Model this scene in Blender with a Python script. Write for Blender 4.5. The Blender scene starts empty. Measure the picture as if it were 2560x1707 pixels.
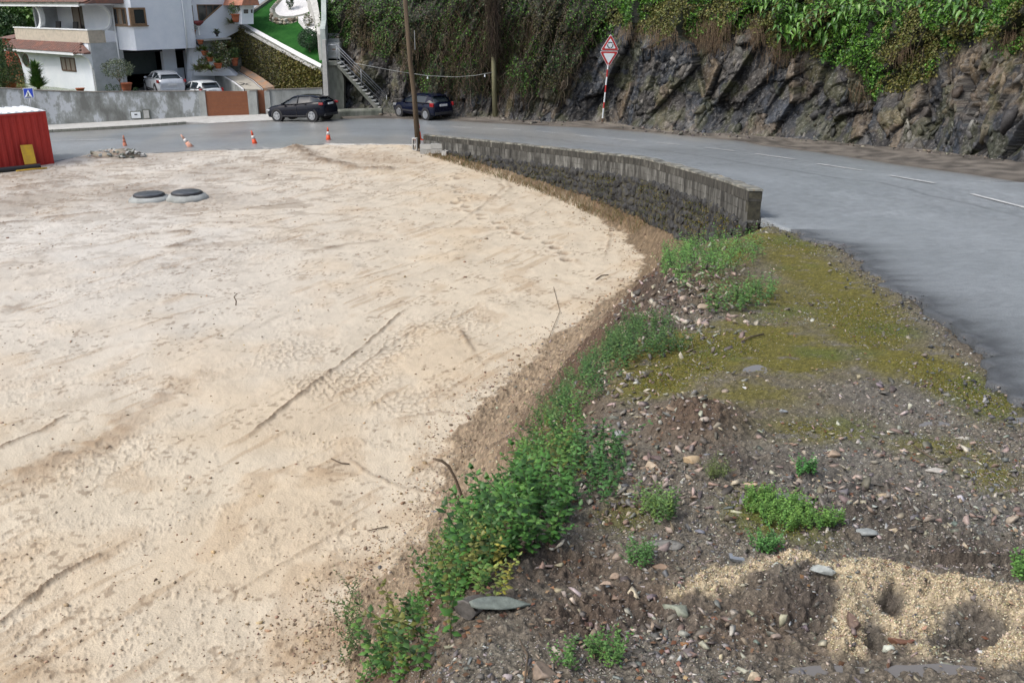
import bpy, math, random
import numpy as np

# ------------------------------------------------------------------ camera, sky, sun, exposure
sc = bpy.context.scene
PITCH = math.radians(20.35); FPX = 2300.0; CAMZ = 6.5
cam = bpy.data.objects.new('camera', bpy.data.cameras.new('camera'))
sc.collection.objects.link(cam); sc.camera = cam
cam.location = (0, 0, CAMZ); cam.rotation_euler = (math.pi/2 - PITCH, 0, 0)
cam.data.sensor_width = 36; cam.data.lens = FPX/2560*36
cam.data.clip_start = 0.05; cam.data.clip_end = 2000
SUN_EL, SUN_AZ = math.radians(52), math.radians(-115)     # azimuth from +Y towards +X
w = bpy.data.worlds.new('World'); sc.world = w; w.use_nodes = True
nt = w.node_tree; bg = nt.nodes['Background']
sky = nt.nodes.new('ShaderNodeTexSky'); sky.sky_type = 'NISHITA'; sky.sun_disc = False
sky.sun_elevation = SUN_EL; sky.sun_rotation = SUN_AZ
sky.dust_density = 4.0; sky.air_density = 1.0; sky.ozone_density = 1.0
hs = nt.nodes.new('ShaderNodeHueSaturation'); hs.inputs['Saturation'].default_value = 0.64
nt.links.new(sky.outputs[0], hs.inputs['Color']); nt.links.new(hs.outputs[0], bg.inputs['Color'])
bg.inputs['Strength'].default_value = 0.15
sl = bpy.data.lights.new('sun', 'SUN'); sl.energy = 1.05; sl.angle = math.radians(16); sl.color = (1, 0.95, 0.88)
so = bpy.data.objects.new('sun', sl); sc.collection.objects.link(so)
so.rotation_euler = (math.pi/2 - SUN_EL, 0, math.pi - SUN_AZ)
so.location = (-20, -10, 40)
sc.view_settings.view_transform = 'Standard'; sc.view_settings.look = 'None'
sc.view_settings.gamma = 1; sc.view_settings.exposure = 0.5
sc.view_settings.use_curve_mapping = False
sc.cycles.max_bounces = 5; sc.cycles.diffuse_bounces = 2; sc.cycles.glossy_bounces = 2
sc.cycles.transparent_max_bounces = 4; sc.cycles.caustics_reflective = False; sc.cycles.caustics_refractive = False

# ------------------------------------------------------------------ helpers
C = sc.collection
rng = np.random.default_rng(7); random.seed(7)
cp, sp = math.cos(PITCH), math.sin(PITCH)
CAM = np.array([0, 0, CAMZ])
def ray(x, y):
    a = (x-1280)/FPX; b = (853.5-y)/FPX
    return np.array([a, cp + b*sp, -sp + b*cp])
def PD(x, y, D):                       # point of the place that lies D metres in front
    d = ray(x, y); return CAM + d*(D/d[1])
def PZ(x, y, z):
    d = ray(x, y); return CAM + d*((z-CAMZ)/d[2])
def PPL(x, y, P, n):
    d = ray(x, y); P = np.array(P, float); n = np.array(n, float)
    return CAM + d*(np.dot(P-CAM, n)/np.dot(d, n))
def proj(X, Y, Z):
    zc = Y*cp - (Z-CAMZ)*sp; yc = Y*sp + (Z-CAMZ)*cp
    zc = np.maximum(zc, 0.05)
    return 1280 + FPX*X/zc, 853.5 - FPX*yc/zc
def sst(a, b, x):
    t = np.clip((x-a)/(b-a), 0, 1); return t*t*(3-2*t)
def h2(ix, iy, seed=0):
    n = (ix.astype(np.int64)*374761393 + iy.astype(np.int64)*668265263 + seed*974634777) & 0xffffffff
    n = ((n ^ (n >> 13))*1274126177) & 0xffffffff
    n = ((n ^ (n >> 16))*2246822519) & 0xffffffff
    return ((n ^ (n >> 15)) & 0xffffff)/16777216.0
def vnoise(x, y, seed=0):
    ix = np.floor(x); iy = np.floor(y); fx = x-ix; fy = y-iy
    ix = ix.astype(np.int64); iy = iy.astype(np.int64)
    fx = fx*fx*(3-2*fx); fy = fy*fy*(3-2*fy)
    a = h2(ix, iy, seed); b = h2(ix+1, iy, seed); c = h2(ix, iy+1, seed); d = h2(ix+1, iy+1, seed)
    return (a*(1-fx)+b*fx)*(1-fy) + (c*(1-fx)+d*fx)*fy
def fbm(x, y, oct=4, seed=0, gain=0.5):
    s = 0; a = 1; t = 0
    for o in range(oct):
        s = s + a*vnoise(x+o*17.3, y-o*9.1, seed+o); t += a; a *= gain; x = x*2.03; y = y*2.03
    return s/t
def worley(x, y, seed=0, jit=0.9):
    ix = np.floor(x).astype(np.int64); iy = np.floor(y).astype(np.int64)
    f1 = np.full(x.shape, 9.0); f2 = np.full(x.shape, 9.0); cid = np.zeros(x.shape); cdx = np.zeros(x.shape); cdy = np.zeros(x.shape)
    for a in (-1, 0, 1):
        for b in (-1, 0, 1):
            jx = ix+a; jy = iy+b
            px = jx+0.5+(h2(jx, jy, seed)-0.5)*jit; py = jy+0.5+(h2(jx, jy, seed+91)-0.5)*jit
            dx = x-px; dy = y-py; d = np.sqrt(dx*dx+dy*dy)
            m = d < f1
            f2 = np.where(m, f1, np.minimum(f2, d))
            cid = np.where(m, h2(jx, jy, seed+7), cid); cdx = np.where(m, dx, cdx); cdy = np.where(m, dy, cdy)
            f1 = np.where(m, d, f1)
    return f1, f2, cid, cdx, cdy
def blobs(px, py, L, warp=0):
    r = np.zeros(px.shape)
    for (x, y, rx, ry, rot, amp) in L:
        c, s = math.cos(math.radians(rot)), math.sin(math.radians(rot))
        dx = px-x; dy = py-y
        u = (dx*c+dy*s)/rx; v = (-dx*s+dy*c)/ry
        r = np.maximum(r, amp*np.exp(-(u*u+v*v)**1.5))
    return r
def pline(X, Y, pts):
    d = np.full(X.shape, 1e9)
    for (a, b) in zip(pts[:-1], pts[1:]):
        ax, ay = a[0], a[1]; bx, by = b[0]-ax, b[1]-ay; L = bx*bx+by*by+1e-12
        t = np.clip(((X-ax)*bx+(Y-ay)*by)/L, 0, 1)
        d = np.minimum(d, np.hypot(X-ax-t*bx, Y-ay-t*by))
    return d
def mix(a, b, t):
    t = np.asarray(t)[..., None]; return np.asarray(a)*(1-t)+np.asarray(b)*t

def tag(o, label=None, cat=None, group=None, kind=None):
    if label: o['label'] = label
    if cat: o['category'] = cat
    if group: o['group'] = group
    if kind: o['kind'] = kind
    return o
def empty(name, loc=(0, 0, 0), rz=0, label=None, cat=None, group=None, rot=None):
    o = bpy.data.objects.new(name, None); C.objects.link(o); o.location = tuple(float(v) for v in loc)
    o.rotation_euler = rot if rot else (0, 0, rz); o.empty_display_size = 0.1
    return tag(o, label, cat, group)
def np_mesh(name, V, F, mat, parent=None, col=None, smooth=False, attrs=None, link=True):
    V = np.asarray(V, dtype=np.float32); F = np.asarray(F, dtype=np.int32); k = F.shape[1]; m = len(F)
    me = bpy.data.meshes.new(name)
    me.vertices.add(len(V)); me.vertices.foreach_set('co', V.ravel())
    me.loops.add(m*k); me.loops.foreach_set('vertex_index', F.ravel())
    me.polygons.add(m); me.polygons.foreach_set('loop_start', np.arange(0, m*k, k, dtype=np.int32))
    me.update(calc_edges=True)
    if smooth: me.polygons.foreach_set('use_smooth', np.ones(m, dtype=bool))
    if col is not None:
        col = np.asarray(col, dtype=np.float32)
        if col.shape[1] == 3: col = np.concatenate([col, np.ones((len(col), 1), np.float32)], 1)
        a = me.color_attributes.new('col', 'FLOAT_COLOR', 'POINT'); a.data.foreach_set('color', col.ravel())
    for n, v in (attrs or {}).items():
        a = me.attributes.new(n, 'FLOAT', 'POINT'); a.data.foreach_set('value', np.asarray(v, dtype=np.float32))
    me.materials.append(mat)
    if not link: return me
    o = bpy.data.objects.new(name, me); C.objects.link(o)
    if parent: o.parent = parent
    return o
class MB:
    def __init__(s): s.v = []; s.f = []; s.sm = []
    def add(s, vs, fs, sm=False):
        n = len(s.v); s.v += [tuple(float(q) for q in v) for v in vs]
        s.f += [tuple(i+n for i in f) for f in fs]; s.sm += [sm]*len(fs); return s
    def box(s, x0, x1, y0, y1, z0, z1, bev=0):
        v = [(x, y, z) for z in (z0, z1) for y in (y0, y1) for x in (x0, x1)]
        return s.add(v, [(0, 2, 3, 1), (4, 5, 7, 6), (0, 1, 5, 4), (2, 6, 7, 3), (0, 4, 6, 2), (1, 3, 7, 5)])
    def prism(s, poly, z0, z1, axis='z', base=None):
        # poly: 2D points; axis the extrusion axis
        n = len(poly)
        def P(a, b, h):
            return {'z': (a, b, h), 'y': (a, h, b), 'x': (h, a, b)}[axis]
        v = [P(a, b, z0) for a, b in poly]+[P(a, b, z1) for a, b in poly]
        f = [tuple(range(n-1, -1, -1)), tuple(range(n, 2*n))]+[(i, (i+1) % n, n+(i+1) % n, n+i) for i in range(n)]
        return s.add(v, f)
    def cyl(s, p0, p1, r0, r1=None, n=10, caps=True):
        r1 = r0 if r1 is None else r1
        p0 = np.array(p0, float); p1 = np.array(p1, float); d = p1-p0; d /= np.linalg.norm(d)+1e-9
        a = np.cross(d, (0, 0, 1) if abs(d[2]) < .9 else (1, 0, 0)); a /= np.linalg.norm(a); b = np.cross(d, a)
        v = []
        for p, r in ((p0, r0), (p1, r1)):
            for i in range(n):
                t = 2*math.pi*i/n; v.append(p+a*r*math.cos(t)+b*r*math.sin(t))
        f = [(i, (i+1) % n, n+(i+1) % n, n+i) for i in range(n)]
        s.add(v, f, True)
        if caps: s.add(v[:n], [tuple(range(n-1, -1, -1))]); s.add(v[n:], [tuple(range(n))])
        return s
    def tube(s, pts, r, n=6):
        pts = [np.array(p, float) for p in pts]; rs = r if hasattr(r, '__len__') else [r]*len(pts)
        v = []
        for i, p in enumerate(pts):
            d = pts[min(i+1, len(pts)-1)]-pts[max(i-1, 0)]; d /= np.linalg.norm(d)+1e-9
            a = np.cross(d, (0, 0, 1) if abs(d[2]) < .95 else (1, 0, 0)); a /= np.linalg.norm(a)+1e-9; b = np.cross(d, a)
            v += [p+a*rs[i]*math.cos(2*math.pi*k/n)+b*rs[i]*math.sin(2*math.pi*k/n) for k in range(n)]
        f = []
        for i in range(len(pts)-1):
            f += [(i*n+k, i*n+(k+1) % n, (i+1)*n+(k+1) % n, (i+1)*n+k) for k in range(n)]
        f += [tuple(range(n-1, -1, -1)), tuple(range((len(pts)-1)*n, len(pts)*n))]
        return s.add(v, f, True)
    def lathe(s, prof, n=16, c=(0, 0, 0)):
        v = [(c[0]+r*math.cos(2*math.pi*k/n), c[1]+r*math.sin(2*math.pi*k/n), c[2]+z) for r, z in prof for k in range(n)]
        f = []
        for i in range(len(prof)-1):
            f += [(i*n+k, i*n+(k+1) % n, (i+1)*n+(k+1) % n, (i+1)*n+k) for k in range(n)]
        if prof[0][0] > 0: f.append(tuple(range(n-1, -1, -1)))
        if prof[-1][0] > 0: f.append(tuple(range((len(prof)-1)*n, len(prof)*n)))
        return s.add(v, f, True)
    def build(s, name, mat, parent=None, bev=0, seg=2):
        me = bpy.data.meshes.new(name); me.from_pydata(s.v, [], s.f)
        me.polygons.foreach_set('use_smooth', s.sm); me.update()
        me.materials.append(mat)
        o = bpy.data.objects.new(name, me); C.objects.link(o)
        if parent: o.parent = parent
        if bev:
            m = o.modifiers.new('b', 'BEVEL'); m.width = bev; m.segments = seg; m.limit_method = 'ANGLE'
        return o
def obj_from(me, name, parent=None, loc=(0, 0, 0), rot=(0, 0, 0), scale=(1, 1, 1)):
    o = bpy.data.objects.new(name, me); C.objects.link(o)
    if parent: o.parent = parent
    o.location = tuple(float(v) for v in loc); o.rotation_euler = tuple(float(v) for v in rot); o.scale = tuple(float(v) for v in scale)
    return o
def copy_tree(o, parent=None):
    c = o.copy(); C.objects.link(c); c.parent = parent
    for ch in [x for x in bpy.data.objects if x.parent == o]: copy_tree(ch, c)
    return c

# ------------------------------------------------------------------ materials
def nodes(name):
    m = bpy.data.materials.new(name); m.use_nodes = True
    return m, m.node_tree, m.node_tree.nodes['Principled BSDF']
def M(name, c1, c2=None, scale=3.0, rough=0.8, bump=0.0, bscale=40, metal=0.0, detail=6, lo=0.35, hi=0.65, streak=None, c3=None, spec=None, vert=None):
    m, t, b = nodes(name)
    b.inputs['Roughness'].default_value = rough; b.inputs['Metallic'].default_value = metal
    if spec is not None: b.inputs['Specular IOR Level'].default_value = spec
    c2 = c2 or c1
    tc = t.nodes.new('ShaderNodeTexCoord'); mp = t.nodes.new('ShaderNodeMapping')
    t.links.new(tc.outputs['Object'], mp.inputs[0])
    if vert: mp.inputs['Scale'].default_value = vert
    n = t.nodes.new('ShaderNodeTexNoise'); n.inputs['Scale'].default_value = scale; n.inputs['Detail'].default_value = detail
    n.inputs['Roughness'].default_value = 0.65
    t.links.new(mp.outputs[0], n.inputs['Vector'])
    r = t.nodes.new('ShaderNodeValToRGB'); r.color_ramp.elements[0].position = lo; r.color_ramp.elements[1].position = hi
    r.color_ramp.elements[0].color = (*c1, 1); r.color_ramp.elements[1].color = (*c2, 1)
    if c3:
        e = r.color_ramp.elements.new((lo+hi)/2); e.color = (*c3, 1)
    t.links.new(n.outputs['Fac'], r.inputs[0]); t.links.new(r.outputs[0], b.inputs['Base Color'])
    if bump:
        n2 = t.nodes.new('ShaderNodeTexNoise'); n2.inputs['Scale'].default_value = bscale; n2.inputs['Detail'].default_value = 5
        t.links.new(tc.outputs['Object'], n2.inputs['Vector'])
        bp = t.nodes.new('ShaderNodeBump'); bp.inputs['Strength'].default_value = min(1, bump); bp.inputs['Distance'].default_value = 0.02
        t.links.new(n2.outputs['Fac'], bp.inputs['Height']); t.links.new(bp.outputs[0], b.inputs['Normal'])
    return m
def MA(name, rough=0.85, bump=0.5, bscale=60, var=0.25, vscale=90, dist=0.02, spec=0.5, wet=False, trans=0):
    """colour from the mesh's own 'col' attribute, broken up by fine noise"""
    m, t, b = nodes(name); b.inputs['Roughness'].default_value = rough
    b.inputs['Specular IOR Level'].default_value = spec
    a = t.nodes.new('ShaderNodeAttribute'); a.attribute_name = 'col'
    out = a.outputs['Color']
    tc = t.nodes.new('ShaderNodeTexCoord')
    if var:
        n = t.nodes.new('ShaderNodeTexNoise'); n.inputs['Scale'].default_value = vscale; n.inputs['Detail'].default_value = 4
        n.inputs['Roughness'].default_value = 0.7
        t.links.new(tc.outputs['Object'], n.inputs['Vector'])
        mr = t.nodes.new('ShaderNodeMapRange'); mr.inputs['From Min'].default_value = .3; mr.inputs['From Max'].default_value = .7
        mr.inputs['To Min'].default_value = 1-var; mr.inputs['To Max'].default_value = 1+var
        t.links.new(n.outputs['Fac'], mr.inputs['Value'])
        vm = t.nodes.new('ShaderNodeVectorMath'); vm.operation = 'SCALE'
        t.links.new(out, vm.inputs[0]); t.links.new(mr.outputs[0], vm.inputs['Scale']); out = vm.outputs[0]
    t.links.new(out, b.inputs['Base Color'])
    if wet:
        r = t.nodes.new('ShaderNodeAttribute'); r.attribute_name = 'rgh'
        t.links.new(r.outputs['Fac'], b.inputs['Roughness'])
    if bump:
        n2 = t.nodes.new('ShaderNodeTexNoise'); n2.inputs['Scale'].default_value = bscale; n2.inputs['Detail'].default_value = 4
        t.links.new(tc.outputs['Object'], n2.inputs['Vector'])
        bp = t.nodes.new('ShaderNodeBump'); bp.inputs['Strength'].default_value = bump; bp.inputs['Distance'].default_value = dist
        t.links.new(n2.outputs['Fac'], bp.inputs['Height']); t.links.new(bp.outputs[0], b.inputs['Normal'])
    return m
def glass(name, c, rough=0.08):
    m, t, b = nodes(name); b.inputs['Base Color'].default_value = (*c, 1); b.inputs['Roughness'].default_value = rough
    b.inputs['Specular IOR Level'].default_value = 0.6
    return m
def paint(name, c, rough=0.25, metal=0.0, coat=0.6):
    m = M(name, c, tuple(x*0.86 for x in c), scale=6, rough=rough, metal=metal)
    m.node_tree.nodes['Principled BSDF'].inputs['Coat Weight'].default_value = coat
    m.node_tree.nodes['Principled BSDF'].inputs['Coat Roughness'].default_value = 0.08
    return m
m_sand = MA('sand', rough=0.85, bump=0.38, bscale=35, var=0.13, vscale=70, dist=0.03, spec=0.3, wet=True)
m_soil = MA('soil', rough=0.8, bump=0.9, bscale=90, var=0.5, vscale=120, dist=0.012, spec=0.25, wet=True)
m_rock = MA('rock', rough=0.5, bump=0.8, bscale=28, var=0.5, vscale=18, dist=0.025, spec=0.3)
m_pebble = MA('pebble', rough=0.6, bump=0.3, bscale=120, var=0.25, vscale=60, dist=0.004)
m_leaf = MA('leaf', rough=0.45, bump=0, var=0.0, spec=0.35)
m_matte = MA('dry_plant', rough=0.9, bump=0, var=0, spec=0.15)
m_stone = MA('rough_stone', rough=0.8, bump=0.8, bscale=25, var=0.4, vscale=18, dist=0.02)
m_asphalt = MA('wet_asphalt', rough=0.42, bump=0.7, bscale=90, var=0.45, vscale=75, dist=0.008, spec=0.6, wet=True)
m_white_wall = M('white_render', (0.70, 0.76, 0.84), (0.78, 0.83, 0.90), scale=1.2, rough=0.85, bump=0.25, bscale=60)
m_grey_wall = M('grey_render', (0.36, 0.39, 0.41), (0.54, 0.57, 0.60), scale=0.7, rough=0.9, bump=0.3, bscale=50)
m_paint_white = M('white_paint', (0.78, 0.82, 0.84), (0.7, 0.74, 0.77), scale=4, rough=0.6)
m_beige = M('beige_cladding', (0.55, 0.49, 0.40), (0.42, 0.38, 0.31), scale=5, rough=0.85, bump=0.5, bscale=25, c3=(0.50, 0.45, 0.37))
m_tile = M('clay_tile', (0.28, 0.13, 0.095), (0.20, 0.12, 0.10), scale=2.2, rough=0.8, bump=0.4, bscale=30, c3=(0.17, 0.10, 0.085))
m_tile2 = M('orange_tile', (0.50, 0.22, 0.14), (0.36, 0.17, 0.12), scale=4, rough=0.8)
m_brown = M('brown_frame', (0.13, 0.075, 0.05), (0.09, 0.05, 0.035), scale=8, rough=0.5)
m_bronze = M('bronze_frame', (0.26, 0.17, 0.10), (0.20, 0.12, 0.07), scale=8, rough=0.45)
m_glass = glass('window_glass', (0.03, 0.035, 0.04))
m_curtain = M('roller_blind', (0.22, 0.19, 0.16), (0.27, 0.24, 0.21), scale=5, rough=0.5, vert=(1, 1, 12))
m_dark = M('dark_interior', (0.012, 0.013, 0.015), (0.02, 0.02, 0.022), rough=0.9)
m_garage = M('garage_green_door', (0.03, 0.045, 0.045), (0.045, 0.06, 0.06), rough=0.7)
m_conc = M('stained_concrete', (0.20, 0.21, 0.20), (0.42, 0.44, 0.43), scale=1.1, rough=0.9, bump=0.5, bscale=30, c3=(0.30, 0.315, 0.305), vert=(1, 1, 0.45), lo=0.32, hi=0.62)
m_conc_pale = M('pale_concrete', (0.40, 0.40, 0.38), (0.52, 0.52, 0.5), scale=3, rough=0.9, bump=0.4, bscale=30)
m_conc_dark = M('mossy_concrete', (0.08, 0.09, 0.07), (0.26, 0.26, 0.23), scale=1.5, rough=0.9, bump=0.5, bscale=25, vert=(1, 1, 0.3), c3=(0.17, 0.18, 0.15))
m_gate = M('brown_gate', (0.24, 0.085, 0.035), (0.20, 0.07, 0.03), scale=4, rough=0.55)
m_metal = M('galvanised', (0.42, 0.44, 0.46), (0.3, 0.32, 0.34), scale=8, rough=0.4, metal=0.6)
m_rail = M('grey_rail', (0.25, 0.27, 0.30), (0.35, 0.37, 0.40), scale=8, rough=0.45, metal=0.3)
m_blackm = M('black_metal', (0.02, 0.02, 0.023), (0.03, 0.03, 0.033), rough=0.6)
m_red = M('red_container_paint', (0.44, 0.028, 0.02), (0.33, 0.018, 0.014), scale=2.5, rough=0.6, bump=0.1, bscale=20, vert=(1, 1, 0.3))
m_yellow = M('yellow_board', (0.62, 0.40, 0.03), (0.46, 0.27, 0.05), scale=4, rough=0.75, lo=0.4, hi=0.7)
m_orange = M('cone_orange', (0.75, 0.09, 0.02), (0.6, 0.07, 0.02), scale=9, rough=0.5)
m_orange_dull = M('dusty_cone', (0.52, 0.17, 0.10), (0.42, 0.2, 0.14), scale=9, rough=0.8)
m_band = M('cone_band', (0.75, 0.74, 0.72), (0.6, 0.58, 0.55), scale=12, rough=0.5)
m_lid = M('wet_iron_lid', (0.035, 0.038, 0.045), (0.07, 0.075, 0.085), scale=5, rough=0.35)
m_wood = M('weathered_pole_wood', (0.05, 0.036, 0.024), (0.12, 0.092, 0.06), scale=2.2, rough=0.9, bump=0.8, bscale=18, vert=(3, 3, 0.25), c3=(0.10, 0.072, 0.045))
m_polec = M('lichened_concrete_pole', (0.20, 0.19, 0.11), (0.30, 0.29, 0.17), scale=3, rough=0.9, bump=0.3, vert=(1, 1, 0.3))
m_signred = paint('sign_red', (0.45, 0.03, 0.03), 0.45, coat=0.1)
m_signwhite = paint('sign_white', (0.72, 0.77, 0.80), 0.45, coat=0.1)
m_signblue = paint('sign_blue', (0.01, 0.05, 0.46), 0.45, coat=0.1)
m_signblack = paint('sign_black', (0.02, 0.03, 0.04), 0.5, coat=0.1)
m_terra = M('terracotta', (0.42, 0.13, 0.06), (0.34, 0.11, 0.055), scale=6, rough=0.85)
m_tyre = M('tyre', (0.015, 0.015, 0.017), (0.025, 0.025, 0.027), rough=0.85)
m_rim = paint('alloy_rim', (0.50, 0.52, 0.55), 0.3, 0.7, 0.2)
m_rimdark = paint('dark_alloy_rim', (0.12, 0.125, 0.135), 0.35, 0.7, 0.2)
m_carblack = paint('navy_black_paint', (0.002, 0.004, 0.012), 0.2, coat=.0)
m_carblue = paint('dark_blue_paint', (0.003, 0.006, 0.022), 0.22, coat=.0)
for _m in (m_carblack, m_carblue): _m.node_tree.nodes['Principled BSDF'].inputs['Specular IOR Level'].default_value = .28
m_carsilver = paint('silver_paint', (0.55, 0.59, 0.64), 0.35, 0.2)
m_carwhite = paint('white_car_paint', (0.72, 0.76, 0.78), 0.3)
m_carglass = glass('tinted_glass', (0.02, 0.028, 0.035), 0.05)
m_tail = paint('tail_lamp', (0.30, 0.012, 0.015), 0.2)
m_plate = paint('number_plate', (0.62, 0.64, 0.66), 0.5, coat=0)
m_plaster_white = M('white_coping', (0.74, 0.75, 0.76), (0.66, 0.66, 0.67), scale=3, rough=0.8)
m_whitegravel = M('white_gravel', (0.78, 0.77, 0.77), (0.58, 0.58, 0.59), scale=16, rough=0.9, bump=0.9, bscale=40)
m_mosaic = M('pale_mosaic_paving', (0.46, 0.43, 0.36), (0.36, 0.34, 0.29), scale=12, rough=0.9, bump=0.4, bscale=60)
m_puddle = glass('puddle_water', (0.16, 0.15, 0.14), 0.08)
m_mark = M('worn_road_paint', (0.32, 0.34, 0.35), (0.62, 0.63, 0.62), scale=7, rough=0.6, lo=0.35, hi=0.6)
m_bark = M('bark', (0.10, 0.075, 0.05), (0.16, 0.12, 0.085), scale=9, rough=0.95, bump=0.6)
m_black_pipe = paint('black_pipe', (0.018, 0.02, 0.024), 0.5, coat=0.1)
m_wallstain = None

# ------------------------------------------------------------------ heights of the place
GY = np.array([-30, 0, 2, 3, 6, 10, 13, 17, 22.5, 25, 28, 31, 33, 36.6, 40, 42.6, 47, 60, 400])
GH = np.array([0.6, 1.75, 2.0, 2.2, 2.6, 3.1, 3.4, 3.83, 4.5, 4.72, 4.95, 5.25, 5.45, 5.77, 6.05, 6.25, 6.38, 6.42, 6.42])
def SZ(X, Y):                                    # road level
    X = np.asarray(X, float); Y = np.asarray(Y, float)
    z = CAMZ-np.interp(Y, GY, GH)
    k = sst(-4, -9, X); z = z*(1-k)+np.minimum(z, .13)*k
    return z - 0.52*np.clip((-10.5-X)/16, 0, 1.6)*sst(44, 52, Y)
def hit(px, py, dz=0.0, fn=None):                # where a line of sight meets the road level
    d = ray(px, py); Ds = np.linspace(1.5, 75, 3000); t = Ds/d[1]
    X = d[0]*t; Y = Ds; Z = CAMZ+d[2]*t
    s = (fn or SZ)(X, Y)+dz
    i = int(np.argmax(Z < s)); return np.array([X[i], Y[i], float(s[i])])
# toe of the bank (edge of the sand) and crest, as X over Y
TOE = np.array([(-3.6, -2), (-3.2, 1), (-2.7, 4), (-1.83, 7.55), (-1.62, 9.2), (-1.2, 11.3), (-0.76, 13.6), (-0.15, 15.5), (0.55, 17.2), (1.37, 18.8), (2.2, 20.2), (3.0, 21.9), (3.5, 23.6), (3.35, 26), (2.75, 29.0), (1.0, 34.2), (-0.46, 37.6), (-2.2, 40.4), (-4.4, 43), (-6, 50)])
CRE = np.array([(-1.2, -2), (-0.6, 1), (-0.17, 2.4), (-0.14, 3.05), (0.04, 3.7), (0.36, 4.45), (0.68, 5.8), (1.08, 7.5), (1.85, 10.2), (2.95, 13.9), (3.6, 15.0), (4.15, 16.9), (4.55, 20), (4.55, 23), (4.2, 25.5), (3.75, 27.7), (2.9, 29.5), (1.4, 33.2), (-0.1, 36), (-1.95, 39), (-4.2, 42.6), (-6, 50)])
CZ_Y = np.array([-2, 0, 2, 6, 10, 13, 15, 16.9, 18, 20, 23, 25.5, 27.7, 31, 36, 42, 46])
CZ = np.array([5.0, 4.75, 4.4, 3.75, 3.25, 2.95, 2.7, 2.3, 1.75, 1.15, 0.65, 0.4, 0.3, 0.28, 0.22, 0.12, 0.0])
EDGE = np.array([(0.9, -3), (2.2, 0), (2.95, 3), (3.5, 5.9), (3.95, 7.4), (4.4, 9.9), (4.8, 12.0), (4.9, 13.5), (4.7, 16.3), (4.66, 17.0), (4.86, 20), (4.86, 23), (4.5, 25.6), (4.05, 27.9), (3.2, 29.8), (1.7, 33.5), (.15, 36.4), (-1.65, 39.4), (-3.9, 42.9)])
BORD = [tuple(hit(x, y)[:2]) for x, y in [(-250, 416), (-80, 410), (60, 405), (140, 402), (230, 388), (374, 382), (489, 376), (638, 370), (723, 368), (808, 359), (900, 360), (1000, 361), (1045, 362)]]
BX = np.array([b[0] for b in BORD]); BY = np.array([b[1] for b in BORD])
def base_h(X, Y):
    wr = (fbm(X*0.9, Y*0.9, 3, 5)-0.5)*np.clip(0.8-Y*0.012, .25, .8)
    xt = np.interp(Y, TOE[:, 1], TOE[:, 0])+wr; xc = np.interp(Y, CRE[:, 1], CRE[:, 0])+wr*0.4
    xt = np.minimum(xt, xc-0.25)
    zc = np.interp(Y, CZ_Y, CZ)
    t = np.clip((X-xt)/(xc-xt), 0, 1)
    p = 0.12*t + 0.88*sst(0.08, 1.0, t)
    top = np.where(Y < 16.5, SZ(X*0, Y)-0.05, zc)
    beyond = sst(0, 0.8, X-xc)
    z = np.where(X > xc, zc+(top-zc)*beyond, zc*p)
    xe = np.interp(Y, EDGE[:, 1], EDGE[:, 0])
    z = z - 0.12*sst(-0.05, 0.3, X-xe)
    fy = np.interp(X, BX, BY)
    rise = sst(-4.5, 0.2, Y-fy)*sst(-3.6, -5.0, X)
    z = z*(1-rise)+(SZ(X, Y)-.05-.10*sst(0.2, .8, Y-fy))*rise
    return z, t, X-xt, X-xc, xe-X
def PW(pts): return [tuple(PZ(x, y, 0.0)[:2]) for x, y in pts]
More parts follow.
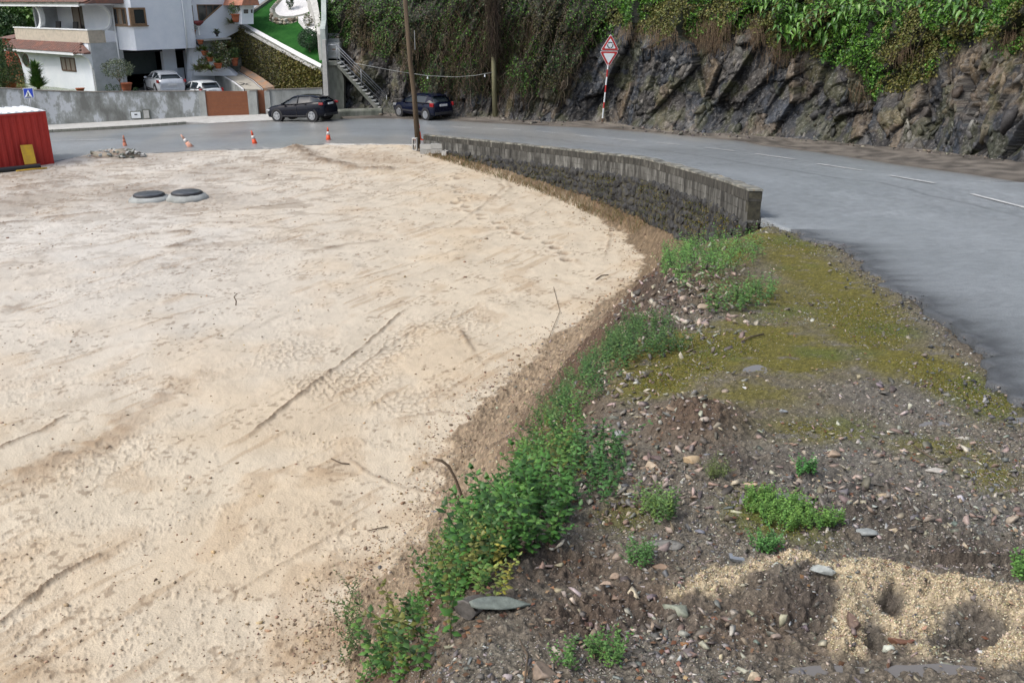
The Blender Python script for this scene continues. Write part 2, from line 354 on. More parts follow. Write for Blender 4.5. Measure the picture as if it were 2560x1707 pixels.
RUTS = [  # pixels of the photograph laid on the lot, half width m, height m, dark
    ([(1020, 765), (900, 870), (780, 965), (700, 1030), (615, 1095)], .035, .035, .9),
    ([(1145, 755), (1060, 810), (960, 870), (880, 930)], .03, .02, .5),
    ([(0, 1557), (87, 1488), (156, 1436), (254, 1390)], .035, .04, 1.0), ([(254, 1390), (420, 1300), (560, 1215)], .02, .015, .35),
    ([(0, 1118), (90, 1080), (162, 1040)], .04, .03, .9), ([(1150, 830), (1175, 870), (1195, 905)], .05, .03, .7),
    ([(0, 559), (120, 545), (238, 530), (340, 521)], .12, .04, .8), ([(395, 549), (510, 536), (638, 521), (800, 500)], .07, .03, .8),
    ([(778, 627), (850, 612), (935, 602)], .16, .03, .9), ([(430, 619), (489, 602)], .22, .04, .9), ([(349, 589), (463, 580)], .18, .04, .8),
    ([(1193, 440), (1244, 453), (1258, 470), (1235, 491), (1184, 530), (1133, 563)], .07, .025, .6),
    ([(1210, 435), (1262, 452), (1276, 470), (1250, 495)], .07, .02, .5),
    ([(731, 372), (760, 385), (787, 398), (884, 419), (960, 424)], .45, .10, 1.0), ([(700, 396), (660, 412), (620, 422)], .3, .03, .6),
    ([(1507, 653), (1518, 620), (1528, 576), (1490, 530), (1420, 500)], .05, .02, .5), ([(489, 627), (570, 625)], .05, .02, .6),
    ([(0, 805), (140, 795), (280, 785)], .03, .015, .5), ([(440, 740), (500, 738), (535, 742)], .03, .02, .6), ([(300, 690), (350, 655)], .03, .02, .5),
    ([(440, 905), (540, 860), (650, 790)], .03, .01, .35), ([(600, 840), (690, 790)], .07, .012, .4), ([(1000, 1045), (1090, 1030), (1180, 1040)], .04, .02, .5),
    ([(870, 1150), (930, 1190), (1000, 1215), (1060, 1225)], .04, .02, .5), ([(520, 1050), (620, 1000)], .02, .01, .3),
    ([(120, 900), (300, 860), (420, 850)], .03, .012, .3), ([(640, 430), (820, 450), (990, 420), (1080, 400)], .06, .02, .5),
    ([(460, 440), (560, 400), (700, 390)], .25, .03, .5), ([(30, 470), (180, 450), (330, 440)], .3, .03, .6), ([(450, 1705), (520, 1660), (560, 1640)], .02, .02, .5),
    ([(1245, 700), (1290, 690), (1330, 700)], .04, .02, .4), ([(1000, 590), (1090, 560), (1140, 545)], .06, .02, .4), ([(10, 640), (130, 622), (260, 612)], .05, .02, .5)]
RUTS += [([(560, 560), (800, 520), (980, 470), (1110, 420), (1150, 395)], .05, .015, .4), ([(590, 575), (830, 533), (1010, 482), (1140, 430)], .05, .015, .35), ([(880, 700), (1100, 640), (1290, 560), (1380, 500), (1400, 470)], .05, .012, .35), ([(300, 640), (620, 600), (900, 540), (1050, 490)], .05, .012, .3),
    ([(0, 1340), (200, 1240), (480, 1090), (700, 980)], .03, .012, .3), ([(0, 900), (250, 830), (600, 730), (820, 660)], .04, .012, .3), ([(560, 1500), (760, 1380), (900, 1300)], .03, .015, .35)]
RUTS = [(PW(p), a, b, c) for p, a, b, c in RUTS]
FEET = [(400, 320), (370, 335), (345, 385), (390, 345), (375, 395), (395, 425), (415, 465), (450, 452), (375, 490), (425, 480), (440, 508), (455, 535), (530, 557), (535, 578), (620, 605), (650, 633), (740, 663), (797, 692), (920, 720), (965, 750), (1015, 780), (1030, 820)]
FEET = PW([(980+x/2.352, 300+y/2.352) for x, y in FEET])
CELLS = [(870, 960, 150, 60, -15, 1), (985, 870, 130, 60, -20, .9), (1110, 1230, 95, 95, -30, 1), (1140, 800, 90, 50, -20, .8), (1010, 1010, 110, 40, 0, .7), (260, 1140, 200, 60, -25, .6), (1170, 1120, 60, 70, -40, 1), (730, 880, 110, 40, -20, .8), (300, 700, 200, 40, -8, .35), (560, 640, 120, 25, -8, .35), (720, 590, 80, 18, -8, .5), (860, 1370, 60, 40, -20, .5), (80, 960, 160, 50, -15, .4)]
MUD = [(230, 1095, 190, 38, -27, 1.0), (110, 1165, 110, 30, -27, .9), (400, 1000, 80, 20, -20, .8), (500, 950, 70, 12, -10, .5), (420, 493, 190, 34, 2, .95), (60, 505, 170, 34, -4, .8), (800, 1590, 170, 60, -25, .8), (930, 1500, 120, 50, -35, .8), (640, 1650, 120, 40, -15, .5), (20, 760, 34, 14, -10, 1.0), (360, 400, 170, 18, -10, .6), (560, 425, 130, 18, -8, .45), (100, 440, 160, 22, -5, .5), (300, 530, 200, 12, -5, .5), (1560, 720, 60, 18, -10, .3), (880, 1420, 70, 30, -25, .7), (1090, 1150, 50, 20, -30, .6), (410, 660, 40, 7, -10, .7), (60, 665, 60, 8, 0, .5), (90, 690, 80, 7, -5, .4), (560, 610, 60, 8, -10, .5), (930, 395, 120, 16, 5, .7), (1150, 395, 50, 12, 8, .5), (700, 1185, 60, 12, -5, .4), (850, 1190, 60, 12, -8, .5), (640, 1320, 60, 10, -8, .3), (80, 1690, 160, 30, -10, .5), (210, 990, 120, 18, -22, .35)]
def lot_detail(X, Y, px, py):
    n1 = fbm(X*0.6, Y*0.6, 3, 11); n2 = fbm(X*5, Y*5, 4, 12); n3 = fbm(X*22, Y*22, 3, 13)
    a = math.radians(58)
    u = X*math.cos(a)+Y*math.sin(a); v = -X*math.sin(a)+Y*math.cos(a)
    st = fbm(u*0.7, v*7, 4, 14)
    wx = X+(n2-.5)*0.10; wy = Y+(n2-.5)*0.10
    rut = np.zeros(X.shape); z = np.zeros(X.shape)
    for pts, hw, hh, dk in RUTS:
        P = np.array(pts); m = (X > P[:, 0].min()-2*hw-.3) & (X < P[:, 0].max()+2*hw+.3) & (Y > P[:, 1].min()-2*hw-.3) & (Y < P[:, 1].max()+2*hw+.3)
        if not m.any(): continue
        d = pline(wx[m], wy[m], pts); g = np.exp(-(d/hw)**2)*np.clip(fbm(X[m]*2.2, Y[m]*2.2, 2, 40)*2.4-.35, .15, 1.2)
        z[m] += hh*g*(0.5+n3[m]); rut[m] = np.maximum(rut[m], dk*g)
    foot = np.zeros(X.shape)
    for fx, fy in FEET:
        m = (abs(X-fx) < .5) & (abs(Y-fy) < .5)
        if m.any():
            r = np.hypot((X[m]-fx)/.17, (Y[m]-fy)/.15); foot[m] = np.maximum(foot[m], np.exp(-r**4)); z[m] += -0.07*np.exp(-r**4)+0.025*np.exp(-((r-1.3)/.3)**2)
    cm = blobs(px+(n1-.5)*120, py+(n1-.5)*60, CELLS)
    f1, f2, cid, _, _ = worley(X*5.5+n2*.5, Y*5.5+n2*.5, 3); edge = 1-sst(0.02, 0.22, f2-f1)
    cell = cm*edge*sst(.25, .6, fbm(X*1.7, Y*1.7, 3, 77)+cm*.35)
    z += 0.022*cell - 0.008*cm*(1-edge)
    mud = blobs(px+(n2-.5)*70+(n1-.5)*90, py+(n2-.5)*30+(n1-.5)*30, MUD)
    crumb = sst(.62, .76, n3)*sst(.50, .78, fbm(X*1.3, Y*1.3, 3, 55)+0.22*sst(1150, 1650, py))
    strk = sst(.60, .70, st)*sst(.45, .62, fbm(X*.8, Y*.8, 2, 66))
    z += (n1-.5)*.10 + (n2-.5)*.028 + (n3-.5)*.010 + crumb*.014 + strk*.006 + mud*(n2-.35)*.05
    z += 0.10*blobs(px, py, [(285, 383, 60, 16, 0, 1.0), (200, 400, 60, 10, -10, .6)])
    # colour
    pale = np.array([0.545, 0.472, 0.36]); grey = np.array([0.545, 0.515, 0.465]); warm = np.array([0.53, 0.42, 0.285]); brown = np.array([0.27, 0.17, 0.085]); dark = np.array([0.15, 0.10, 0.06]); gmud = np.array([0.29, 0.26, 0.225])
    far = np.clip(sst(1250, 500, py)*sst(1250, 300, px)+0.15*n1, 0, 1)
    c = mix(pale, grey, far); c = mix(c, warm, np.clip(sst(.45, .7, n1)*.55*(1-far*.7), 0, 1))
    c = mix(c, brown, np.clip(mud*(.35+.75*n2)*(1-.55*far), 0, .85)); c = mix(c, gmud, np.clip(mud*far*.7, 0, .8))
    c = mix(c, dark, np.clip(.75*rut*(.5+n3), 0, .85)); c = mix(c, dark, np.clip(.55*cell, 0, .7)); c = mix(c, dark, np.clip(foot*.8, 0, .7))
    c = mix(c, dark, crumb*.22); c = mix(c, brown, strk*.34)
    med = fbm(X*1.6+4, Y*1.1, 4, 97); c = c*(0.86+.26*med)[..., None]; c = mix(c, brown, sst(.58, .72, med)*.3*(1-far))
    pit = sst(.72, .8, vnoise(X*14+3, Y*14, 31))*sst(.5, .65, vnoise(X*2, Y*2, 32)); c = mix(c, dark, pit*.5)
    fs = fbm(X*1.5-Y*.3+n2, Y*2.4+n1*2, 5, 90, .62); c = mix(c, dark, np.clip(sst(.54, .64, fs)*sst(800, 450, py)*(.25+.75*sst(1100, 700, px))*.42, 0, 1))
    wetp = sst(.55, .7, fbm(X*.35, Y*.35, 2, 95))*sst(1000, 500, px)*.5
    rgh = 0.85-0.35*wetp
    c = c*(0.93+0.14*n2[..., None])
    return z, c, rgh
SOILM = dict(
    moss=[(1720, 900, 190, 60, -5, 1), (1640, 960, 110, 40, -10, 1), (1950, 880, 190, 60, 10, .85), (2150, 800, 160, 90, 30, .75), (2350, 940, 130, 50, 20, .75), (2060, 700, 170, 50, 25, .7), (1960, 610, 120, 28, 10, .75), (2460, 1000, 110, 40, 15, .6), (2230, 900, 90, 60, 0, .6), (1830, 640, 80, 40, 0, .6), (1950, 760, 190, 60, 5, .5), (2520, 880, 60, 30, 40, .5), (1900, 1000, 150, 30, 0, .5), (1930, 1290, 130, 50, 10, .6), (2050, 1080, 160, 40, 0, .5), (2350, 1130, 160, 40, 10, .45), (2480, 1190, 100, 40, 10, .5), (1560, 1290, 80, 40, 0, .4)],
    yell=[(1800, 1440, 150, 30, -8, 1), (1980, 1410, 130, 26, 4, 1), (2180, 1450, 150, 70, 10, 1), (2350, 1500, 170, 45, 12, 1), (2520, 1530, 130, 60, 12, 1), (2110, 1560, 60, 90, 0, .95), (2270, 1560, 100, 60, 0, .85), (2520, 1640, 100, 50, 0, .9), (1700, 1460, 60, 26, -20, .8), (2330, 1640, 60, 25, 0, .6)],
    dark=[(2440, 1600, 80, 50, 0, 1), (2010, 1500, 110, 70, 30, .9), (2180, 1590, 40, 30, 0, .8), (2230, 1520, 35, 26, 40, .9), (2280, 1410, 110, 10, 10, .9), (2420, 1440, 110, 10, 14, .8), (1840, 1170, 70, 30, 10, 1), (2200, 1290, 230, 60, 8, .8), (2420, 1370, 220, 50, 10, .8), (2000, 1200, 140, 40, 10, .5), (1600, 820, 60, 40, -30, .7), (1640, 770, 60, 40, -30, .7), (1520, 1550, 150, 80, 0, .5), (1400, 1420, 120, 50, -20, .6), (1900, 1090, 80, 20, 0, .4)],
    brown=[(1740, 1070, 130, 60, -5, 1), (1600, 1480, 150, 70, 0, .8), (1480, 1530, 120, 80, 0, .9), (1840, 1560, 180, 90, 0, .7), (1720, 740, 120, 70, -20, .8), (1450, 1400, 90, 60, 0, .7), (2110, 1620, 160, 40, 0, .5)],
    grey=[(2050, 1230, 200, 50, 0, .9), (2150, 1120, 230, 70, 0, .7), (2400, 1180, 230, 90, 10, .75), (2250, 1000, 200, 50, 0, .5), (1790, 800, 160, 40, 0, .5), (1650, 1600, 200, 90, 0, .5), (2480, 1280, 160, 50, 0, .8), (2300, 720, 120, 60, 30, .3)],
    heap=[(1740, 1070, 110, 50, -5, 1), (1720, 740, 110, 50, -15, 1.3), (1990, 1470, 110, 60, 20, .9), (2200, 1470, 160, 40, 8, .6), (2450, 1530, 150, 40, 12, .7)])
def soil_detail(X, Y, px, py, t, dxt, dxc):
    n1 = fbm(X*1.1, Y*1.1, 3, 21); n2 = fbm(X*7, Y*7, 4, 22); n3 = fbm(X*30, Y*30, 3, 23); n4 = fbm(X*90, Y*90, 2, 24)
    wx = px+(n2-.5)*60+(n1-.5)*60; wy = py+(n2-.5)*40+(n1-.5)*30
    B = {k: blobs(wx, wy, v) for k, v in SOILM.items()}
    ontop = sst(-0.5, 0.1, dxc)*(Y < 18)
    f1, f2, cid, _, _ = worley(X*13, Y*13, 25)
    f1b, f2b, cidb, _, _ = worley(X*34, Y*34, 26)
    clod = (1-sst(0, .55, f1)); clod2 = (1-sst(0, .6, f1b))
    rough = np.clip(.55+.6*B['brown']+.5*B['dark']+.65*(1-ontop)-.45*B['moss'], .2, 1.4)
    sc_ = np.clip(Y/10, .35, 1.6)
    z = (n1-.5)*.12*rough+(n2-.5)*.09*rough*sc_+(n3-.5)*.03*rough + clod*.030*rough*(cid > .4) + clod2*.012*rough*(cidb > .3) + (n4-.5)*.008
    z += B['heap']*(.11+.05*(Y > 8)) + B['yell']*.03*(.3+n3) - .07*B['dark']*(py > 1380)*(Y < 5) 
    z *= np.where(Y > 18, np.clip(dxt*3, .3, 1), 1)
    so_w = np.array([0.34, 0.262, 0.178]); so_b = np.array([0.115, 0.076, 0.052]); gr = np.array([0.19, 0.176, 0.142]); dk = np.array([0.062, 0.048, 0.040]); mo = np.array([0.16, 0.145, 0.03]); mo2 = np.array([0.12, 0.14, 0.03]); ye = np.array([0.50, 0.415, 0.28]); gp = np.array([0.17, 0.172, 0.165])
    c = mix(so_w, so_b, np.clip(sst(.12, .5, t+(n2-.5)*.3)+.25*(n1-.5), 0, 1))
    wall = sst(18, 22, Y); c = mix(c, mix(np.array([.27, .20, .125]), np.array([.15, .11, .07]), n2), wall*.85)
    top = mix(gr, so_b, np.clip(.15+.6*(n2-.3), 0, .7))
    c = mix(c, top, ontop)
    k = ontop
    c = mix(c, gp, B['grey']*k*(.4+.6*n2)); c = mix(c, so_b, B['brown']*.85*k); c = mix(c, mix(mo2, mo, sst(.4, .62, n1+.15*B['moss'])), np.clip(B['moss']*1.7*sst(.25, .55, n2+.1), 0, .95)*k)
    c = mix(c, dk, np.clip(B['dark']*(.5+.6*n2), 0, .95)); 
    c = mix(c, mix(ye*.8, ye*1.12, n4), np.clip(B['yell']*1.8-.25-(B['dark']*1.4), 0, 1)*sst(.28, .42, n3+.12))
    c = c*(0.42+0.6*clod2*(cidb*.5+.6)+0.45*n3)[..., None]
    rgh = np.clip(.85-.45*B['dark']-.25*B['grey']*n2, .35, .9)
    return z, np.clip(c, 0.01, .8), rgh, B
def ground_all(X, Y):
    z0, t, dxt, dxc, de = base_h(X, Y)
    px, py = proj(X, Y, z0)
    zl, cl, rl = lot_detail(X, Y, px, py)
    zs, cs, rs, B = soil_detail(X, Y, px, py, t, dxt, dxc)
    nn = fbm(X*6, Y*6, 3, 71); k = sst(-.05, .12, dxt+(nn-.5)*.35)
    keep = 1-sst(.0, .4, -de)
    z = z0+zl*(1-k)+zs*k*keep
    rghn = rl*(1-k)+rs*k
    return z, mix(cl, cs, k), rghn, dict(px=px, py=py, dxt=dxt, dxc=dxc, de=de, t=t, k=k, B=B)

# polar grid: columns are bearings, rows step outwards
rows = [1.15]
while rows[-1] < 47:
    D = rows[-1]; he = np.interp(D, [1, 3, 8, 14, 30], [1.6, 2.2, 3.6, 5.2, 6.5])
    rows.append(D+max(0.006, np.interp(D, [1, 12, 22], [2.8, 2.8, 1.9])*(D*D+he*he)/(FPX*he)))
rows = np.array(rows)
cols = np.concatenate([np.linspace(-1.3, -0.74, 40)[:-1], np.linspace(-0.74, 0.74, 960), np.linspace(0.74, 1.3, 40)[1:]])
RR, TT = np.meshgrid(rows, cols, indexing='ij')
GX = RR*TT; GYY = RR
gz, gcol, grgh, GI = ground_all(GX, GYY)
nr, nc = GX.shape
VV = np.stack([GX, GYY, gz], -1).reshape(-1, 3)
ii = np.arange(nr*nc).reshape(nr, nc)
FF = np.stack([ii[:-1, :-1], ii[:-1, 1:], ii[1:, 1:], ii[1:, :-1]], -1).reshape(-1, 4)
kf = (GI['k'].reshape(-1)[FF].mean(1) > 0.5)
yf = VV[FF[:, 0], 1]; xf = VV[FF[:, 0], 0]
# leave out what lies under the road or beyond the lot's far border
fary = np.interp(xf, BX, BY, left=BY[0], right=99)
under = (VV[FF[:, 0], 0] > np.interp(yf, EDGE[:, 1], EDGE[:, 0])+0.5)
okf = ~under & (yf < fary+1.6)
def sub_mesh(name, mask, mat):
    F = FF[mask]; u, inv = np.unique(F, return_inverse=True)
    return tag(np_mesh(name, VV[u], inv.reshape(F.shape), mat, col=gcol.reshape(-1, 3)[u], smooth=True, attrs={'rgh': grgh.reshape(-1)[u]}), kind='structure')
sub_mesh('sand_lot', okf & ~kf, m_sand)
sub_mesh('earth_bank', okf & kf, m_soil)
# the wide ground sheet below everything
gx = np.linspace(-400, 400, 41); gxx, gyy = np.meshgrid(gx, gx+150, indexing='ij')
gv = np.stack([gxx, gyy, np.full(gxx.shape, -1.6)], -1).reshape(-1, 3); gi = np.arange(41*41).reshape(41, 41)
tag(np_mesh('ground', gv, np.stack([gi[:-1, :-1], gi[1:, :-1], gi[1:, 1:], gi[:-1, 1:]], -1).reshape(-1, 4), m_soil, col=np.tile([.2, .17, .11], (len(gv), 1)), attrs={'rgh': np.full(len(gv), .9)}), kind='structure')

# ------------------------------------------------------------------ road
def resample(P, n, w=None):
    P = np.array(P, float); d = np.concatenate([[0], np.cumsum(np.hypot(*(P[1:, :2]-P[:-1, :2]).T))])
    t = np.linspace(0, d[-1], n); return np.stack([np.interp(t, d, P[:, k]) for k in range(P.shape[1])], 1)
near_e = [tuple(p) for p in EDGE] + [tuple(hit(x, y)[:2]) for x, y in [(1000, 361), (900, 360), (808, 359), (723, 368), (638, 370), (489, 376), (374, 382), (230, 388), (140, 402), (60, 405), (-80, 410), (-250, 416)]]
far_e = [(8.0, -3), (9.6, 0), (10.6, 3), (11.2, 5.9), (11.6, 7.4), (12.2, 9.9), (12.8, 12.0), (13.2, 13.5), (13.9, 16.3), (14.0, 17), (14.6, 20), (15.1, 23), (15.4, 25.6), tuple(hit(2560, 457)[:2]), tuple(hit(2340, 424)[:2]), tuple(hit(2060, 382)[:2]), tuple(hit(1860, 354)[:2]), tuple(hit(1690, 336)[:2]), tuple(hit(1498, 321)[:2])] + [tuple(hit(x, y)[:2]) for x, y in [(1200, 306), (1100, 300), (960, 296), (860, 297), (700, 302), (530, 309), (466, 311), (350, 319), (230, 326), (123, 331), (-60, 340), (-220, 352)]]
assert len(near_e) == len(far_e), (len(near_e), len(far_e))
NE = np.array(near_e); FE = np.array(far_e)
tt = np.arange(len(NE)); tq = []
for i in range(len(NE)-1):
    L = max(np.hypot(*(NE[i+1]-NE[i])), np.hypot(*(FE[i+1]-FE[i])))
    k = max(2, int(L/(0.07 if NE[i][1] < 17 and i < 10 else 0.25))); tq += list(i+np.arange(k)/k)
tq.append(len(NE)-1); tq = np.array(tq)
N2 = np.stack([np.interp(tq, tt, NE[:, k]) for k in (0, 1)], 1); F2 = np.stack([np.interp(tq, tt, FE[:, k]) for k in (0, 1)], 1)
s_along = np.concatenate([[0], np.cumsum(np.hypot(*(N2[1:]-N2[:-1]).T))])
cr = (fbm(s_along*1.3, s_along*0+3, 3, 8)-.5)*0.55+(fbm(s_along*6, s_along*0, 3, 9)-.5)*.28
dirn = (F2-N2)/np.linalg.norm(F2-N2, axis=1)[:, None]
brk = sst(16.9, 15.0, N2[:, 1])*(tq < 10)+0.5*(tq > 19)
N2 = N2 + dirn*(cr*brk)[:, None]
va = np.concatenate([[0, 0.0, .012], np.linspace(0.02, 1, 90)])
RX = N2[:, None, 0]+(F2-N2)[:, None, 0]*va[None, :]; RY = N2[:, None, 1]+(F2-N2)[:, None, 1]*va[None, :]
RZ = SZ(RX, RY)+(fbm(RX*.5, RY*.5, 2, 30)-.5)*.03
RZ[:, 0] -= 0.16
brk2 = (brk > .9)[:, None]
RZ += np.where(brk2, (fbm(RX*9, RY*9, 3, 31)-.5)*.05*np.exp(-va*30)[None, :], 0)
wid = np.linalg.norm(F2-N2, axis=1)[:, None]; dn = va[None, :]*wid; df = (1-va[None, :])*wid
fine = fbm(RX*8, RY*8, 4, 33); big = fbm(RX*.25, RY*.25, 3, 34)
tr = fbm(RX*.5+RY*.1, RY*.12, 3, 35)
c = mix(np.array([.205, .228, .245]), np.array([.255, .278, .295]), big); c = c*(0.85+.3*fine)[..., None]
c = mix(c, np.array([.30, .29, .265]), np.clip(sst(40, 48, RY)*sst(.4, .65, tr)*.55+.4*np.exp(-dn/1.2)*sst(30, 44, RY), 0, .8))
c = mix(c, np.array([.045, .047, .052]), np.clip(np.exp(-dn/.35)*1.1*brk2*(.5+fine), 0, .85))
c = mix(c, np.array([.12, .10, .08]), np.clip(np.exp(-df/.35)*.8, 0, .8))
agg = vnoise(RX*60, RY*60, 37); c = c*(.86+.28*agg)[..., None]; trk_sheen = np.exp(-((df/wid-.28)/.05)**2)+np.exp(-((df/wid-.68)/.06)**2); c = c*(1+.10*trk_sheen)[..., None]  # sheen of the wheel tracks painted in as lighter asphalt
seam = np.exp(-((df/wid-0.47)/.006)**2)*sst(14, 20, RY); c = mix(c, np.array([.07, .075, .08]), seam*.6)
rg = np.clip(.44-.14*sst(20, 45, RY)+.2*(big-.5)+.1*(fine-.5), .28, .7)
ri = np.arange(RX.size).reshape(RX.shape)
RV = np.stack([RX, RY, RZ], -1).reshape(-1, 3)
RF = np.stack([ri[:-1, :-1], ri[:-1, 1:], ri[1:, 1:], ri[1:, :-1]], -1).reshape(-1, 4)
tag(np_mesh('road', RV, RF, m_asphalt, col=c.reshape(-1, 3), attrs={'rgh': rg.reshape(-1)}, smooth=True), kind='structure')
def marking(pts, wd, name='lane_marking'):
    P = resample(pts, 8); v = []
    for i, p in enumerate(P):
        d = P[min(i+1, 7)]-P[max(i-1, 0)]; d = d/np.linalg.norm(d[:2]); nrm = np.array([-d[1], d[0]])
        for s_ in (-1, 1):
            q = p[:2]+nrm*s_*wd/2; v.append((q[0], q[1], float(SZ(q[0], q[1]))+.022))
    f = [(2*i, 2*i+1, 2*i+3, 2*i+2) for i in range(7)]
    v += [(a, b, z-.03) for a, b, z in v]; f += [(16+2*i, 16+2*i+2, 16+2*i+3, 16+2*i+1) for i in range(7)]
    o = MB().add(v, f).build(name, m_mark); tag(o, kind='structure')
for a, b in [((1234, 323), (1301, 327)), ((1341, 329), (1396, 335)), ((1438, 339), (1489, 345)), ((1530, 348), (1593, 354)), ((1643, 358), (1700, 363)), ((1760, 370), (1837, 379)), ((1890, 386), (1988, 400)), ((2044, 411), (2157, 428)), ((2223, 440), (2336, 460)), ((2430, 487), (2600, 531)), ((1130, 319), (1180, 321)), ((128, 353), (289, 350)), ((468, 342), (506, 340)), ((555, 339), (575, 338))]:
    p, q = hit(*a), hit(*b); marking([p[:2], q[:2]], .13)

# strip between road and cliff
cb_px = [(2560, 412), (2348, 382), (2068, 356), (1860, 341), (1646, 326), (1498, 312), (1200, 299), (1100, 292), (1000, 287), (870, 277), (806, 272)]
CB = [(36, -6), (33, 0), (30, 6), (27.5, 12), (25.0, 18), (22.5, 24)] + [tuple(hit(x, y)[:2]) for x, y in cb_px]
FEs = [tuple(p) for p in FE]
fa = resample([p for i, p in enumerate(FEs) if i <= 22], 160); fb = resample(CB, 160)
v = []; va2 = np.linspace(0, 1, 12)
SXx = fa[:, None, 0]*(1-va2)+(fb[:, None, 0])*va2; SYy = fa[:, None, 1]*(1-va2)+fb[:, None, 1]*va2
over = fb-fa; over /= np.linalg.norm(over, axis=1)[:, None]
SXx[:, -1] += over[:, 0]*1.2; SYy[:, -1] += over[:, 1]*1.2
SXx[:, 0] -= over[:, 0]*.15; SYy[:, 0] -= over[:, 1]*.15
SZz = SZ(SXx, SYy)+.02+.10*sst(.15, 1, va2)[None, :]+(fbm(SXx*3, SYy*3, 3, 44)-.5)*.08*sst(0.05, .4, va2)[None, :]
SZz[:, 0] -= .08
cc = mix(np.array([.075, .068, .06]), np.array([.20, .18, .155]), sst(.3, .7, fbm(SXx*2.5, SYy*2.5, 4, 45))); cc = mix(cc, np.array([.07, .06, .05]), np.exp(-va2/.1)[None, :]*.7*np.ones(SXx.shape))
si = np.arange(SXx.size).reshape(SXx.shape)
tag(np_mesh('road_shoulder', np.stack([SXx, SYy, SZz], -1).reshape(-1, 3), np.stack([si[:-1, :-1], si[:-1, 1:], si[1:, 1:], si[1:, :-1]], -1).reshape(-1, 4), m_soil, col=cc.reshape(-1, 3), attrs={'rgh': np.full(SXx.size, .8)}, smooth=True), kind='structure')

# ------------------------------------------------------------------ cliff
CBl = CB + [(-11.5, 61), (-11.8, 70)]
cs = resample(CBl, 2000); 
d_ = np.gradient(cs, axis=0); d_ /= np.linalg.norm(d_, axis=1)[:, None]
ker = np.ones(81)/81
for k in (0, 1):
    d_[:, k] = np.convolve(np.pad(d_[:, k], 40, mode='edge'), ker, 'valid')
d_ /= np.linalg.norm(d_, axis=1)[:, None]
nout = np.stack([-d_[:, 1], d_[:, 0]], 1)                    # towards the road
L_ = np.concatenate([[0], np.cumsum(np.hypot(*(cs[1:]-cs[:-1]).T))])
hh = np.concatenate([np.arange(0, 7.2, .05), np.arange(7.2, 16, .4)])-0.35
SS, HH = np.meshgrid(L_, hh, indexing='ij')
def cliff_disp(S, Hh):
    w1 = fbm(S*.7, Hh*.7, 3, 51)
    a = math.radians(24)+.5*(vnoise(S*.09, Hh*.0, 52)-.5); u = S*np.cos(a)+Hh*np.sin(a)*.8; v = (-S*np.sin(a)+Hh*np.cos(a))*.45
    out = np.zeros(S.shape); crack = np.zeros(S.shape)
    cids = []
    for sc_, A, G, seed in ((1.7, .42, .95, 60), (.75, .22, .75, 61), (.30, .10, .40, 62), (.13, .03, .12, 65)):
        f1, f2, cid, dx, dy = worley(u/sc_+w1*.10, v/sc_+w1*.10, seed)
        g1 = (cid*7.13) % 1-.5; g2 = (cid*13.7) % 1-.5
        out += (cid-.5)*A+(dx*g1+dy*g2)*2*G*sc_**.85*.75
        crack += (1-sst(0, .06, f2-f1))*A*.6*((cid*31.7) % 1); cids.append(cid)
    n = fbm(S*4, Hh*4, 4, 63)
    out += (w1-.5)*.4 + (n-.5)*.05 + (abs(fbm(S*9+Hh*2, Hh*7, 4, 64)-.5))*-.10
    return out-crack, cids, crack, w1, n
cd, cids, crk, w1, nn4 = cliff_disp(SS, HH)
cd = np.where(cd > 0, .6*np.tanh(cd/.6), 1.0*np.tanh(cd/1.0))
lean = 0.16*np.clip(HH, 0, 20)+np.clip(HH-5.5, 0, 20)**1.25*.55
# toe spreads forward, rock tongue at the right of the frame
off = cd*np.clip(.2+HH*.7, .15, 1)-lean+.35*np.exp(-HH/.5)+.1
for _p in (hit(1505, 312), hit(1238, 297)): off = off-.85*np.exp(-(((cs[:, 0]-_p[0])**2+(cs[:, 1]-_p[1])**2)/1.7**2)**1.5)[:, None]
vegoff = 0.0
CXx = cs[:, None, 0]+nout[:, None, 0]*off; CYy = cs[:, None, 1]+nout[:, None, 1]*off
CZz = SZ(cs[:, 0], cs[:, 1])[:, None]+HH+(nn4-.5)*.1
cpx, cpy = proj(CXx, CYy, CZz)
VX = [700, 780, 860, 930, 1000, 1040, 1100, 1180, 1250, 1350, 1420, 1470, 1500, 1560, 1620, 1700, 1780, 1850, 1950, 2050, 2130, 2200, 2260, 2320, 2380, 2450, 2560, 2800]
VY = [105, 105, 115, 130, 150, 215, 240, 235, 230, 225, 190, 150, 110, 80, 75, 95, 105, 85, 120, 145, 190, 225, 235, 190, 130, 110, 105, 105]
vlow = np.interp(cpx, VX, VY)+(fbm(SS*1.2, HH*1.0, 4, 70)-.5)*110
veg = sst(14, -14, cpy-vlow)
veg = np.where(HH > 7.5, 1.0, veg)
brownzone = sst(1500, 1400, cpx)
r_grey = np.array([.046, .055, .070]); r_brn = np.array([.046, .042, .038]); r_ochre = np.array([.19, .145, .095]); r_pale = np.array([.24, .23, .21]); r_shade = np.array([.028, .027, .028]); r_moss = np.array([.07, .075, .025])
c = mix(r_grey, r_brn, sst(.4, .6, cids[0]*.35+cids[1]*.35+cids[2]*.3)); c = c*(.35+.75*cids[1]+.55*cids[2]+.25*cids[3])[..., None]; c = mix(c, r_ochre, sst(.76, .85, cids[1])*.65+.35*sst(.62, .7, w1)*sst(.5, .6, nn4)); c = mix(c, r_pale, sst(.8, .9, cids[2])*.35)
c = mix(c, r_grey*1.35, sst(2250, 2350, cpx)*sst(250, 330, cpy)*.6); c = mix(c, r_ochre, sst(2330, 2400, cpx)*sst(320, 240, cpy)*sst(.4, .6, nn4)*.6)
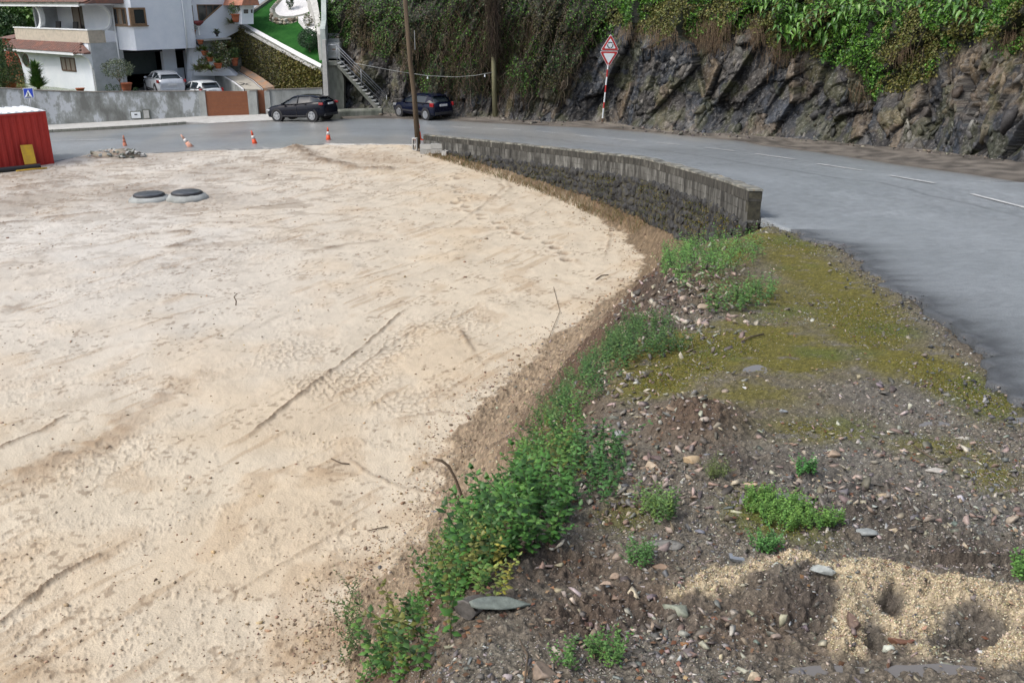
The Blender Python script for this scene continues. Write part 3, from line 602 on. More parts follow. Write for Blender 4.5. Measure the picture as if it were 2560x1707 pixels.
c = mix(c, r_shade*.5, np.clip(crk*7+.5*sst(.40, .3, nn4)+.5*sst(.1, -.25, cd), 0, .95)); c = mix(c, r_moss, np.clip(sst(.5, .62, fbm(SS*1.6, HH*1.3, 3, 73))*.45+veg*.6, 0, .8))  # crevice shade painted into the rock colour: cracks and set-back faces go black
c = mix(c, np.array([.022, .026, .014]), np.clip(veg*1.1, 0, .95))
st2 = fbm(SS*9-HH*3, HH*1.6, 3, 75); sp2 = fbm(SS*20, HH*20, 3, 76); c = c*(.10+1.0*st2+.4*sp2)[..., None]; c = mix(c, r_pale, sst(.66, .74, sp2)*.4*(1-veg))
ccol = c.reshape(-1, 3)
ci = np.arange(SS.size).reshape(SS.shape)
CF = np.stack([ci[:-1, :-1], ci[:-1, 1:], ci[1:, 1:], ci[1:, :-1]], -1).reshape(-1, 4)
CF = CF[:, ::-1]
CV = np.stack([CXx, CYy, CZz], -1).reshape(-1, 3)
tag(np_mesh('rock_cliff', CV, CF, m_rock, col=c.reshape(-1, 3)), kind='structure')
# hill that carries on above and behind the cliff and the houses
def hill(name, prof, n2, cA, cB, seed, amp=2.0):
    P = resample(prof, 80); k = np.linspace(0, 1, 30)
    d = np.gradient(P, axis=0); d /= np.linalg.norm(d[:, :2], axis=1)[:, None]
    X = P[:, None, 0]+n2[0]*k[None, :]; Y = P[:, None, 1]+n2[1]*k[None, :]; Z = P[:, None, 2]+n2[2]*k[None, :]**.9
    Z = Z+(fbm(X*.15, Y*.15, 4, seed)-.5)*amp*sst(0, .15, k)[None, :]
    c_ = mix(np.array(cA), np.array(cB), fbm(X*.4, Y*.4, 4, seed+1))
    i_ = np.arange(X.size).reshape(X.shape)
    return tag(np_mesh(name, np.stack([X, Y, Z], -1).reshape(-1, 3), np.stack([i_[:-1, :-1], i_[1:, :-1], i_[1:, 1:], i_[:-1, 1:]], -1).reshape(-1, 4), m_soil, col=c_.reshape(-1, 3), attrs={'rgh': np.full(X.size, .9)}, smooth=True), kind='structure'), (X, Y, Z)
topX = CXx[:, -1]; topY = CYy[:, -1]; topZ = CZz[:, -1]
sel = np.arange(0, 1930, 80)
hill('hillside', [(topX[i], topY[i], topZ[i]-.3) for i in sel], (18, 60, 22), (.05, .08, .025), (.12, .12, .05), 80)
_, HL = hill('valley_side', [(-90, 74, -1.5), (-60, 78, -1.2), (-38, 80, .5), (-24, 82, 3), (-14, 82, 5), (-8, 74, 9), (-6, 70, 13)], (-14, 70, 46), (.04, .085, .02), (.10, .17, .04), 84, 5)
#@@PART2
# ------------------------------------------------------------------ leaf, strand and stone builders
def diamond(P, A, S, size, asp, col, name, mat, fold=.25):
    """P base points, A leaf axis, S side axis (n,3): five-vertex folded leaves"""
    n = len(P); size = np.asarray(size)[:, None] if np.ndim(size) else size
    N = np.cross(A, S)
    mid = P+A*size*.5+N*size*fold*asp; l = P+A*size*.42+S*size*asp*.5; r = P+A*size*.42-S*size*asp*.5; tip = P+A*size
    V = np.stack([P, l, tip, r, mid], 1).reshape(-1, 3); b = np.arange(n)[:, None]*5
    F = np.concatenate([b+[0, 4, 1], b+[1, 4, 2], b+[0, 3, 4], b+[3, 2, 4]], 0)
    return np_mesh(name, V, F, mat, col=np.repeat(col, 5, 0))
def unit(v): return v/(np.linalg.norm(v, axis=-1, keepdims=True)+1e-9)
def leafcloud(name, P, N, size, asp, col, mat, down=.5, spread=.9):
    n = len(P); A = unit(N*rng.uniform(.1, .9, (n, 1))+rng.normal(0, spread, (n, 3))+np.array([0, 0, -down]))
    S = unit(np.cross(A, rng.normal(0, 1, (n, 3))+N*1.5))
    return diamond(P, A, S, size, asp, col, name, mat)
def strands(name, paths, r, col, mat, n=3):
    """paths (m,k,3), r (m,), col (m,3)"""
    m, k, _ = paths.shape; d = np.gradient(paths, axis=1); d = unit(d)
    a = unit(np.cross(d, np.array([0.31, .9, .2]))); b = np.cross(d, a); rr = (np.asarray(r)[:, None]*np.linspace(1, .45, k)[None, :])[..., None]
    V = np.stack([paths+(a*math.cos(2*math.pi*i/n)+b*math.sin(2*math.pi*i/n))*rr for i in range(n)], 2).reshape(-1, 3)
    I = np.arange(m*k*n).reshape(m, k, n)
    F = np.stack([I[:, :-1, :], np.roll(I, -1, 2)[:, :-1, :], np.roll(I, -1, 2)[:, 1:, :], I[:, 1:, :]], -1).reshape(-1, 4)
    return np_mesh(name, V, F, mat, col=np.repeat(col, k*n, 0))
def ico(sub):
    import bmesh
    bm = bmesh.new(); bmesh.ops.create_icosphere(bm, subdivisions=sub, radius=1)
    v = np.array([q.co[:] for q in bm.verts]); f = np.array([[q.index for q in g.verts] for g in bm.faces]); bm.free(); return v, f
ICO1, ICO2, ICO3 = ico(1), ico(2), ico(3)
def rockshape(seed, base=ICO2, cuts=9, lo=.55, rough=.06):
    r = np.random.default_rng(seed); v = base[0].copy()
    for _ in range(cuts):
        n = unit(r.normal(0, 1, 3)); d = r.uniform(lo, .9); k = v@n-d; v = v-np.where(k > 0, k, 0)[:, None]*n
    v += r.normal(0, rough, v.shape)*.5
    return v/np.abs(v).max(0)
PEB = [rockshape(i, ICO1, 9, .25, .10) for i in range(16)]
def scatter_stones(name, P, size, flat, col, mat, shapes=PEB, F0=ICO1[1], tilt=.35):
    n = len(P); K = len(shapes[0]); sh = np.array(shapes)[rng.integers(0, len(shapes), n)]
    s = np.stack([size*rng.uniform(.7, 1.3, n), size*rng.uniform(.5, 1, n), size*flat*rng.uniform(.7, 1.3, n)], 1)
    v = sh*s[:, None, :]
    a = rng.uniform(0, 6.28, n); ca, sa = np.cos(a)[:, None], np.sin(a)[:, None]
    b = rng.normal(0, tilt, n); cb, sb = np.cos(b)[:, None], np.sin(b)[:, None]
    y = v[..., 1]*cb-v[..., 2]*sb; z = v[..., 1]*sb+v[..., 2]*cb; x = v[..., 0]
    v = np.stack([x*ca-y*sa, x*sa+y*ca, z], -1)+P[:, None, :]
    F = (np.arange(n)[:, None, None]*K+F0[None]).reshape(-1, 3)
    return np_mesh(name, v.reshape(-1, 3), F, mat, col=np.repeat(col, K, 0))
def hullshape(seed, n=9):
    import bmesh
    r = np.random.default_rng(seed); p = r.uniform(-1, 1, (n, 3)); p = p/np.maximum(np.abs(p).max(1, keepdims=True), .55)
    bm = bmesh.new(); [bm.verts.new(q) for q in p]; res = bmesh.ops.convex_hull(bm, input=bm.verts)
    bmesh.ops.delete(bm, geom=[g for g in res['geom_interior'] if isinstance(g, bmesh.types.BMVert)], context='VERTS')
    bm.verts.index_update(); v = np.array([q.co[:] for q in bm.verts]); f = np.array([[q.index for q in g.verts] for g in bm.faces]); bm.free(); return v, f
HUL = [hullshape(q, 9) for q in range(16)]; HUL2 = [hullshape(50+q, 13) for q in range(14)]
def scatter_shapes(name, P, S3, R3, col, mat, shapes):
    """P (n,3), S3 (n,3) scales, R3 (n,3,3) rotations; angular pieces of differing make"""
    which = rng.integers(0, len(shapes), len(P)); Vs, Fs, Cs, o_ = [], [], [], 0
    for k_, (v, f) in enumerate(shapes):
        m = which == k_
        if not m.any(): continue
        q = (v[None]*S3[m][:, None, :])@np.swapaxes(R3[m], 1, 2)+P[m][:, None, :]; nk = m.sum()
        Vs.append(q.reshape(-1, 3)); Fs.append((np.arange(nk)[:, None, None]*len(v)+f[None]).reshape(-1, 3)+o_); Cs.append(np.repeat(col[m], len(v), 0)); o_ += nk*len(v)
    return np_mesh(name, np.concatenate(Vs), np.concatenate(Fs), mat, col=np.concatenate(Cs))
def rotm(yaw, tilt, roll):
    cy, sy, ct, st_, cr_, sr = np.cos(yaw), np.sin(yaw), np.cos(tilt), np.sin(tilt), np.cos(roll), np.sin(roll); z_, o1 = yaw*0, yaw*0+1
    A_ = np.stack([cy, -sy, z_, sy, cy, z_, z_, z_, o1], -1).reshape(-1, 3, 3); B_ = np.stack([o1, z_, z_, z_, ct, -st_, z_, st_, ct], -1).reshape(-1, 3, 3); C_ = np.stack([cr_, z_, sr, z_, o1, z_, -sr, z_, cr_], -1).reshape(-1, 3, 3)
    return A_@C_@B_
def chips(name, P, size, flat, col, mat=None, tilt=.35):
    n = len(P); S3 = np.stack([size*rng.uniform(.8, 1.4, n), size*rng.uniform(.45, .9, n), size*flat*rng.uniform(.6, 1.3, n)], 1)
    return scatter_shapes(name, P, S3, rotm(rng.uniform(0, 6.28, n), rng.normal(0, tilt, n), rng.normal(0, tilt, n)), col, mat or m_pebble, HUL)
def pick(weight, n, jit=0.0):
    wgt = weight.ravel().astype(float); wgt = wgt/wgt.sum(); i = rng.choice(len(wgt), n, p=wgt); return i
G3 = np.stack([GX, GYY, gz], -1).reshape(-1, 3)
gpx, gpy = proj(G3[:, 0], G3[:, 1], G3[:, 2])
inframe = (gpx > -150) & (gpx < 2720) & (gpy < 1900)
def ground_at(x, y):
    return G3[int(np.argmin((gpx-x)**2+(gpy-y)**2))]
C3 = CV; cpx1, cpy1 = proj(C3[:, 0], C3[:, 1], C3[:, 2])
def cliff_at(x, y):
    return C3[int(np.argmin((cpx1-x)**2+(cpy1-y)**2))]
def colmix(n, *cols, j=.25):
    k = rng.integers(0, len(cols), n); c = np.array(cols, float)[k]*rng.uniform(1-j, 1+j, (n, 1)); return c*rng.uniform(.9, 1.1, (n, 3))
CN = np.repeat(np.concatenate([nout, np.zeros((len(nout), 1))], 1)[:, None, :], HH.shape[1], 1).reshape(-1, 3)

# ------------------------------------------------------------------ plants on the cliff
vis = ((cpx > -50) & (cpx < 2700) & (cpy > -140) & (HH > 0)).ravel()
wv = (veg.ravel()**1.2)*vis
gz_ = (sst(1440, 1560, cpx)*1.0).ravel()
i = pick(wv*(gz_*1.0+.75+.4*sst(1010, 880, cpx).ravel()), 76000)
clump = fbm(SS*1.4, HH*1.7, 3, 201).ravel()[i]; tone = fbm(SS*.8, HH*.9, 3, 202).ravel()[i]
P = C3[i]+CN[i]*(rng.uniform(0, .35, (len(i), 1))*(clump[:, None]*2.2-.3)).clip(0, .8)+rng.normal(0, .05, (len(i), 3))
xx, yy = cpx1[i], cpy1[i]
green = colmix(len(i), (.05, .14, .015), (.08, .20, .022), (.035, .10, .018), (.12, .25, .03)); olive = colmix(len(i), (.12, .13, .03), (.10, .12, .03), (.15, .14, .04)); dgreen = colmix(len(i), (.022, .06, .015), (.035, .085, .02), (.05, .08, .02), (.065, .065, .02), (.05, .13, .025)); br = colmix(len(i), (.10, .07, .045), (.07, .055, .035))
k1 = sst(1480, 1560, xx)[:, None]; kl = sst(1010, 960, xx)[:, None]
col = dgreen*(1-k1)+green*k1
col = np.where(((tone > .55)[:, None]), olive*(.5+.5*k1), col)
col = np.where((rng.random(len(i)) < .30*(1-k1[:, 0])) [:, None], br, col)
gp_ = (fbm(SS*.6, HH*.5, 3, 207).ravel()[i] > .53)[:, None] & (k1 < .5) & (rng.random((len(i), 1)) < .75); col = np.where(gp_, green*.8, col)
col = np.where((kl > .5) & (tone < .56)[:, None], green*np.array([.9, .85, 1.3]), col)
col = np.where(((yy > 120) & (xx > 2100) & (tone > .45))[:, None], olive, col)
o = leafcloud('ivy', P, CN[i], rng.uniform(.06, .15, len(i))*np.where(xx > 1450, 1, .9), .75, col, m_leaf, down=.7)
tag(o, 'mass of green ivy and creepers draped over the rock face', 'ivy', kind='stuff')
# hanging vines and dry stems
wb = (veg.ravel()*vis*(sst(1500, 1430, cpx)*(.15+.85*sst(980, 1050, cpx))*sst(.35, .6, fbm(SS*.5, HH*.25, 3, 203))+.05).ravel())
i = pick(wb, 2100); m = len(i); k = 8
L = rng.uniform(.5, 2.0, m); t = np.linspace(0, 1, k)
ph = rng.uniform(0, 6.28, (m, 3)); am = rng.uniform(.03, .22, (m, 3))
w_ = np.stack([np.cumsum(rng.normal(0, .09, (m, k)), 1), np.cumsum(rng.normal(0, .05, (m, k)), 1), np.cumsum(rng.normal(0, .04, (m, k)), 1)], -1)
pt = C3[i][:, None, :]+CN[i][:, None, :]*(rng.uniform(.05, .45, (m, 1))*np.ones(k)[None]+t*.12)[..., None]+w_*L[:, None, None]
pt[..., 2] -= t[None]*L[:, None]
colv = colmix(m, (.07, .05, .035), (.035, .028, .02), (.11, .085, .06), (.075, .055, .035), (.05, .05, .02), (.16, .13, .10), j=.35)
tag(strands('hanging_vines', pt, rng.uniform(.006, .018, m), colv, m_matte), 'tangle of brown leafless vines hanging down the cliff', 'vines', kind='stuff')
# dry grass tufts in the middle of the cliff
pts = []; cc_ = []
for (x, y, rx, ry, nn) in [(1790, 70, 45, 45, 500), (1740, 90, 40, 30, 260), (1650, 85, 40, 25, 200), (1895, 70, 30, 35, 260), (1950, 120, 40, 30, 240), (1590, 70, 40, 20, 160), (2260, 120, 50, 25, 120), (2540, 90, 40, 25, 200), (1120, 120, 120, 80, 250), (920, 90, 60, 40, 160), (2150, 215, 30, 20, 60)]:
    for _ in range(nn):
        q = cliff_at(x+rng.normal(0, rx*.5), y+rng.normal(0, ry*.5)); j = 0
        L = rng.uniform(.35, .9); t = np.linspace(0, 1, 5)[:, None]; dx = rng.normal(0, .2)
        n_ = np.array([-.25, -.95, 0]); pts.append(q+n_*(.1+t*L*.45)+np.array([dx, 0, 0])*t*L+np.array([0, 0, 1])*(t*.25-t*t)*L)
        cc_.append(np.array([(.22, .16, .105), (.17, .12, .08), (.26, .20, .13)][rng.integers(0, 3)])*rng.uniform(.7, 1.2))
tag(strands('dry_grass', np.array(pts), np.full(len(pts), .009), np.array(cc_), m_matte), 'straw coloured dry grass drooping from ledges of the cliff', 'grass', kind='stuff')
# angular blocks standing proud of the face
i = pick(((1-veg.ravel())**1.5)*vis*(HH.ravel() > .05)*(HH.ravel() < 7)*(.25+sst(.45, .6, fbm(SS*.9, HH*.9, 3, 205)).ravel())*(abs(cpx1-1508) > 26)*(abs(cpx1-1238) > 14), 1100); n = len(i)
bs_ = np.exp(rng.normal(-2.1, .45, n)).clip(.06, .32)
nb = np.arctan2(CN[i][:, 1], CN[i][:, 0])+math.pi/2
S3 = bs_[:, None]*np.stack([rng.uniform(.45, .95, n), rng.uniform(.3, .6, n), rng.uniform(.8, 1.7, n)], 1)
FR_P = C3[i]-CN[i]*(bs_[:, None]*.26); FR_R = rotm(nb+rng.normal(0, .35, n), rng.normal(-.1, .22, n), rng.normal(.45, .25, n)-(rng.random(n) < .25)*.9)
if 0: vv = np.array(SHR)[rng.integers(0, 14, n)]*(bs_[:, None]*np.stack([rng.uniform(.35, .8, n), rng.uniform(.3, .55, n), rng.uniform(.9, 1.6, n)], 1))[:, None, :]
fcol = colmix(n, (.050, .057, .070), (.062, .068, .080), (.060, .050, .040), (.15, .12, .08), (.028, .030, .036), (.085, .08, .072), (.045, .05, .055), j=.45)
fcol = np.clip(ccol[i]*rng.uniform(.7, 1.9, (n, 1))*.75+fcol*.25, .01, .4)
tag(scatter_shapes('rock_fragments', FR_P, S3, FR_R, fcol, m_rock, HUL2), 'angular slate blocks jutting from the rock cut', 'rock', kind='stuff')
i = pick(vis*np.exp(-((HH-.02)/.12)**2).ravel(), 900)
tag(scatter_stones('fallen_chips', C3[i]+CN[i]*rng.uniform(.0, .9, (900, 1))+[0, 0, .05], np.exp(rng.normal(-3.1, .5, 900)).clip(.02, .16), .6, colmix(900, (.16, .14, .11), (.09, .085, .08), (.26, .24, .2), j=.3), m_pebble), 'rock chips fallen at the foot of the cliff', 'rubble', kind='stuff')
# big arrow-shaped leaves at the top of the cliff
def arum_leaf():
    prof = [(0, 0), (-.10, .24), (.05, .26), (.3, .22), (.6, .13), (1, 0)]
    v = []; 
    for x, w_ in prof:
        z = .12*math.sin(max(x, 0)*2.6)-.25*max(x, 0)**2
        v += [(x, -w_, z+.35*w_), (x, -w_*.5, z+.05*w_), (x, 0, z), (x, w_*.5, z+.05*w_), (x, w_, z+.35*w_)]
    f = [(r*5+c, r*5+c+1, r*5+c+6, r*5+c+5) for r in range(5) for c in range(4)]
    return v, f
av, af = arum_leaf(); arum_mats = [M('arum_green', (.05, .14, .02), (.08, .19, .03), 3, .38), M('arum_lime', (.13, .26, .04), (.09, .20, .03), 3, .38), M('arum_deep', (.03, .085, .02), (.045, .11, .025), 3, .38)]
arum_me = []
for mm in arum_mats:
    me = bpy.data.meshes.new('leaf'); me.from_pydata(av, [], af); me.materials.append(mm); me.polygons.foreach_set('use_smooth', [True]*len(af)); arum_me.append(me)
A_SP = [(1965, 20), (1990, 62), (2012, 15), (2030, 70), (2045, 40), (2075, 15), (2100, 60), (2125, 25), (2150, 12), (2185, 20), (2225, 22), (1960, 85), (2060, 95), (2420, 15), (2445, 50), (2480, 20), (2540, 15), (1925, 15), (2320, 8), (2385, 10), (2270, 12), (2008, 98)]
A_LB = ['arrow-leaved arum plant %s' % q for q in ['at the left end of the big clump over the rock', 'with lime leaves in the upper left of the big clump', 'just right of the lime-leaved one at the top', 'drooping in the middle of the clump', 'in the heart of the big clump', 'at the top edge right of the clump heart', 'hanging lowest on the right side of the clump', 'on the right shoulder of the clump', 'at the top edge beyond the right shoulder', 'spreading right of the big clump', 'with one broad pale leaf standing apart on the ivy', 'at the lower left tip of the clump', 'hanging lowest over the dark hollow', 'at the top of the second clump farther along the road', 'below the top of the second clump', 'on the right side of the second clump', 'at the far right corner above the brown creeper', 'alone left of the big clump', 'in the ivy midway between the two clumps', 'just left of the second clump', 'low in the ivy right of the pale broad leaf', 'at the foot of the clump above the bare roots']]
for q, ((x, y), lb) in enumerate(zip(A_SP, A_LB)):
    b = cliff_at(x, y); e = empty('arum_plant', b+np.array([-.2, -.25, .1]), 0, lb, 'plant', 'arum plants along the top of the cliff')
    for j in range(15):
        a = -math.pi/2-.35+random.uniform(-1.3, 1.3); s_ = random.uniform(.24, .48)
        d = np.array([math.cos(a), math.sin(a), 0])
        obj_from(arum_me[random.choice([0, 0, 1, 2, 0, 1])], 'leaf', e, d*random.uniform(.05, .5)+np.array([random.uniform(-.35, .35), 0, random.uniform(-.45, .35)]), (random.uniform(-.5, .5), random.uniform(.1, 1.2), a), (s_,)*3)

# ------------------------------------------------------------------ fallen stones on the bank, gravel, leaves, nettles
W_ = inframe & (GYY.ravel() < 20) & (GI['dxt'].ravel() > -.25) & (GI['de'].ravel() > .02)
B = {k_: v_.ravel() for k_, v_ in GI['B'].items()}
gk = GI['k'].ravel(); dxc = GI['dxc'].ravel(); dxt = GI['dxt'].ravel(); gy_ = GYY.ravel()
patch = sst(.42, .62, fbm(GX*1.5, GYY*1.5, 3, 301)).ravel()
wt = W_*(.12+patch*.7+.8*B['grey']+.35*B['brown']-.25*B['moss']-.3*B['yell']).clip(.02, 2)
i = pick(wt*(1-.55*sst(1380, 1500, gpy)), 21000)
sz = np.exp(rng.normal(-5.15, .6, len(i)))*(.75+.055*gy_[i]); sz = sz.clip(.0025, .05)
col = colmix(len(i), (.30, .28, .24), (.22, .20, .17), (.14, .135, .13), (.38, .33, .25), (.18, .155, .13), (.22, .19, .155), (.38, .37, .34), (.16, .17, .17), (.10, .09, .08), (.12, .10, .085), j=.35)
tag(chips('gravel', G3[i]+[0, 0, .001], sz, .38, col), 'loose shale gravel strewn over the roadside bank', 'gravel', kind='stuff')
OCT = (unit(np.array([(1, 0, 0), (-1, 0, 0), (0, 1, 0), (0, -1, 0), (0, 0, 1), (0, 0, -1)], float)), np.array([(0, 2, 4), (2, 1, 4), (1, 3, 4), (3, 0, 4), (2, 0, 5), (1, 2, 5), (3, 1, 5), (0, 3, 5)]))
OSH = [OCT[0]*rng.uniform(.6, 1.2, (6, 1))+rng.normal(0, .12, (6, 3)) for _ in range(12)]
i = pick(W_*(.25+patch+.9*B['grey']+.2*B['moss'])*(1-.8*(B['yell'] > .4)), 42000)
tag(scatter_stones('fine_grit', G3[i]+rng.normal(0, .004, (len(i), 3))*[1, 1, 0], (np.exp(rng.normal(-5.75, .4, len(i)))*(.8+.09*gy_[i])).clip(.0015, .02), .5, colmix(len(i), (.34, .32, .28), (.22, .205, .18), (.13, .125, .12), (.46, .44, .40), (.09, .08, .07), j=.3), m_pebble, OSH, OCT[1], .5), 'fine grit between the stones of the bank', 'gravel', kind='stuff')
i = pick(inframe*(gk > .5)*(dxt > 0)*(GI['t'].ravel() < .75)*(gy_ < 30), 9000)
tag(scatter_stones('slope_clods', G3[i], (np.exp(rng.normal(-4.3, .5, len(i)))*(.5+.05*gy_[i])).clip(.006, .07), .7, colmix(len(i), (.31, .235, .155), (.20, .145, .095), (.40, .32, .23), (.13, .095, .065), (.25, .185, .12), j=.25), m_pebble, OSH, OCT[1], .6), 'clods of ochre earth on the slope of the bank', 'soil', kind='stuff')
# crumbled asphalt along the broken road edge
en = resample([tuple(p_) for p_ in N2[(tq > 1) & (tq < 8.6)]], 2200); en = en+rng.normal(0, .2, en.shape)-[.1, 0]; ez = np.minimum(SZ(en[:, 0], en[:, 1])-.02, SZ(en[:, 0], en[:, 1]))
tag(scatter_stones('asphalt_crumbs', np.stack([en[:, 0], en[:, 1], ez], 1), (np.exp(rng.normal(-4.6, .6, len(en)))).clip(.004, .035), .6, colmix(len(en), (.045, .047, .05), (.08, .082, .085), (.14, .14, .14), (.2, .18, .15), j=.3), m_pebble, OSH, OCT[1], .5), 'crumbs of broken asphalt along the road edge', 'rubble', kind='stuff')
i = pick(W_*(np.exp(-((gpx-1700)/130)**2-((gpy-735)/75)**2)+.5*np.exp(-((gpx-1640)/90)**2-((gpy-800)/60)**2)+.25*np.exp(-((gpx-1500)/200)**2-((gpy-900)/200)**2)*(dxc > -.8)+.18*B['grey']+.35*np.exp(-((gpx-1600)/170)**2-((gpy-1150)/150)**2)+.12*B['brown']), 1500)
col = colmix(len(i), (.36, .31, .25), (.24, .20, .16), (.16, .15, .14), (.26, .19, .15), (.42, .38, .32), (.13, .11, .09), j=.3)
tag(chips('rubble', G3[i]+[0, 0, .01], (rng.uniform(.012, .034, len(i))*(.5+.11*gy_[i])).clip(.01, .085), .32, col, tilt=.55), 'broken reddish and grey stones tipped along the bank edge', 'rubble', kind='stuff')
# crumbs of earth on the lot and at the toe of the bank
Wl = inframe & (gk < .6) & (gpy > 380)
toe = np.exp(-(dxt/.5)**2)
i = pick(Wl*(.03+toe*1.0*(gpy > 420)+.5*np.exp(-((gpx-820)/150)**2-((gpy-1560)/90)**2)+.07*sst(1000, 1700, gpy)), 6000)
col = colmix(len(i), (.30, .21, .13), (.22, .15, .09), (.42, .32, .2), (.17, .12, .08), j=.25)
tag(scatter_stones('earth_crumbs', G3[i]+[0, 0, .002], (np.exp(rng.normal(-4.6, .5, len(i)))*(.55+.05*gy_[i])).clip(.004, .05), .6, col, m_pebble), 'small crumbs of earth lying on the sand', 'soil', kind='stuff')
i = pick(W_*(B['yell']**1.5)*sst(.15, .6, B['yell']-B['dark'])*(gpy > 1330), 16000)
tag(scatter_stones('sand_grains', G3[i]+rng.normal(0, .003, (len(i), 3)), rng.uniform(.0018, .0055, len(i)), .8, colmix(len(i), (.50, .42, .28), (.62, .54, .40), (.38, .31, .19), (.30, .25, .17), j=.2), m_pebble, PEB, tilt=1), 'coarse yellow sand grains piled on the bank', 'sand', kind='stuff')
# dead leaves
i = pick(W_*(.1+.8*np.exp(-((gpx-1560)/130)**2-((gpy-1150)/170)**2)+.5*B['grey']+.5*np.exp(-((dxc+.2)/.5)**2)), 1300)
n = len(i); A = unit(np.stack([rng.normal(0, 1, n), rng.normal(0, 1, n), rng.normal(0, .25, n)], 1)); S = unit(np.cross(A, np.array([0, 0, 1])+rng.normal(0, .3, (n, 3))))
tag(diamond(G3[i]+[0, 0, .012], A, S, rng.uniform(.014, .036, n)*(.8+.05*gy_[i]), .65, colmix(n, (.14, .07, .045), (.20, .115, .07), (.10, .06, .04), (.30, .21, .14), j=.3), 'dead_leaves', m_matte, -.3), 'curled brown dead leaves among the stones', 'leaves', kind='stuff')
# low moss and clover
i = pick(W_*(B['moss']**2)*patch, 24000); n = len(i)
A = unit(np.stack([rng.normal(0, .6, n), rng.normal(0, .6, n), rng.uniform(.2, 1, n)], 1)); S = unit(np.cross(A, rng.normal(0, 1, (n, 3))))
tag(diamond(G3[i], A, S, rng.uniform(.006, .014, n)*(.7+.05*gy_[i]), .6, colmix(n, (.17, .16, .035), (.13, .15, .04), (.21, .17, .05), (.10, .13, .03)), 'moss', m_matte), 'olive moss cushions over the gravel', 'moss', kind='stuff')

def nettle_proto(seed, nodes_=9, h=.42, leaf=.075, tint=0):
    r = np.random.default_rng(seed); P_ = []; A_ = []; S_ = []; L_2 = []; c_ = []
    bend = r.normal(0, .10, 2)
    st = np.array([[bend[0]*(z/h)**2, bend[1]*(z/h)**2, z] for z in np.linspace(0, h, 5)])
    for k_ in range(nodes_):
        f = (k_+1.5)/(nodes_+.5); z = h*f; b_ = np.array([bend[0]*f*f, bend[1]*f*f, z]); a0 = k_*1.57+r.normal(0, .25)
        for q in (0, 1):
            a = a0+q*math.pi; el = r.uniform(-.25, .35)+.5*(f > .9)
            A_.append([math.cos(a)*math.cos(el), math.sin(a)*math.cos(el), math.sin(el)]); S_.append([-math.sin(a), math.cos(a), r.normal(0, .15)])
            P_.append(b_); L_2.append(leaf*(1.1-.55*abs(f-.45)*1.4)*r.uniform(.8, 1.2)); c_.append(r.uniform(.55, 1.45))
    return st, np.array(P_), unit(np.array(A_)), unit(np.array(S_)), np.array(L_2), np.array(c_)
PROT = [nettle_proto(q) for q in range(7)]
def plant_mass(name, pos, scale, tints, mat=m_leaf, asp=.62, stemcol=(.07, .08, .03), leafk=1.0):
    Ps = []; As = []; Ss = []; Ls = []; Cs = []; st = []
    for p, s_ in zip(pos, scale):
        pr = PROT[rng.integers(0, 7)]; a = rng.uniform(0, 6.28); ca, sa = math.cos(a), math.sin(a)
        R = np.array([[ca, -sa, 0], [sa, ca, 0], [0, 0, 1]]).T
        lean = rng.normal(0, .22, 2); 
        def tr(v): 
            w2 = (v@R)*s_; w2[:, 0] += lean[0]*w2[:, 2]; w2[:, 1] += lean[1]*w2[:, 2]; return w2+p
        st.append(tr(pr[0])); Ps.append(tr(pr[1])); As.append(pr[2]@R); Ss.append(pr[3]@R); Ls.append(pr[4]*s_*leafk)
        tt_ = np.array(tints[rng.integers(0, len(tints))]); Cs.append(pr[5][:, None]*tt_[None])
    P_ = np.concatenate(Ps); A_ = np.concatenate(As); S_ = np.concatenate(Ss)
    e = empty(name, pos.mean(0)); P_ = P_-pos.mean(0); st = np.array(st)-pos.mean(0)
    o = diamond(P_, unit(A_+rng.normal(0, .12, A_.shape)), S_, np.concatenate(Ls), asp, np.concatenate(Cs), 'leaves', mat, .3); o.parent = e; tag(o, kind='stuff')
    s2 = strands('stems', np.array(st), np.array(scale)*.004, np.tile(stemcol, (len(st), 1)), m_matte); s2.parent = e; tag(s2, kind='stuff')
    return e
NT = [(.045, .12, .022), (.065, .155, .03), (.04, .09, .022), (.10, .19, .04), (.12, .13, .03)]
def mass_at(name, lst, n, sc_rng, tints, label, cat='nettles', kind=None, extra=None, **kw):
    wgt = np.zeros(len(gpx))
    for (x, y, rx, ry, rot) in lst:
        c_, s_ = math.cos(math.radians(rot)), math.sin(math.radians(rot)); dx = gpx-x; dy = gpy-y
        u = (dx*c_+dy*s_)/rx; v_ = (-dx*s_+dy*c_)/ry; wgt = np.maximum(wgt, (u*u+v_*v_ < 1).astype(float))
    wgt *= inframe*(gk > .3)
    i = pick(wgt, n); P_ = G3[i]+rng.normal(0, .01, (n, 3))*[1, 1, 0]; s_ = rng.uniform(*sc_rng, n)
    o = plant_mass(name, P_, s_, tints, **kw); tag(o, label, cat, kind=kind); return o
mass_at('nettle_patch', [(1000, 1640, 150, 60, -25), (930, 1690, 120, 50, 0), (1080, 1540, 90, 60, -40)], 150, (.3, .65), NT, 'dark green nettle patch at the foot of the bank nearest the viewer', kind='thing')
mass_at('nettle_patch', [(1150, 1430, 80, 80, -40), (1120, 1380, 70, 60, -40)], 120, (.3, .65), NT, 'narrow nettle patch beside the long slate slab', kind='thing')
mass_at('nettle_patch', [(1290, 1330, 150, 75, -15), (1240, 1370, 110, 50, -10)], 190, (.4, .75), [(.045, .13, .025), (.06, .16, .03), (.035, .095, .022), (.09, .19, .04)], 'bushiest nettle patch with broad leaves beside the bent stick', kind='thing', leafk=1.15)
mass_at('nettle_patch', [(1370, 1160, 80, 90, 20), (1380, 1080, 75, 60, 0)], 210, (.3, .6), NT, 'nettle patch halfway along the bank above the cracked mud', kind='thing')
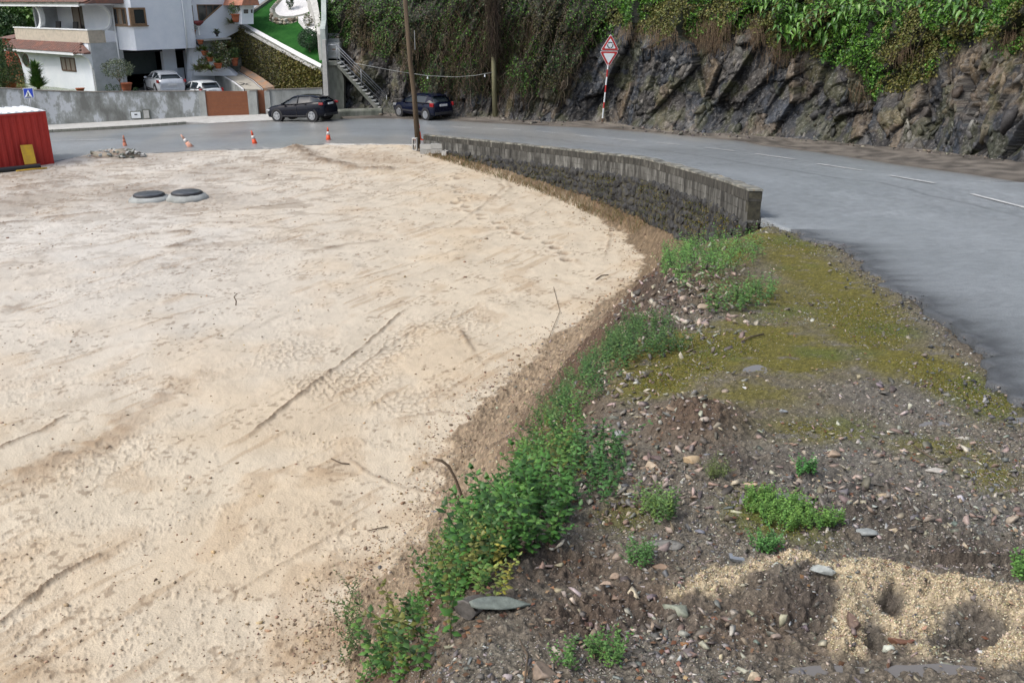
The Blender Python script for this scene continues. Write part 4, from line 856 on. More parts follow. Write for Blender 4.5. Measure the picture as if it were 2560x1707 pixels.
mass_at('nettle_patch', [(1500, 1180, 70, 55, -20), (1480, 1240, 60, 30, 0)], 40, (.3, .6), [(.06, .15, .04), (.05, .12, .035)], 'small nettle patch on the top of the bank beside reddish rubble', kind='thing')
mass_at('nettle_patch', [(1450, 970, 100, 50, -35), (1400, 1020, 60, 50, -30), (1520, 930, 90, 35, -30)], 260, (.28, .5), [(.05, .12, .035), (.07, .15, .04), (.10, .17, .05)], 'pale green nettle patch where the bank widens', kind='thing')
mass_at('nettle_patch', [(1600, 860, 110, 30, -25), (1560, 840, 60, 25, -35), (1660, 880, 60, 22, 0)], 210, (.28, .5), [(.05, .11, .03), (.08, .15, .04)], 'loose nettle patch below the pile of broken stone', kind='thing')
mass_at('fern_patch', [(1780, 660, 130, 40, -8), (1720, 700, 60, 45, -20), (1860, 650, 60, 25, 0)], 330, (.5, .9), [(.11, .24, .05), (.09, .20, .045), (.13, .27, .06), (.06, .14, .035)], 'bright green feathery weeds under the end of the stone wall', cat='weeds', kind='thing', asp=.38)
mass_at('weed_tuft', [(1845, 572, 45, 16, -5)], 40, (.6, 1.0), [(.05, .14, .04), (.07, .18, .05)], 'dark green weed tuft at the foot of the wall end', cat='weeds', kind='thing')
mass_at('weed_tuft', [(1850, 760, 90, 22, -10)], 50, (.4, .7), [(.10, .2, .05), (.08, .17, .05)], 'sparse light green weeds right of the broken stone pile', cat='weeds', kind='thing')
mass_at('clover_patch', [(1960, 1290, 70, 35, 15), (2040, 1310, 70, 16, 0), (1900, 1265, 40, 25, 0)], 230, (.12, .22), [(.10, .22, .045), (.13, .25, .05)], 'low bright green clover patch in the middle of the gravel', cat='weeds', kind='thing', asp=.9)
mass_at('weed_tuft', [(1915, 1372, 30, 12, 0)], 26, (.14, .25), [(.08, .2, .05)], 'tiny green weed beside the steel scrap', cat='weeds', kind='thing', asp=.9)
mass_at('weed_tuft', [(1790, 1190, 26, 12, 0)], 40, (.12, .3), [(.12, .16, .05)], 'small tuft of grass beside the dark mud patch', cat='weeds', kind='thing', asp=.25)
mass_at('weed_tuft', [(2010, 1186, 22, 8, 0)], 20, (.13, .24), [(.07, .2, .05)], 'small round weed above the clover patch', cat='weeds', kind='thing', asp=.9)
mass_at('weed_tuft', [(1650, 1290, 40, 25, 20), (1620, 1270, 30, 12, 0)], 40, (.2, .35), [(.12, .2, .05), (.09, .17, .05)], 'yellow green weed on the bare edge left of the clover', cat='weeds', kind='thing')
mass_at('weed_tuft', [(1600, 1400, 30, 20, 0)], 25, (.15, .25), [(.08, .18, .05)], 'little green weed above the flat grey slab', cat='weeds', kind='thing')
mass_at('weed_tuft', [(1480, 1650, 90, 30, 0)], 34, (.16, .3), [(.10, .2, .05), (.07, .16, .04)], 'scattered green seedlings on the dark soil at the near edge', cat='weeds', kind='thing')
mass_at('weed_tuft', [(2550, 1440, 24, 16, 0)], 20, (.2, .3), [(.10, .22, .05)], 'green moss tuft by the crack at the right margin', cat='weeds', kind='thing', asp=.9)
mass_at('weed_tuft', [(1220, 1420, 50, 40, -20), (1230, 1500, 25, 15, 0)], 36, (.3, .5), [(.28, .26, .05), (.18, .22, .05), (.12, .16, .04)], 'yellowing weeds between the nettles and the slate slab', cat='weeds', kind='thing')
mass_at('weed_tuft', [(860, 1600, 50, 60, -30), (880, 1530, 20, 40, 0)], 22, (.6, 1.1), [(.10, .15, .05), (.07, .12, .04)], 'tall thin weed stalks rising from the foot of the bank', cat='weeds', kind='thing', leafk=.6)

# notable stones, each its own thing
SB = [(1270, 1515, .17, .045, .03, -22, .25, (.20, .23, .20), 'long greenish slate slab lying along the near edge of the bank'),
 (1185, 1530, .11, .06, .05, -15, 0, (.12, .11, .10), 'dark rock tucked behind the long slate slab'),
 (1690, 1530, .058, .036, .036, 20, 0, (.26, .28, .22), 'mossy pale angular rock below the yellow sand'),
 (1663, 1368, .10, .05, .014, 5, 0, (.17, .165, .15), 'broad flat grey slab above the dark soil'),
 (2164, 1338, .07, .038, .028, 0, 0, (.30, .32, .31), 'pale grey smooth rock right of the clover'),
 (2219, 1242, .058, .034, .016, 12, 0, (.42, .33, .22), 'tan slab tilted on the wet gravel'),
 (1550, 1090, .085, .055, .03, -40, .3, (.27, .28, .27), 'grey split slab at the edge of the nettles'),
 (1630, 1168, .04, .03, .03, 30, 0, (.42, .34, .25), 'small square tan stone beside the fallen leaves'),
 (1730, 1153, .055, .035, .022, -10, 0, (.48, .36, .22), 'orange tinted stone below the brown soil heap'),
 (1958, 1031, .036, .024, .02, 0, 0, (.30, .32, .34), 'bluish grey stone alone on the moss'),
 (2083, 1141, .045, .03, .028, 10, 0, (.30, .23, .17), 'rounded brown stone on the pale gravel'),
 (2060, 1431, .06, .03, .02, 5, 0, (.32, .34, .32), 'grey stone set in the crest of yellow sand'),
 (1938, 1595, .022, .018, .014, 0, 0, (.30, .24, .20), 'small brownish stone in the dark soil below the sand'),
 (1712, 1612, .02, .014, .010, 0, 0, (.34, .17, .07), 'tiny orange pebble on the dark soil'),
 (1516, 1627, .055, .04, .016, 35, .2, (.20, .13, .085), 'brown slab with a pale broken edge near the seedlings'),
 (2233, 1327, .03, .018, .014, 0, 0, (.46, .38, .26), 'cream pebble right of the pale grey rock'),
 (1683, 1026, .05, .03, .014, -10, .3, (.30, .22, .15), 'tan slab on top of the brown soil heap'),
 (1626, 1040, .05, .03, .016, -35, .3, (.33, .34, .33), 'pale slate chip leaning on the left of the soil heap'),
 (1863, 972, .024, .014, .010, 0, 0, (.62, .62, .60), 'white pebble below the star shaped puddle'),
 (1655, 1420, .055, .022, .014, 8, 0, (.22, .15, .10), 'brown shard just above the start of the yellow sand'),
 (1539, 1444, .03, .018, .016, -30, 0, (.38, .28, .2), 'tan pebble left of the mossy rock'),
 (1515, 1462, .032, .02, .016, 15, 0, (.36, .27, .2), 'tan pebble nearest the long slate slab'),
 (1362, 1690, .075, .05, .03, 0, 0, (.22, .17, .13), 'brown boulder cut off by the bottom of the view'),
 (2250, 1605, .045, .016, .018, 15, 0, (.16, .08, .05), 'reddish brown stone inside the sand hollow'),
 (2130, 1560, .022, .05, .03, -12, 0, (.15, .10, .075), 'upright brown stone embedded in the yellow sand'),
 (1883, 1694, .022, .016, .012, 0, 0, (.46, .38, .27), 'cream pebble at the edge of the brown puddle'),
 (1880, 742, .09, .05, .03, 20, 0, (.46, .36, .24), 'large tan stone on the far pile of broken stone'),
 (1760, 770, .09, .05, .035, -20, 0, (.38, .31, .23), 'buff stone at the foot of the far stone pile'),
 (1490, 1140, .05, .03, .02, 40, .2, (.5, .44, .36), 'pale stone half hidden by nettle stems'),
 (2340, 1178, .06, .026, .014, -5, 0, (.40, .38, .34), 'long pale flat stone toward the road'),
 (2405, 1096, .05, .018, .008, 0, 0, (.45, .42, .36), 'thin cream flake close to the broken asphalt'),
 (1870, 1213, .05, .018, .014, 6, 0, (.44, .34, .22), 'long tan shard above the clover patch')]
for q, (x, y, a, b_, c_, rot, tilt, colr, lb) in enumerate(SB):
    p = ground_at(x, y); v = rockshape(500+q, ICO3, 18, .34, .015)
    v = v+(fbm(v[:, 0]*3+q, v[:, 1]*3+v[:, 2]*2, 3, q)[:, None]-.5)*.12*v
    me = np_mesh('stone', v*[a, b_, c_], ICO3[1], m_pebble, col=np.clip(np.array(colr)[None]*(.75+.5*fbm(v[:, 0]*4, v[:, 2]*4+v[:, 1], 3, q))[:, None], 0, 1), link=False)
    o = obj_from(me, 'stone', None, p+[0, 0, c_*.35], (random.uniform(-.2, .2), tilt, math.radians(-rot))); tag(o, lb, 'stone', 'stones lying on the bank')

# puddles
def puddle(x, y, rx, ry, dz, k=22):
    p = ground_at(x, y); sel = (abs(gpx-x) < rx) & (abs(gpy-y) < ry); z = np.percentile(G3[sel, 2], 38)+dz
    pts_ = [PZ(x+rx*math.cos(t)*random.uniform(.8, 1.1), y+ry*math.sin(t)*random.uniform(.8, 1.1), z) for t in np.linspace(0, 6.283, k+1)[:-1]]
    v = [tuple(q) for q in pts_]+[(q[0], q[1], q[2]-.05) for q in pts_]
    f = [tuple(range(k)), tuple(range(2*k-1, k-1, -1))]+[(i, k+i, k+(i+1) % k, (i+1) % k) for i in range(k)]
    o = MB().add(v, f).build('puddle', m_puddle); tag(o, kind='structure')
puddle(1889, 927, 34, 15, .003); puddle(2338, 1064, 40, 12, .003); puddle(2330, 1680, 150, 24, .004); puddle(2080, 1676, 110, 14, .003); puddle(2560, 1056, 30, 16, .003); puddle(1990, 1245, 90, 14, .002); puddle(2280, 800, 40, 8, .002)
# steel scrap and sticks
p = ground_at(1842, 1403)
e = MB().box(-.035, .035, -.012, .012, 0, .012).box(-.035, -.02, -.012, .03, .002, .014).build('steel_scrap', m_metal); e.location = p+[0, 0, .004]; e.rotation_euler = (0, .1, -.1); tag(e, 'small bent piece of shiny steel strip in the gravel', 'scrap metal')
b0 = ground_at(1160, 1345); Yb = b0[1]-1.0; b0 = PD(1160, 1350, Yb)
sp_ = [b0-[0, 0, .06]]+[PD(x, y, Yb) for x, y in [(1164, 1290), (1163, 1262), (1152, 1232), (1138, 1195), (1122, 1165), (1105, 1152), (1082, 1146)]]
tag(MB().tube(sp_, [.022, .020, .018, .017, .016, .015, .017, .012], 7).build('bent_stick', m_bark), 'dark bent stick standing up out of the nettles', 'stick')
for (pts_, r, lb) in [([(1852, 858), (1875, 848), (1910, 840)], .008, 'pale bare twig lying on the moss near the road'), ([(2285, 1125), (2310, 1140), (2340, 1158)], .005, 'thin black twig on the gravel toward the road'), ([(1490, 700), (1505, 690), (1522, 688)], .014, 'short dark stick on the sand near the wall'), ([(920, 1330), (945, 1322), (972, 1320)], .008, 'short dark twig on the sand left of the bank'), ([(590, 735), (595, 752), (588, 765)], .015, 'withered sprig sticking up from the open sand'), ([(1385, 720), (1400, 780), (1372, 850)], .006, 'thin brown bramble stem over the toe of the bank'), ([(830, 1150), (855, 1160), (875, 1163)], .01, 'dark root fragment on the lower sand'), ([(1310, 1720), (1318, 1650), (1300, 1610)], .004, 'pale root curling in the soil at the near edge')]:
    P_ = [ground_at(x, y)+[0, 0, .02] for x, y in pts_]
    if 'sprig' in lb: P_ = [ground_at(590, 762), ground_at(590, 762)+[.02, 0, .1], ground_at(590, 762)+[-.02, 0, .2], ground_at(590, 762)+[.06, 0, .28]]
    tag(MB().tube(P_, r, 5).build('twig', m_bark), lb, 'twig')

# ------------------------------------------------------------------ parapet wall of blocks on rubble masonry
def world_mat(name, stops, scale, vs, rough=.9, bump=.5, bs=30, dist=.01):
    m, t, b = nodes(name); b.inputs['Roughness'].default_value = rough
    g = t.nodes.new('ShaderNodeNewGeometry'); mp = t.nodes.new('ShaderNodeMapping'); mp.inputs['Scale'].default_value = vs
    t.links.new(g.outputs['Position'], mp.inputs[0]); n = t.nodes.new('ShaderNodeTexNoise'); n.inputs['Scale'].default_value = scale; n.inputs['Detail'].default_value = 6; n.inputs['Roughness'].default_value = .7
    t.links.new(mp.outputs[0], n.inputs['Vector']); r = t.nodes.new('ShaderNodeValToRGB')
    r.color_ramp.elements[0].position = stops[0][0]; r.color_ramp.elements[0].color = (*stops[0][1], 1)
    r.color_ramp.elements[1].position = stops[-1][0]; r.color_ramp.elements[1].color = (*stops[-1][1], 1)
    for p_, c_ in stops[1:-1]: e = r.color_ramp.elements.new(p_); e.color = (*c_, 1)
    t.links.new(n.outputs['Fac'], r.inputs[0]); t.links.new(r.outputs[0], b.inputs['Base Color'])
    n2 = t.nodes.new('ShaderNodeTexNoise'); n2.inputs['Scale'].default_value = bs; t.links.new(g.outputs['Position'], n2.inputs['Vector'])
    bp = t.nodes.new('ShaderNodeBump'); bp.inputs['Strength'].default_value = bump; bp.inputs['Distance'].default_value = dist
    t.links.new(n2.outputs['Fac'], bp.inputs['Height']); t.links.new(bp.outputs[0], b.inputs['Normal']); return m
m_block = world_mat('streaked_block', [(.38, (.02, .02, .018)), (.49, (.065, .064, .058)), (.60, (.14, .14, .13)), (.72, (.30, .30, .28))], 3.4, (1, 1, .2))
m_block_top = world_mat('dark_block', [(.40, (.025, .024, .021)), (.56, (.06, .058, .05)), (.70, (.19, .185, .165))], 5, (1, 1, .3))
m_capping = world_mat('lichened_capping', [(.36, (.06, .06, .052)), (.50, (.17, .17, .15)), (.60, (.28, .28, .25)), (.66, (.26, .19, .09)), (.74, (.30, .30, .27))], 3, (1, 1, 1))
m_masonry = world_mat('rubble_masonry', [(.38, (.010, .010, .010)), (.50, (.035, .036, .038)), (.58, (.06, .06, .06)), (.63, (.07, .062, .02)), (.75, (.24, .23, .22))], 4.5, (1, 1, 1), bump=.8, bs=14, dist=.03)
m_mortar = world_mat('dark_mortar', [(.35, (.02, .02, .016)), (.6, (.07, .065, .045)), (.75, (.12, .11, .08))], 5, (1, 1, 1))
WT = np.array([(4.52, 16.95, 3.27), (4.73, 20, 3.66), (4.73, 22.7, 3.98), (4.37, 25.4, 4.21), (3.93, 27.8, 4.39), (3.08, 29.6, 4.58), (2.5, 31.2, 4.74), (1.56, 33.3, 4.94), (0.02, 36.2, 5.2), (-1.78, 39.2, 5.45), (-3.95, 42.7, 5.74)])
WT[:, 2] = CAMZ-WT[:, 2]
Wd = np.concatenate([[0], np.cumsum(np.hypot(*(WT[1:, :2]-WT[:-1, :2]).T))])
def spl(s_):
    # smooth the plan curve by averaging nearby samples
    q = np.array([s_-1.0, s_-.5, s_, s_+.5, s_+1.0]).clip(0, Wd[-1]) if 1.0 < s_ < Wd[-1]-1 else np.array([s_])
    return np.array([np.interp(q, Wd, WT[:, k_]).mean() for k_ in range(3)])
wall = empty('parapet_wall', spl(0), 0, 'curved roadside parapet of stained concrete blocks on a dark rubble stone base', 'wall')
def wl(o):
    o.parent = wall; o.location = tuple(np.array(o.location)-np.array(wall.location)); return o
def block_me(seed, mat):
    r = np.random.default_rng(seed); b = MB().box(-.246, .246, -.125, .125, -.095, .095)
    b.v = [tuple(np.array(v)+r.normal(0, .004, 3)) for v in b.v]
    me = bpy.data.meshes.new('block'); me.from_pydata(b.v, [], b.f); me.materials.append(mat); return me
BM = [block_me(q, m_block) for q in range(5)]; BMt = [block_me(q, m_block_top) for q in range(3)]
for j in range(3):
    s_ = .25 if j % 2 == 0 else .5
    while s_ < Wd[-1]-.2:
        p = spl(s_); q = spl(min(s_+.3, Wd[-1])); q0 = spl(max(s_-.3, 0)); d = q-q0
        yaw = math.atan2(d[1], d[0]); pit = -math.atan2(d[2], math.hypot(d[0], d[1]))
        me = random.choice(BMt if (j == 0) else BM)
        o = obj_from(me, 'block', None, p+[0, 0, -.15-.2*j], (random.gauss(0, .012), pit, yaw)); wl(o)
        s_ += .5
ns = 70; sv = np.linspace(0, Wd[-1], ns); cp_ = np.array([spl(q) for q in sv]); dd = np.gradient(cp_, axis=0); nn_ = np.stack([dd[:, 1], -dd[:, 0]], 1); nn_ /= np.linalg.norm(nn_, axis=1)[:, None]
def strip(name, w0, w1, top, bot, mat, jit=0, z_abs=None):
    v = []; 
    for i_ in range(ns):
        a = cp_[i_, :2]+nn_[i_]*w0; b_ = cp_[i_, :2]+nn_[i_]*w1; jt = random.gauss(0, jit); zt = cp_[i_, 2]+top+jt; zb = cp_[i_, 2]+bot
        v += [(a[0], a[1], zb), (b_[0], b_[1], zb), (b_[0], b_[1], zt), (a[0], a[1], zt)]
    f = []
    for i_ in range(ns-1):
        A_ = i_*4; B_ = A_+4; f += [(A_+k_, A_+(k_+1) % 4, B_+(k_+1) % 4, B_+k_) for k_ in range(4)]
    f += [(3, 2, 1, 0), tuple((ns-1)*4+k_ for k_ in range(4))]
    return wl(MB().add(v, f).build(name, mat))
strip('wall_core', -.115, .115, -.07, -.66, m_mortar)
strip('capping', -.135, .135, 0, -.05, m_capping, .012)
strip('stone_backing', -.14, .10, -.66, -4.6, m_mortar)
SM = []
for q in range(8):
    v = rockshape(900+q, ICO2, 9, .5, .05); me = bpy.data.meshes.new('stone'); me.from_pydata((v*[.17, .075, .11]).tolist(), [], ICO2[1].tolist()); me.materials.append(m_masonry); SM.append(me)
cnt = 0
for j in range(12):
    s_ = .12+(j % 2)*.14
    while s_ < Wd[-1]-.2 and cnt < 300:
        p = spl(s_); g = spl(min(s_+.3, Wd[-1]))-spl(max(s_-.3, 0)); yaw = math.atan2(g[1], g[0]); nrm = np.array([-math.sin(yaw), math.cos(yaw)])
        if nrm[0] > 0: nrm = -nrm
        dz = -.72-.21*j; zg = float(base_h(np.array([p[0]+nrm[0]*.4]), np.array([p[1]+nrm[1]*.4]))[0][0])
        if p[2]+dz > zg-.05:
            k_ = random.uniform(1.0, 1.5)*(1+.15*(s_ > 18)); wl(obj_from(random.choice(SM), 'stone', None, (p[0]+nrm[0]*(.12+random.uniform(-.02, .03)), p[1]+nrm[1]*.12, p[2]+dz+random.uniform(-.03, .03)), (random.gauss(0, .15), random.gauss(0, .15), yaw), (k_, 1, k_))); cnt += 1
        s_ += random.uniform(.34, .46)*(1.35 if s_ > 18 else 1.0)

# moss and weeds hanging on the masonry
pp = []; 
for _ in range(9000):
    s_ = Wd[-1]*random.random()**1.2; c0 = spl(s_)
    cl = vnoise(np.array([s_*.9]), np.array([0.5]), 5)[0]
    if cl < .5: continue
    g = spl(min(s_+.3, Wd[-1]))-spl(max(s_-.3, 0)); yaw = math.atan2(g[1], g[0]); nrm = np.array([-math.sin(yaw), math.cos(yaw)]); nrm = -nrm if nrm[0] > 0 else nrm
    pp.append((c0[0]+nrm[0]*.22, c0[1]+nrm[1]*.22, c0[2]-.7-random.random()**1.3*1.9))
pp = np.array(pp); n = len(pp)
o = leafcloud('wall_moss', pp+rng.normal(0, .03, pp.shape), np.tile([-.8, -.6, 0], (n, 1)), rng.uniform(.02, .06, n), .6, colmix(n, (.10, .095, .02), (.07, .08, .025), (.14, .11, .03), (.05, .06, .025)), m_matte, down=1.0)
tag(o, 'olive and brown moss growing down the stone base of the parapet', 'moss', kind='stuff')
# dry grass between wall and sand at the far end
m = 1600; s_ = rng.uniform(Wd[-1]*.35, Wd[-1]-1.2, m); bp_ = np.array([spl(q) for q in s_]); bx = bp_[:, 0]-rng.uniform(.2, .75, m)*.8; by = bp_[:, 1]-rng.uniform(.2, .8, m)*.55
bz = base_h(bx, by)[0]; hgt = rng.uniform(.06, .26, m)
t = np.linspace(0, 1, 4)[None, :, None]; lean = rng.normal(0, .5, (m, 1, 3))*[1, 1, 0]
pth = np.stack([bx, by, bz], 1)[:, None, :]+(lean*t*t+np.array([0, 0, 1])*t)*hgt[:, None, None]
tag(strands('weeds_at_wall', pth, np.full(m, .007), colmix(m, (.22, .15, .08), (.14, .12, .05), (.10, .11, .04), (.26, .17, .10)), m_matte), 'dry brown weeds along the foot of the parapet', 'weeds', kind='stuff')
# hollow concrete blocks stacked at the far end
def hollow(name):
    b = MB(); t = .035
    b.box(-.25, .25, -.10, -.10+t, 0, .19).box(-.25, .25, .10-t, .10, 0, .19)
    for x in (-.25, -.0175, .25-t): b.box(x, x+t, -.10+t, .10-t, 0, .19)
    return b.build(name, m_conc_pale)
HB = [(1036, 372, 0, 1.35, 1.57, 'upright hollow block leaning against the foot of the wooden pole'), (1065, 366, 0, .1, 0, 'left bottom hollow block of the stack by the parapet end'), (1066, 351.5, 0.2, -.1, 0, 'left top hollow block of the stack by the parapet end'), (1092, 374, 0, .05, 0, 'middle bottom hollow block of the stack by the parapet end'), (1093, 358, .2, .02, 0, 'middle top hollow block with a pale dusty top'), (1116, 384, 0, 1.2, 0, 'right hollow block turned to show its open cells')]
hb0 = None
for (x, y, dz, rz, ry, lb) in HB:
    o = hollow('hollow_block') if hb0 is None else hb0.copy()
    if hb0 is None: hb0 = o
    else: C.objects.link(o)
    o.name = 'hollow_block'
    D_ = {1036: 42.0, 1065: 41.7, 1066: 41.7, 1092: 41.2, 1093: 41.2, 1116: 40.6}[x]; base = PD(x, 370, D_); zb_ = float(base_h(np.array([base[0]]), np.array([base[1]]))[0][0])
    o.location = (base[0], base[1], zb_+dz*1.05+(.27 if ry else 0)); o.rotation_euler = (0, ry, rz); o.scale = (1.1, 1.1, 1.05)
    tag(o, lb, 'concrete block', 'hollow blocks stacked at the end of the parapet')
#@@PART3
# ------------------------------------------------------------------ poles, signs, cones, container
b_ = hit(1046, 364); t_ = PD(1007, -70, b_[1]+.1); mid = (b_+t_)/2
e = empty('utility_pole', b_, 0, 'tall weathered wooden utility pole at the end of the parapet', 'pole')
o = MB().tube([np.array(p)-b_ for p in (b_-[0, 0, .4], b_+(t_-b_)*.3+[.02, 0, 0], mid+[-.03, 0, 0], t_)], [.13, .115, .105, .09], 14).build('pole', m_wood, e)
sw = MB().cyl((.02, -.17, 4.2), (.02, -.19, 5.0), .018).build('cable_guard', m_metal, e)
b_ = hit(1238, 298); t_ = PD(1229, -60, b_[1]+.1)
e = empty('concrete_pole', b_, 0, 'slim concrete pole streaked with yellow lichen against the vine covered cliff', 'pole')
d = t_-b_; MB().tube([(0, 0, -.2), tuple(d)], [.15, .11], 4).build('pole', m_polec, e); 
i = pick(np.exp(-((cpx1-1235)/26)**2)*(cpy1 < 130)*vis, 1500); 
pl_ = b_+d*rng.uniform(.52, 1, (1500, 1))+rng.normal(0, .16, (1500, 3)); k = 6
tpth = pl_[:, None, :]+np.stack([np.cumsum(rng.normal(0, .04, (1500, k)), 1), np.cumsum(rng.normal(0, .04, (1500, k)), 1)-.1, -np.linspace(0, 1, k)[None]*rng.uniform(.3, 1.0, (1500, 1))], -1)
tag(strands('creeper', tpth, rng.uniform(.008, .018, 1500), colmix(1500, (.06, .045, .035), (.09, .07, .05), (.04, .035, .025)), m_matte), 'dark dead creeper wrapped round the top of the concrete pole', 'vines', kind='stuff')
cab = [PD(885, 158, 55.6), PD(930, 167, 55.2), PD(1000, 180, 54.7), PD(1070, 190, 54.3), PD(1140, 193, 53.8), PD(1190, 189, 53.5), PD(1233, 181, 53.2)]
e = empty('overhead_cable', cab[0], 0, 'thin pale cable slung from the steps to the concrete pole', 'cable')
MB().tube([p-cab[0] for p in cab], .012, 5).build('cable', m_conc, e)
for x, y, D in ((1069, 192, 54.3), (1212, 187, 53.3)):
    p = PD(x, y, D)-cab[0]; MB().cyl(p-[0, 0, .12], p, .045, .03, 8).build('clip', m_paint_white, e)
# roundabout and give way sign
sb = hit(1505, 311); Ys = sb[1]
def sgp(x, y, dy=0): return PD(x, y, Ys)-sb+[0, dy, 0]
e = empty('road_sign', sb, 0, 'roundabout warning triangle above a give way triangle on a red and white striped post', 'sign')
seg = [(1505, 309, 296, 'post_foot', m_brown), (0, 296, 271, 'white_band', m_signwhite), (0, 271, 256, 'red_band', m_signred), (0, 256, 231, 'white_band', m_signwhite), (0, 231, 213, 'red_band', m_signred), (0, 213, 193, 'white_band', m_signwhite), (0, 193, 174, 'red_band', m_signred), (0, 174, 160, 'white_band', m_signwhite)]
def sx(y): return 1505+(309-y)*.104
for _, y0, y1, nm, mt in seg: MB().cyl(sgp(sx(y0), y0), sgp(sx(y1), y1), .042, n=10, caps=False).build(nm, mt, e)
MB().cyl(sgp(sx(160), 160, .06), sgp(sx(92), 92, .06), .04, n=8).build('post_top', m_metal, e)
def rtri(pts, r, n=5):
    c = sum(np.array(p) for p in pts)/3; out = []
    for i_ in range(3):
        p = np.array(pts[i_]); a = unit(np.array(pts[i_-1])-p); b = unit(np.array(pts[(i_+1) % 3])-p)
        for t in np.linspace(0, 1, n): 
            q = (1-t)**2*(p+a*r)+2*t*(1-t)*p+t*t*(p+b*r); out.append(q)
    return out
def plate_tri(name, px3, shrink, y0, y1, mat):
    P3 = [sgp(x, y) for x, y in px3]; c = sum(P3)/3; P3 = [c+(p-c)*shrink for p in P3]
    poly = [(p[0], p[2]) for p in rtri(P3, .13*shrink)]
    MB().prism(poly, y0, y1, 'y').build(name, mat, e)
for px3 in ([(1527, 85), (1501, 127), (1548, 127.5)], [(1499, 128), (1547, 129), (1520, 170)]):
    plate_tri('sign_plate', px3, 1.0, -.02, .02, m_signwhite); plate_tri('red_border', px3, .94, -.03, -.021, m_signred); plate_tri('white_field', px3, .62, -.04, -.031, m_signwhite)
c0 = sgp(1525.5, 113.5)
for k in range(3):
    b = MB(); v = []; a0 = math.radians(90+120*k-48); n = 9
    for j in range(n):
        a = a0+math.radians(84)*j/(n-1)
        for rr in (.115, .165): v.append((c0[0]+rr*math.cos(a), -.046, c0[2]+rr*math.sin(a)))
    v += [(x, -.041, z) for x, y, z in v]; m_ = 2*n
    f = [(2*j, 2*j+1, 2*j+3, 2*j+2) for j in range(n-1)]+[(m_+2*j, m_+2*j+2, m_+2*j+3, m_+2*j+1) for j in range(n-1)]
    b.add(v, f); ah = a0+math.radians(84)
    tip = (c0[0]+.14*math.cos(ah+.28), c0[2]+.14*math.sin(ah+.28)); l1 = (c0[0]+.085*math.cos(ah-.02), c0[2]+.085*math.sin(ah-.02)); l2 = (c0[0]+.195*math.cos(ah-.02), c0[2]+.195*math.sin(ah-.02))
    b.prism([tip, l1, l2], -.046, -.041, 'y'); b.build('arrow', m_signblack, e)
# blue crossing sign
pb = hit(78, 322); Yb = pb[1]-.1
e = empty('crossing_sign', pb, 0, 'square blue pedestrian crossing sign beside the stained wall', 'sign')
def bp(x, y): return PD(x, y, Yb)-pb
MB().tube([(0, 0, -.1), tuple(bp(77, 270)), tuple(bp(75, 240))], .035, 8).build('post', m_metal, e)
q = [bp(57, 221), bp(82, 220), bp(86, 245), bp(61, 247)]
def quad_plate(name, Q, s_, y0, y1, mat):
    c_ = sum(Q)/4; MB().prism([((c_+(p-c_)*s_)[0], (c_+(p-c_)*s_)[2]) for p in Q][::-1], y0+Q[0][1], y1+Q[0][1], 'y').build(name, mat, e)
quad_plate('sign_plate', q, 1.0, -.02, .02, m_signwhite); quad_plate('blue_field', q, .9, -.03, -.021, m_signblue)
T3 = [bp(70.5, 225), bp(62.5, 244), bp(82, 243)]; MB().prism([(p[0], p[2]) for p in T3], -.04+q[0][1], -.031+q[0][1], 'y').build('white_triangle', m_signwhite, e)
c_ = bp(71.5, 237.5); y_ = q[0][1]-.05; fg = MB()
fg.prism([(c_[0]-.015+.03*math.cos(a)+.01, c_[2]+.12+.03*math.sin(a)) for a in np.linspace(0, 6.28, 9)[:-1]], y_, y_+.008, 'y').build('pedestrian_head', m_signblack, e)
fg = MB(); fg.prism([(c_[0]-.03, c_[2]+.08), (c_[0]+.035, c_[2]+.08), (c_[0]+.03, c_[2]-.02), (c_[0]+.08, c_[2]-.10), (c_[0]+.04, c_[2]-.10), (c_[0], c_[2]-.03), (c_[0]-.05, c_[2]-.10), (c_[0]-.09, c_[2]-.10), (c_[0]-.03, c_[2])], y_, y_+.008, 'y').build('pedestrian_figure', m_signblack, e)
for dx in (-.11, 0, .11): MB().box(c_[0]+dx-.04, c_[0]+dx+.04, y_, y_+.008, c_[2]-.135, c_[2]-.108).build('zebra_bar', m_signblack, e)
# cones
def cone(loc, label, h=.72, tilt=(0, 0, 0), cone_m=m_orange, base_m=m_orange, band_m=m_band):
    e = empty('traffic_cone', loc, 0, label, 'cone', 'traffic cones along the edge of the lot', tilt)
    s_ = h/.72
    MB().box(-.19*s_, .19*s_, -.19*s_, .19*s_, 0, .035*s_).build('base', base_m, e, .01)
    R = lambda z: (.135-.112*z/.72)*s_
    for z0, z1, nm, mt in ((.03, .38, 'lower_body', cone_m), (.38, .52, 'reflective_band', band_m), (.52, .72, 'tip', cone_m)):
        MB().lathe([(R(z0)+(.004 if mt == band_m else 0), z0*s_), (R(z1)+(.004 if mt == band_m else 0), z1*s_)], 14).build(nm, mt, e)
cone(ground_at(820, 357), 'bright orange traffic cone standing upright left of the wooden pole', .75, (0, 0, .3))
cone(ground_at(641, 369), 'leaning orange traffic cone with a pale base in the middle of the row', .78, (0, -.17, .2), m_orange, m_conc_pale)
cone(ground_at(484, 376), 'pale traffic cone tipped over to the left on a dark base', .85, (0, -.6, 0), M('faded_cone', (.62, .24, .14), (.6, .45, .38), 7, .7), m_blackm)
cone(ground_at(303, 372)+[0, .5, -.12], 'dull muddy traffic cone behind the heap of rubble', .66, (0, -.03, .5), m_orange_dull, m_orange_dull, m_orange_dull)
cone(hit(1040, 352)+[.1, .3, 0], 'orange traffic cone half hidden behind the wooden pole', .75, (0, .05, .4))
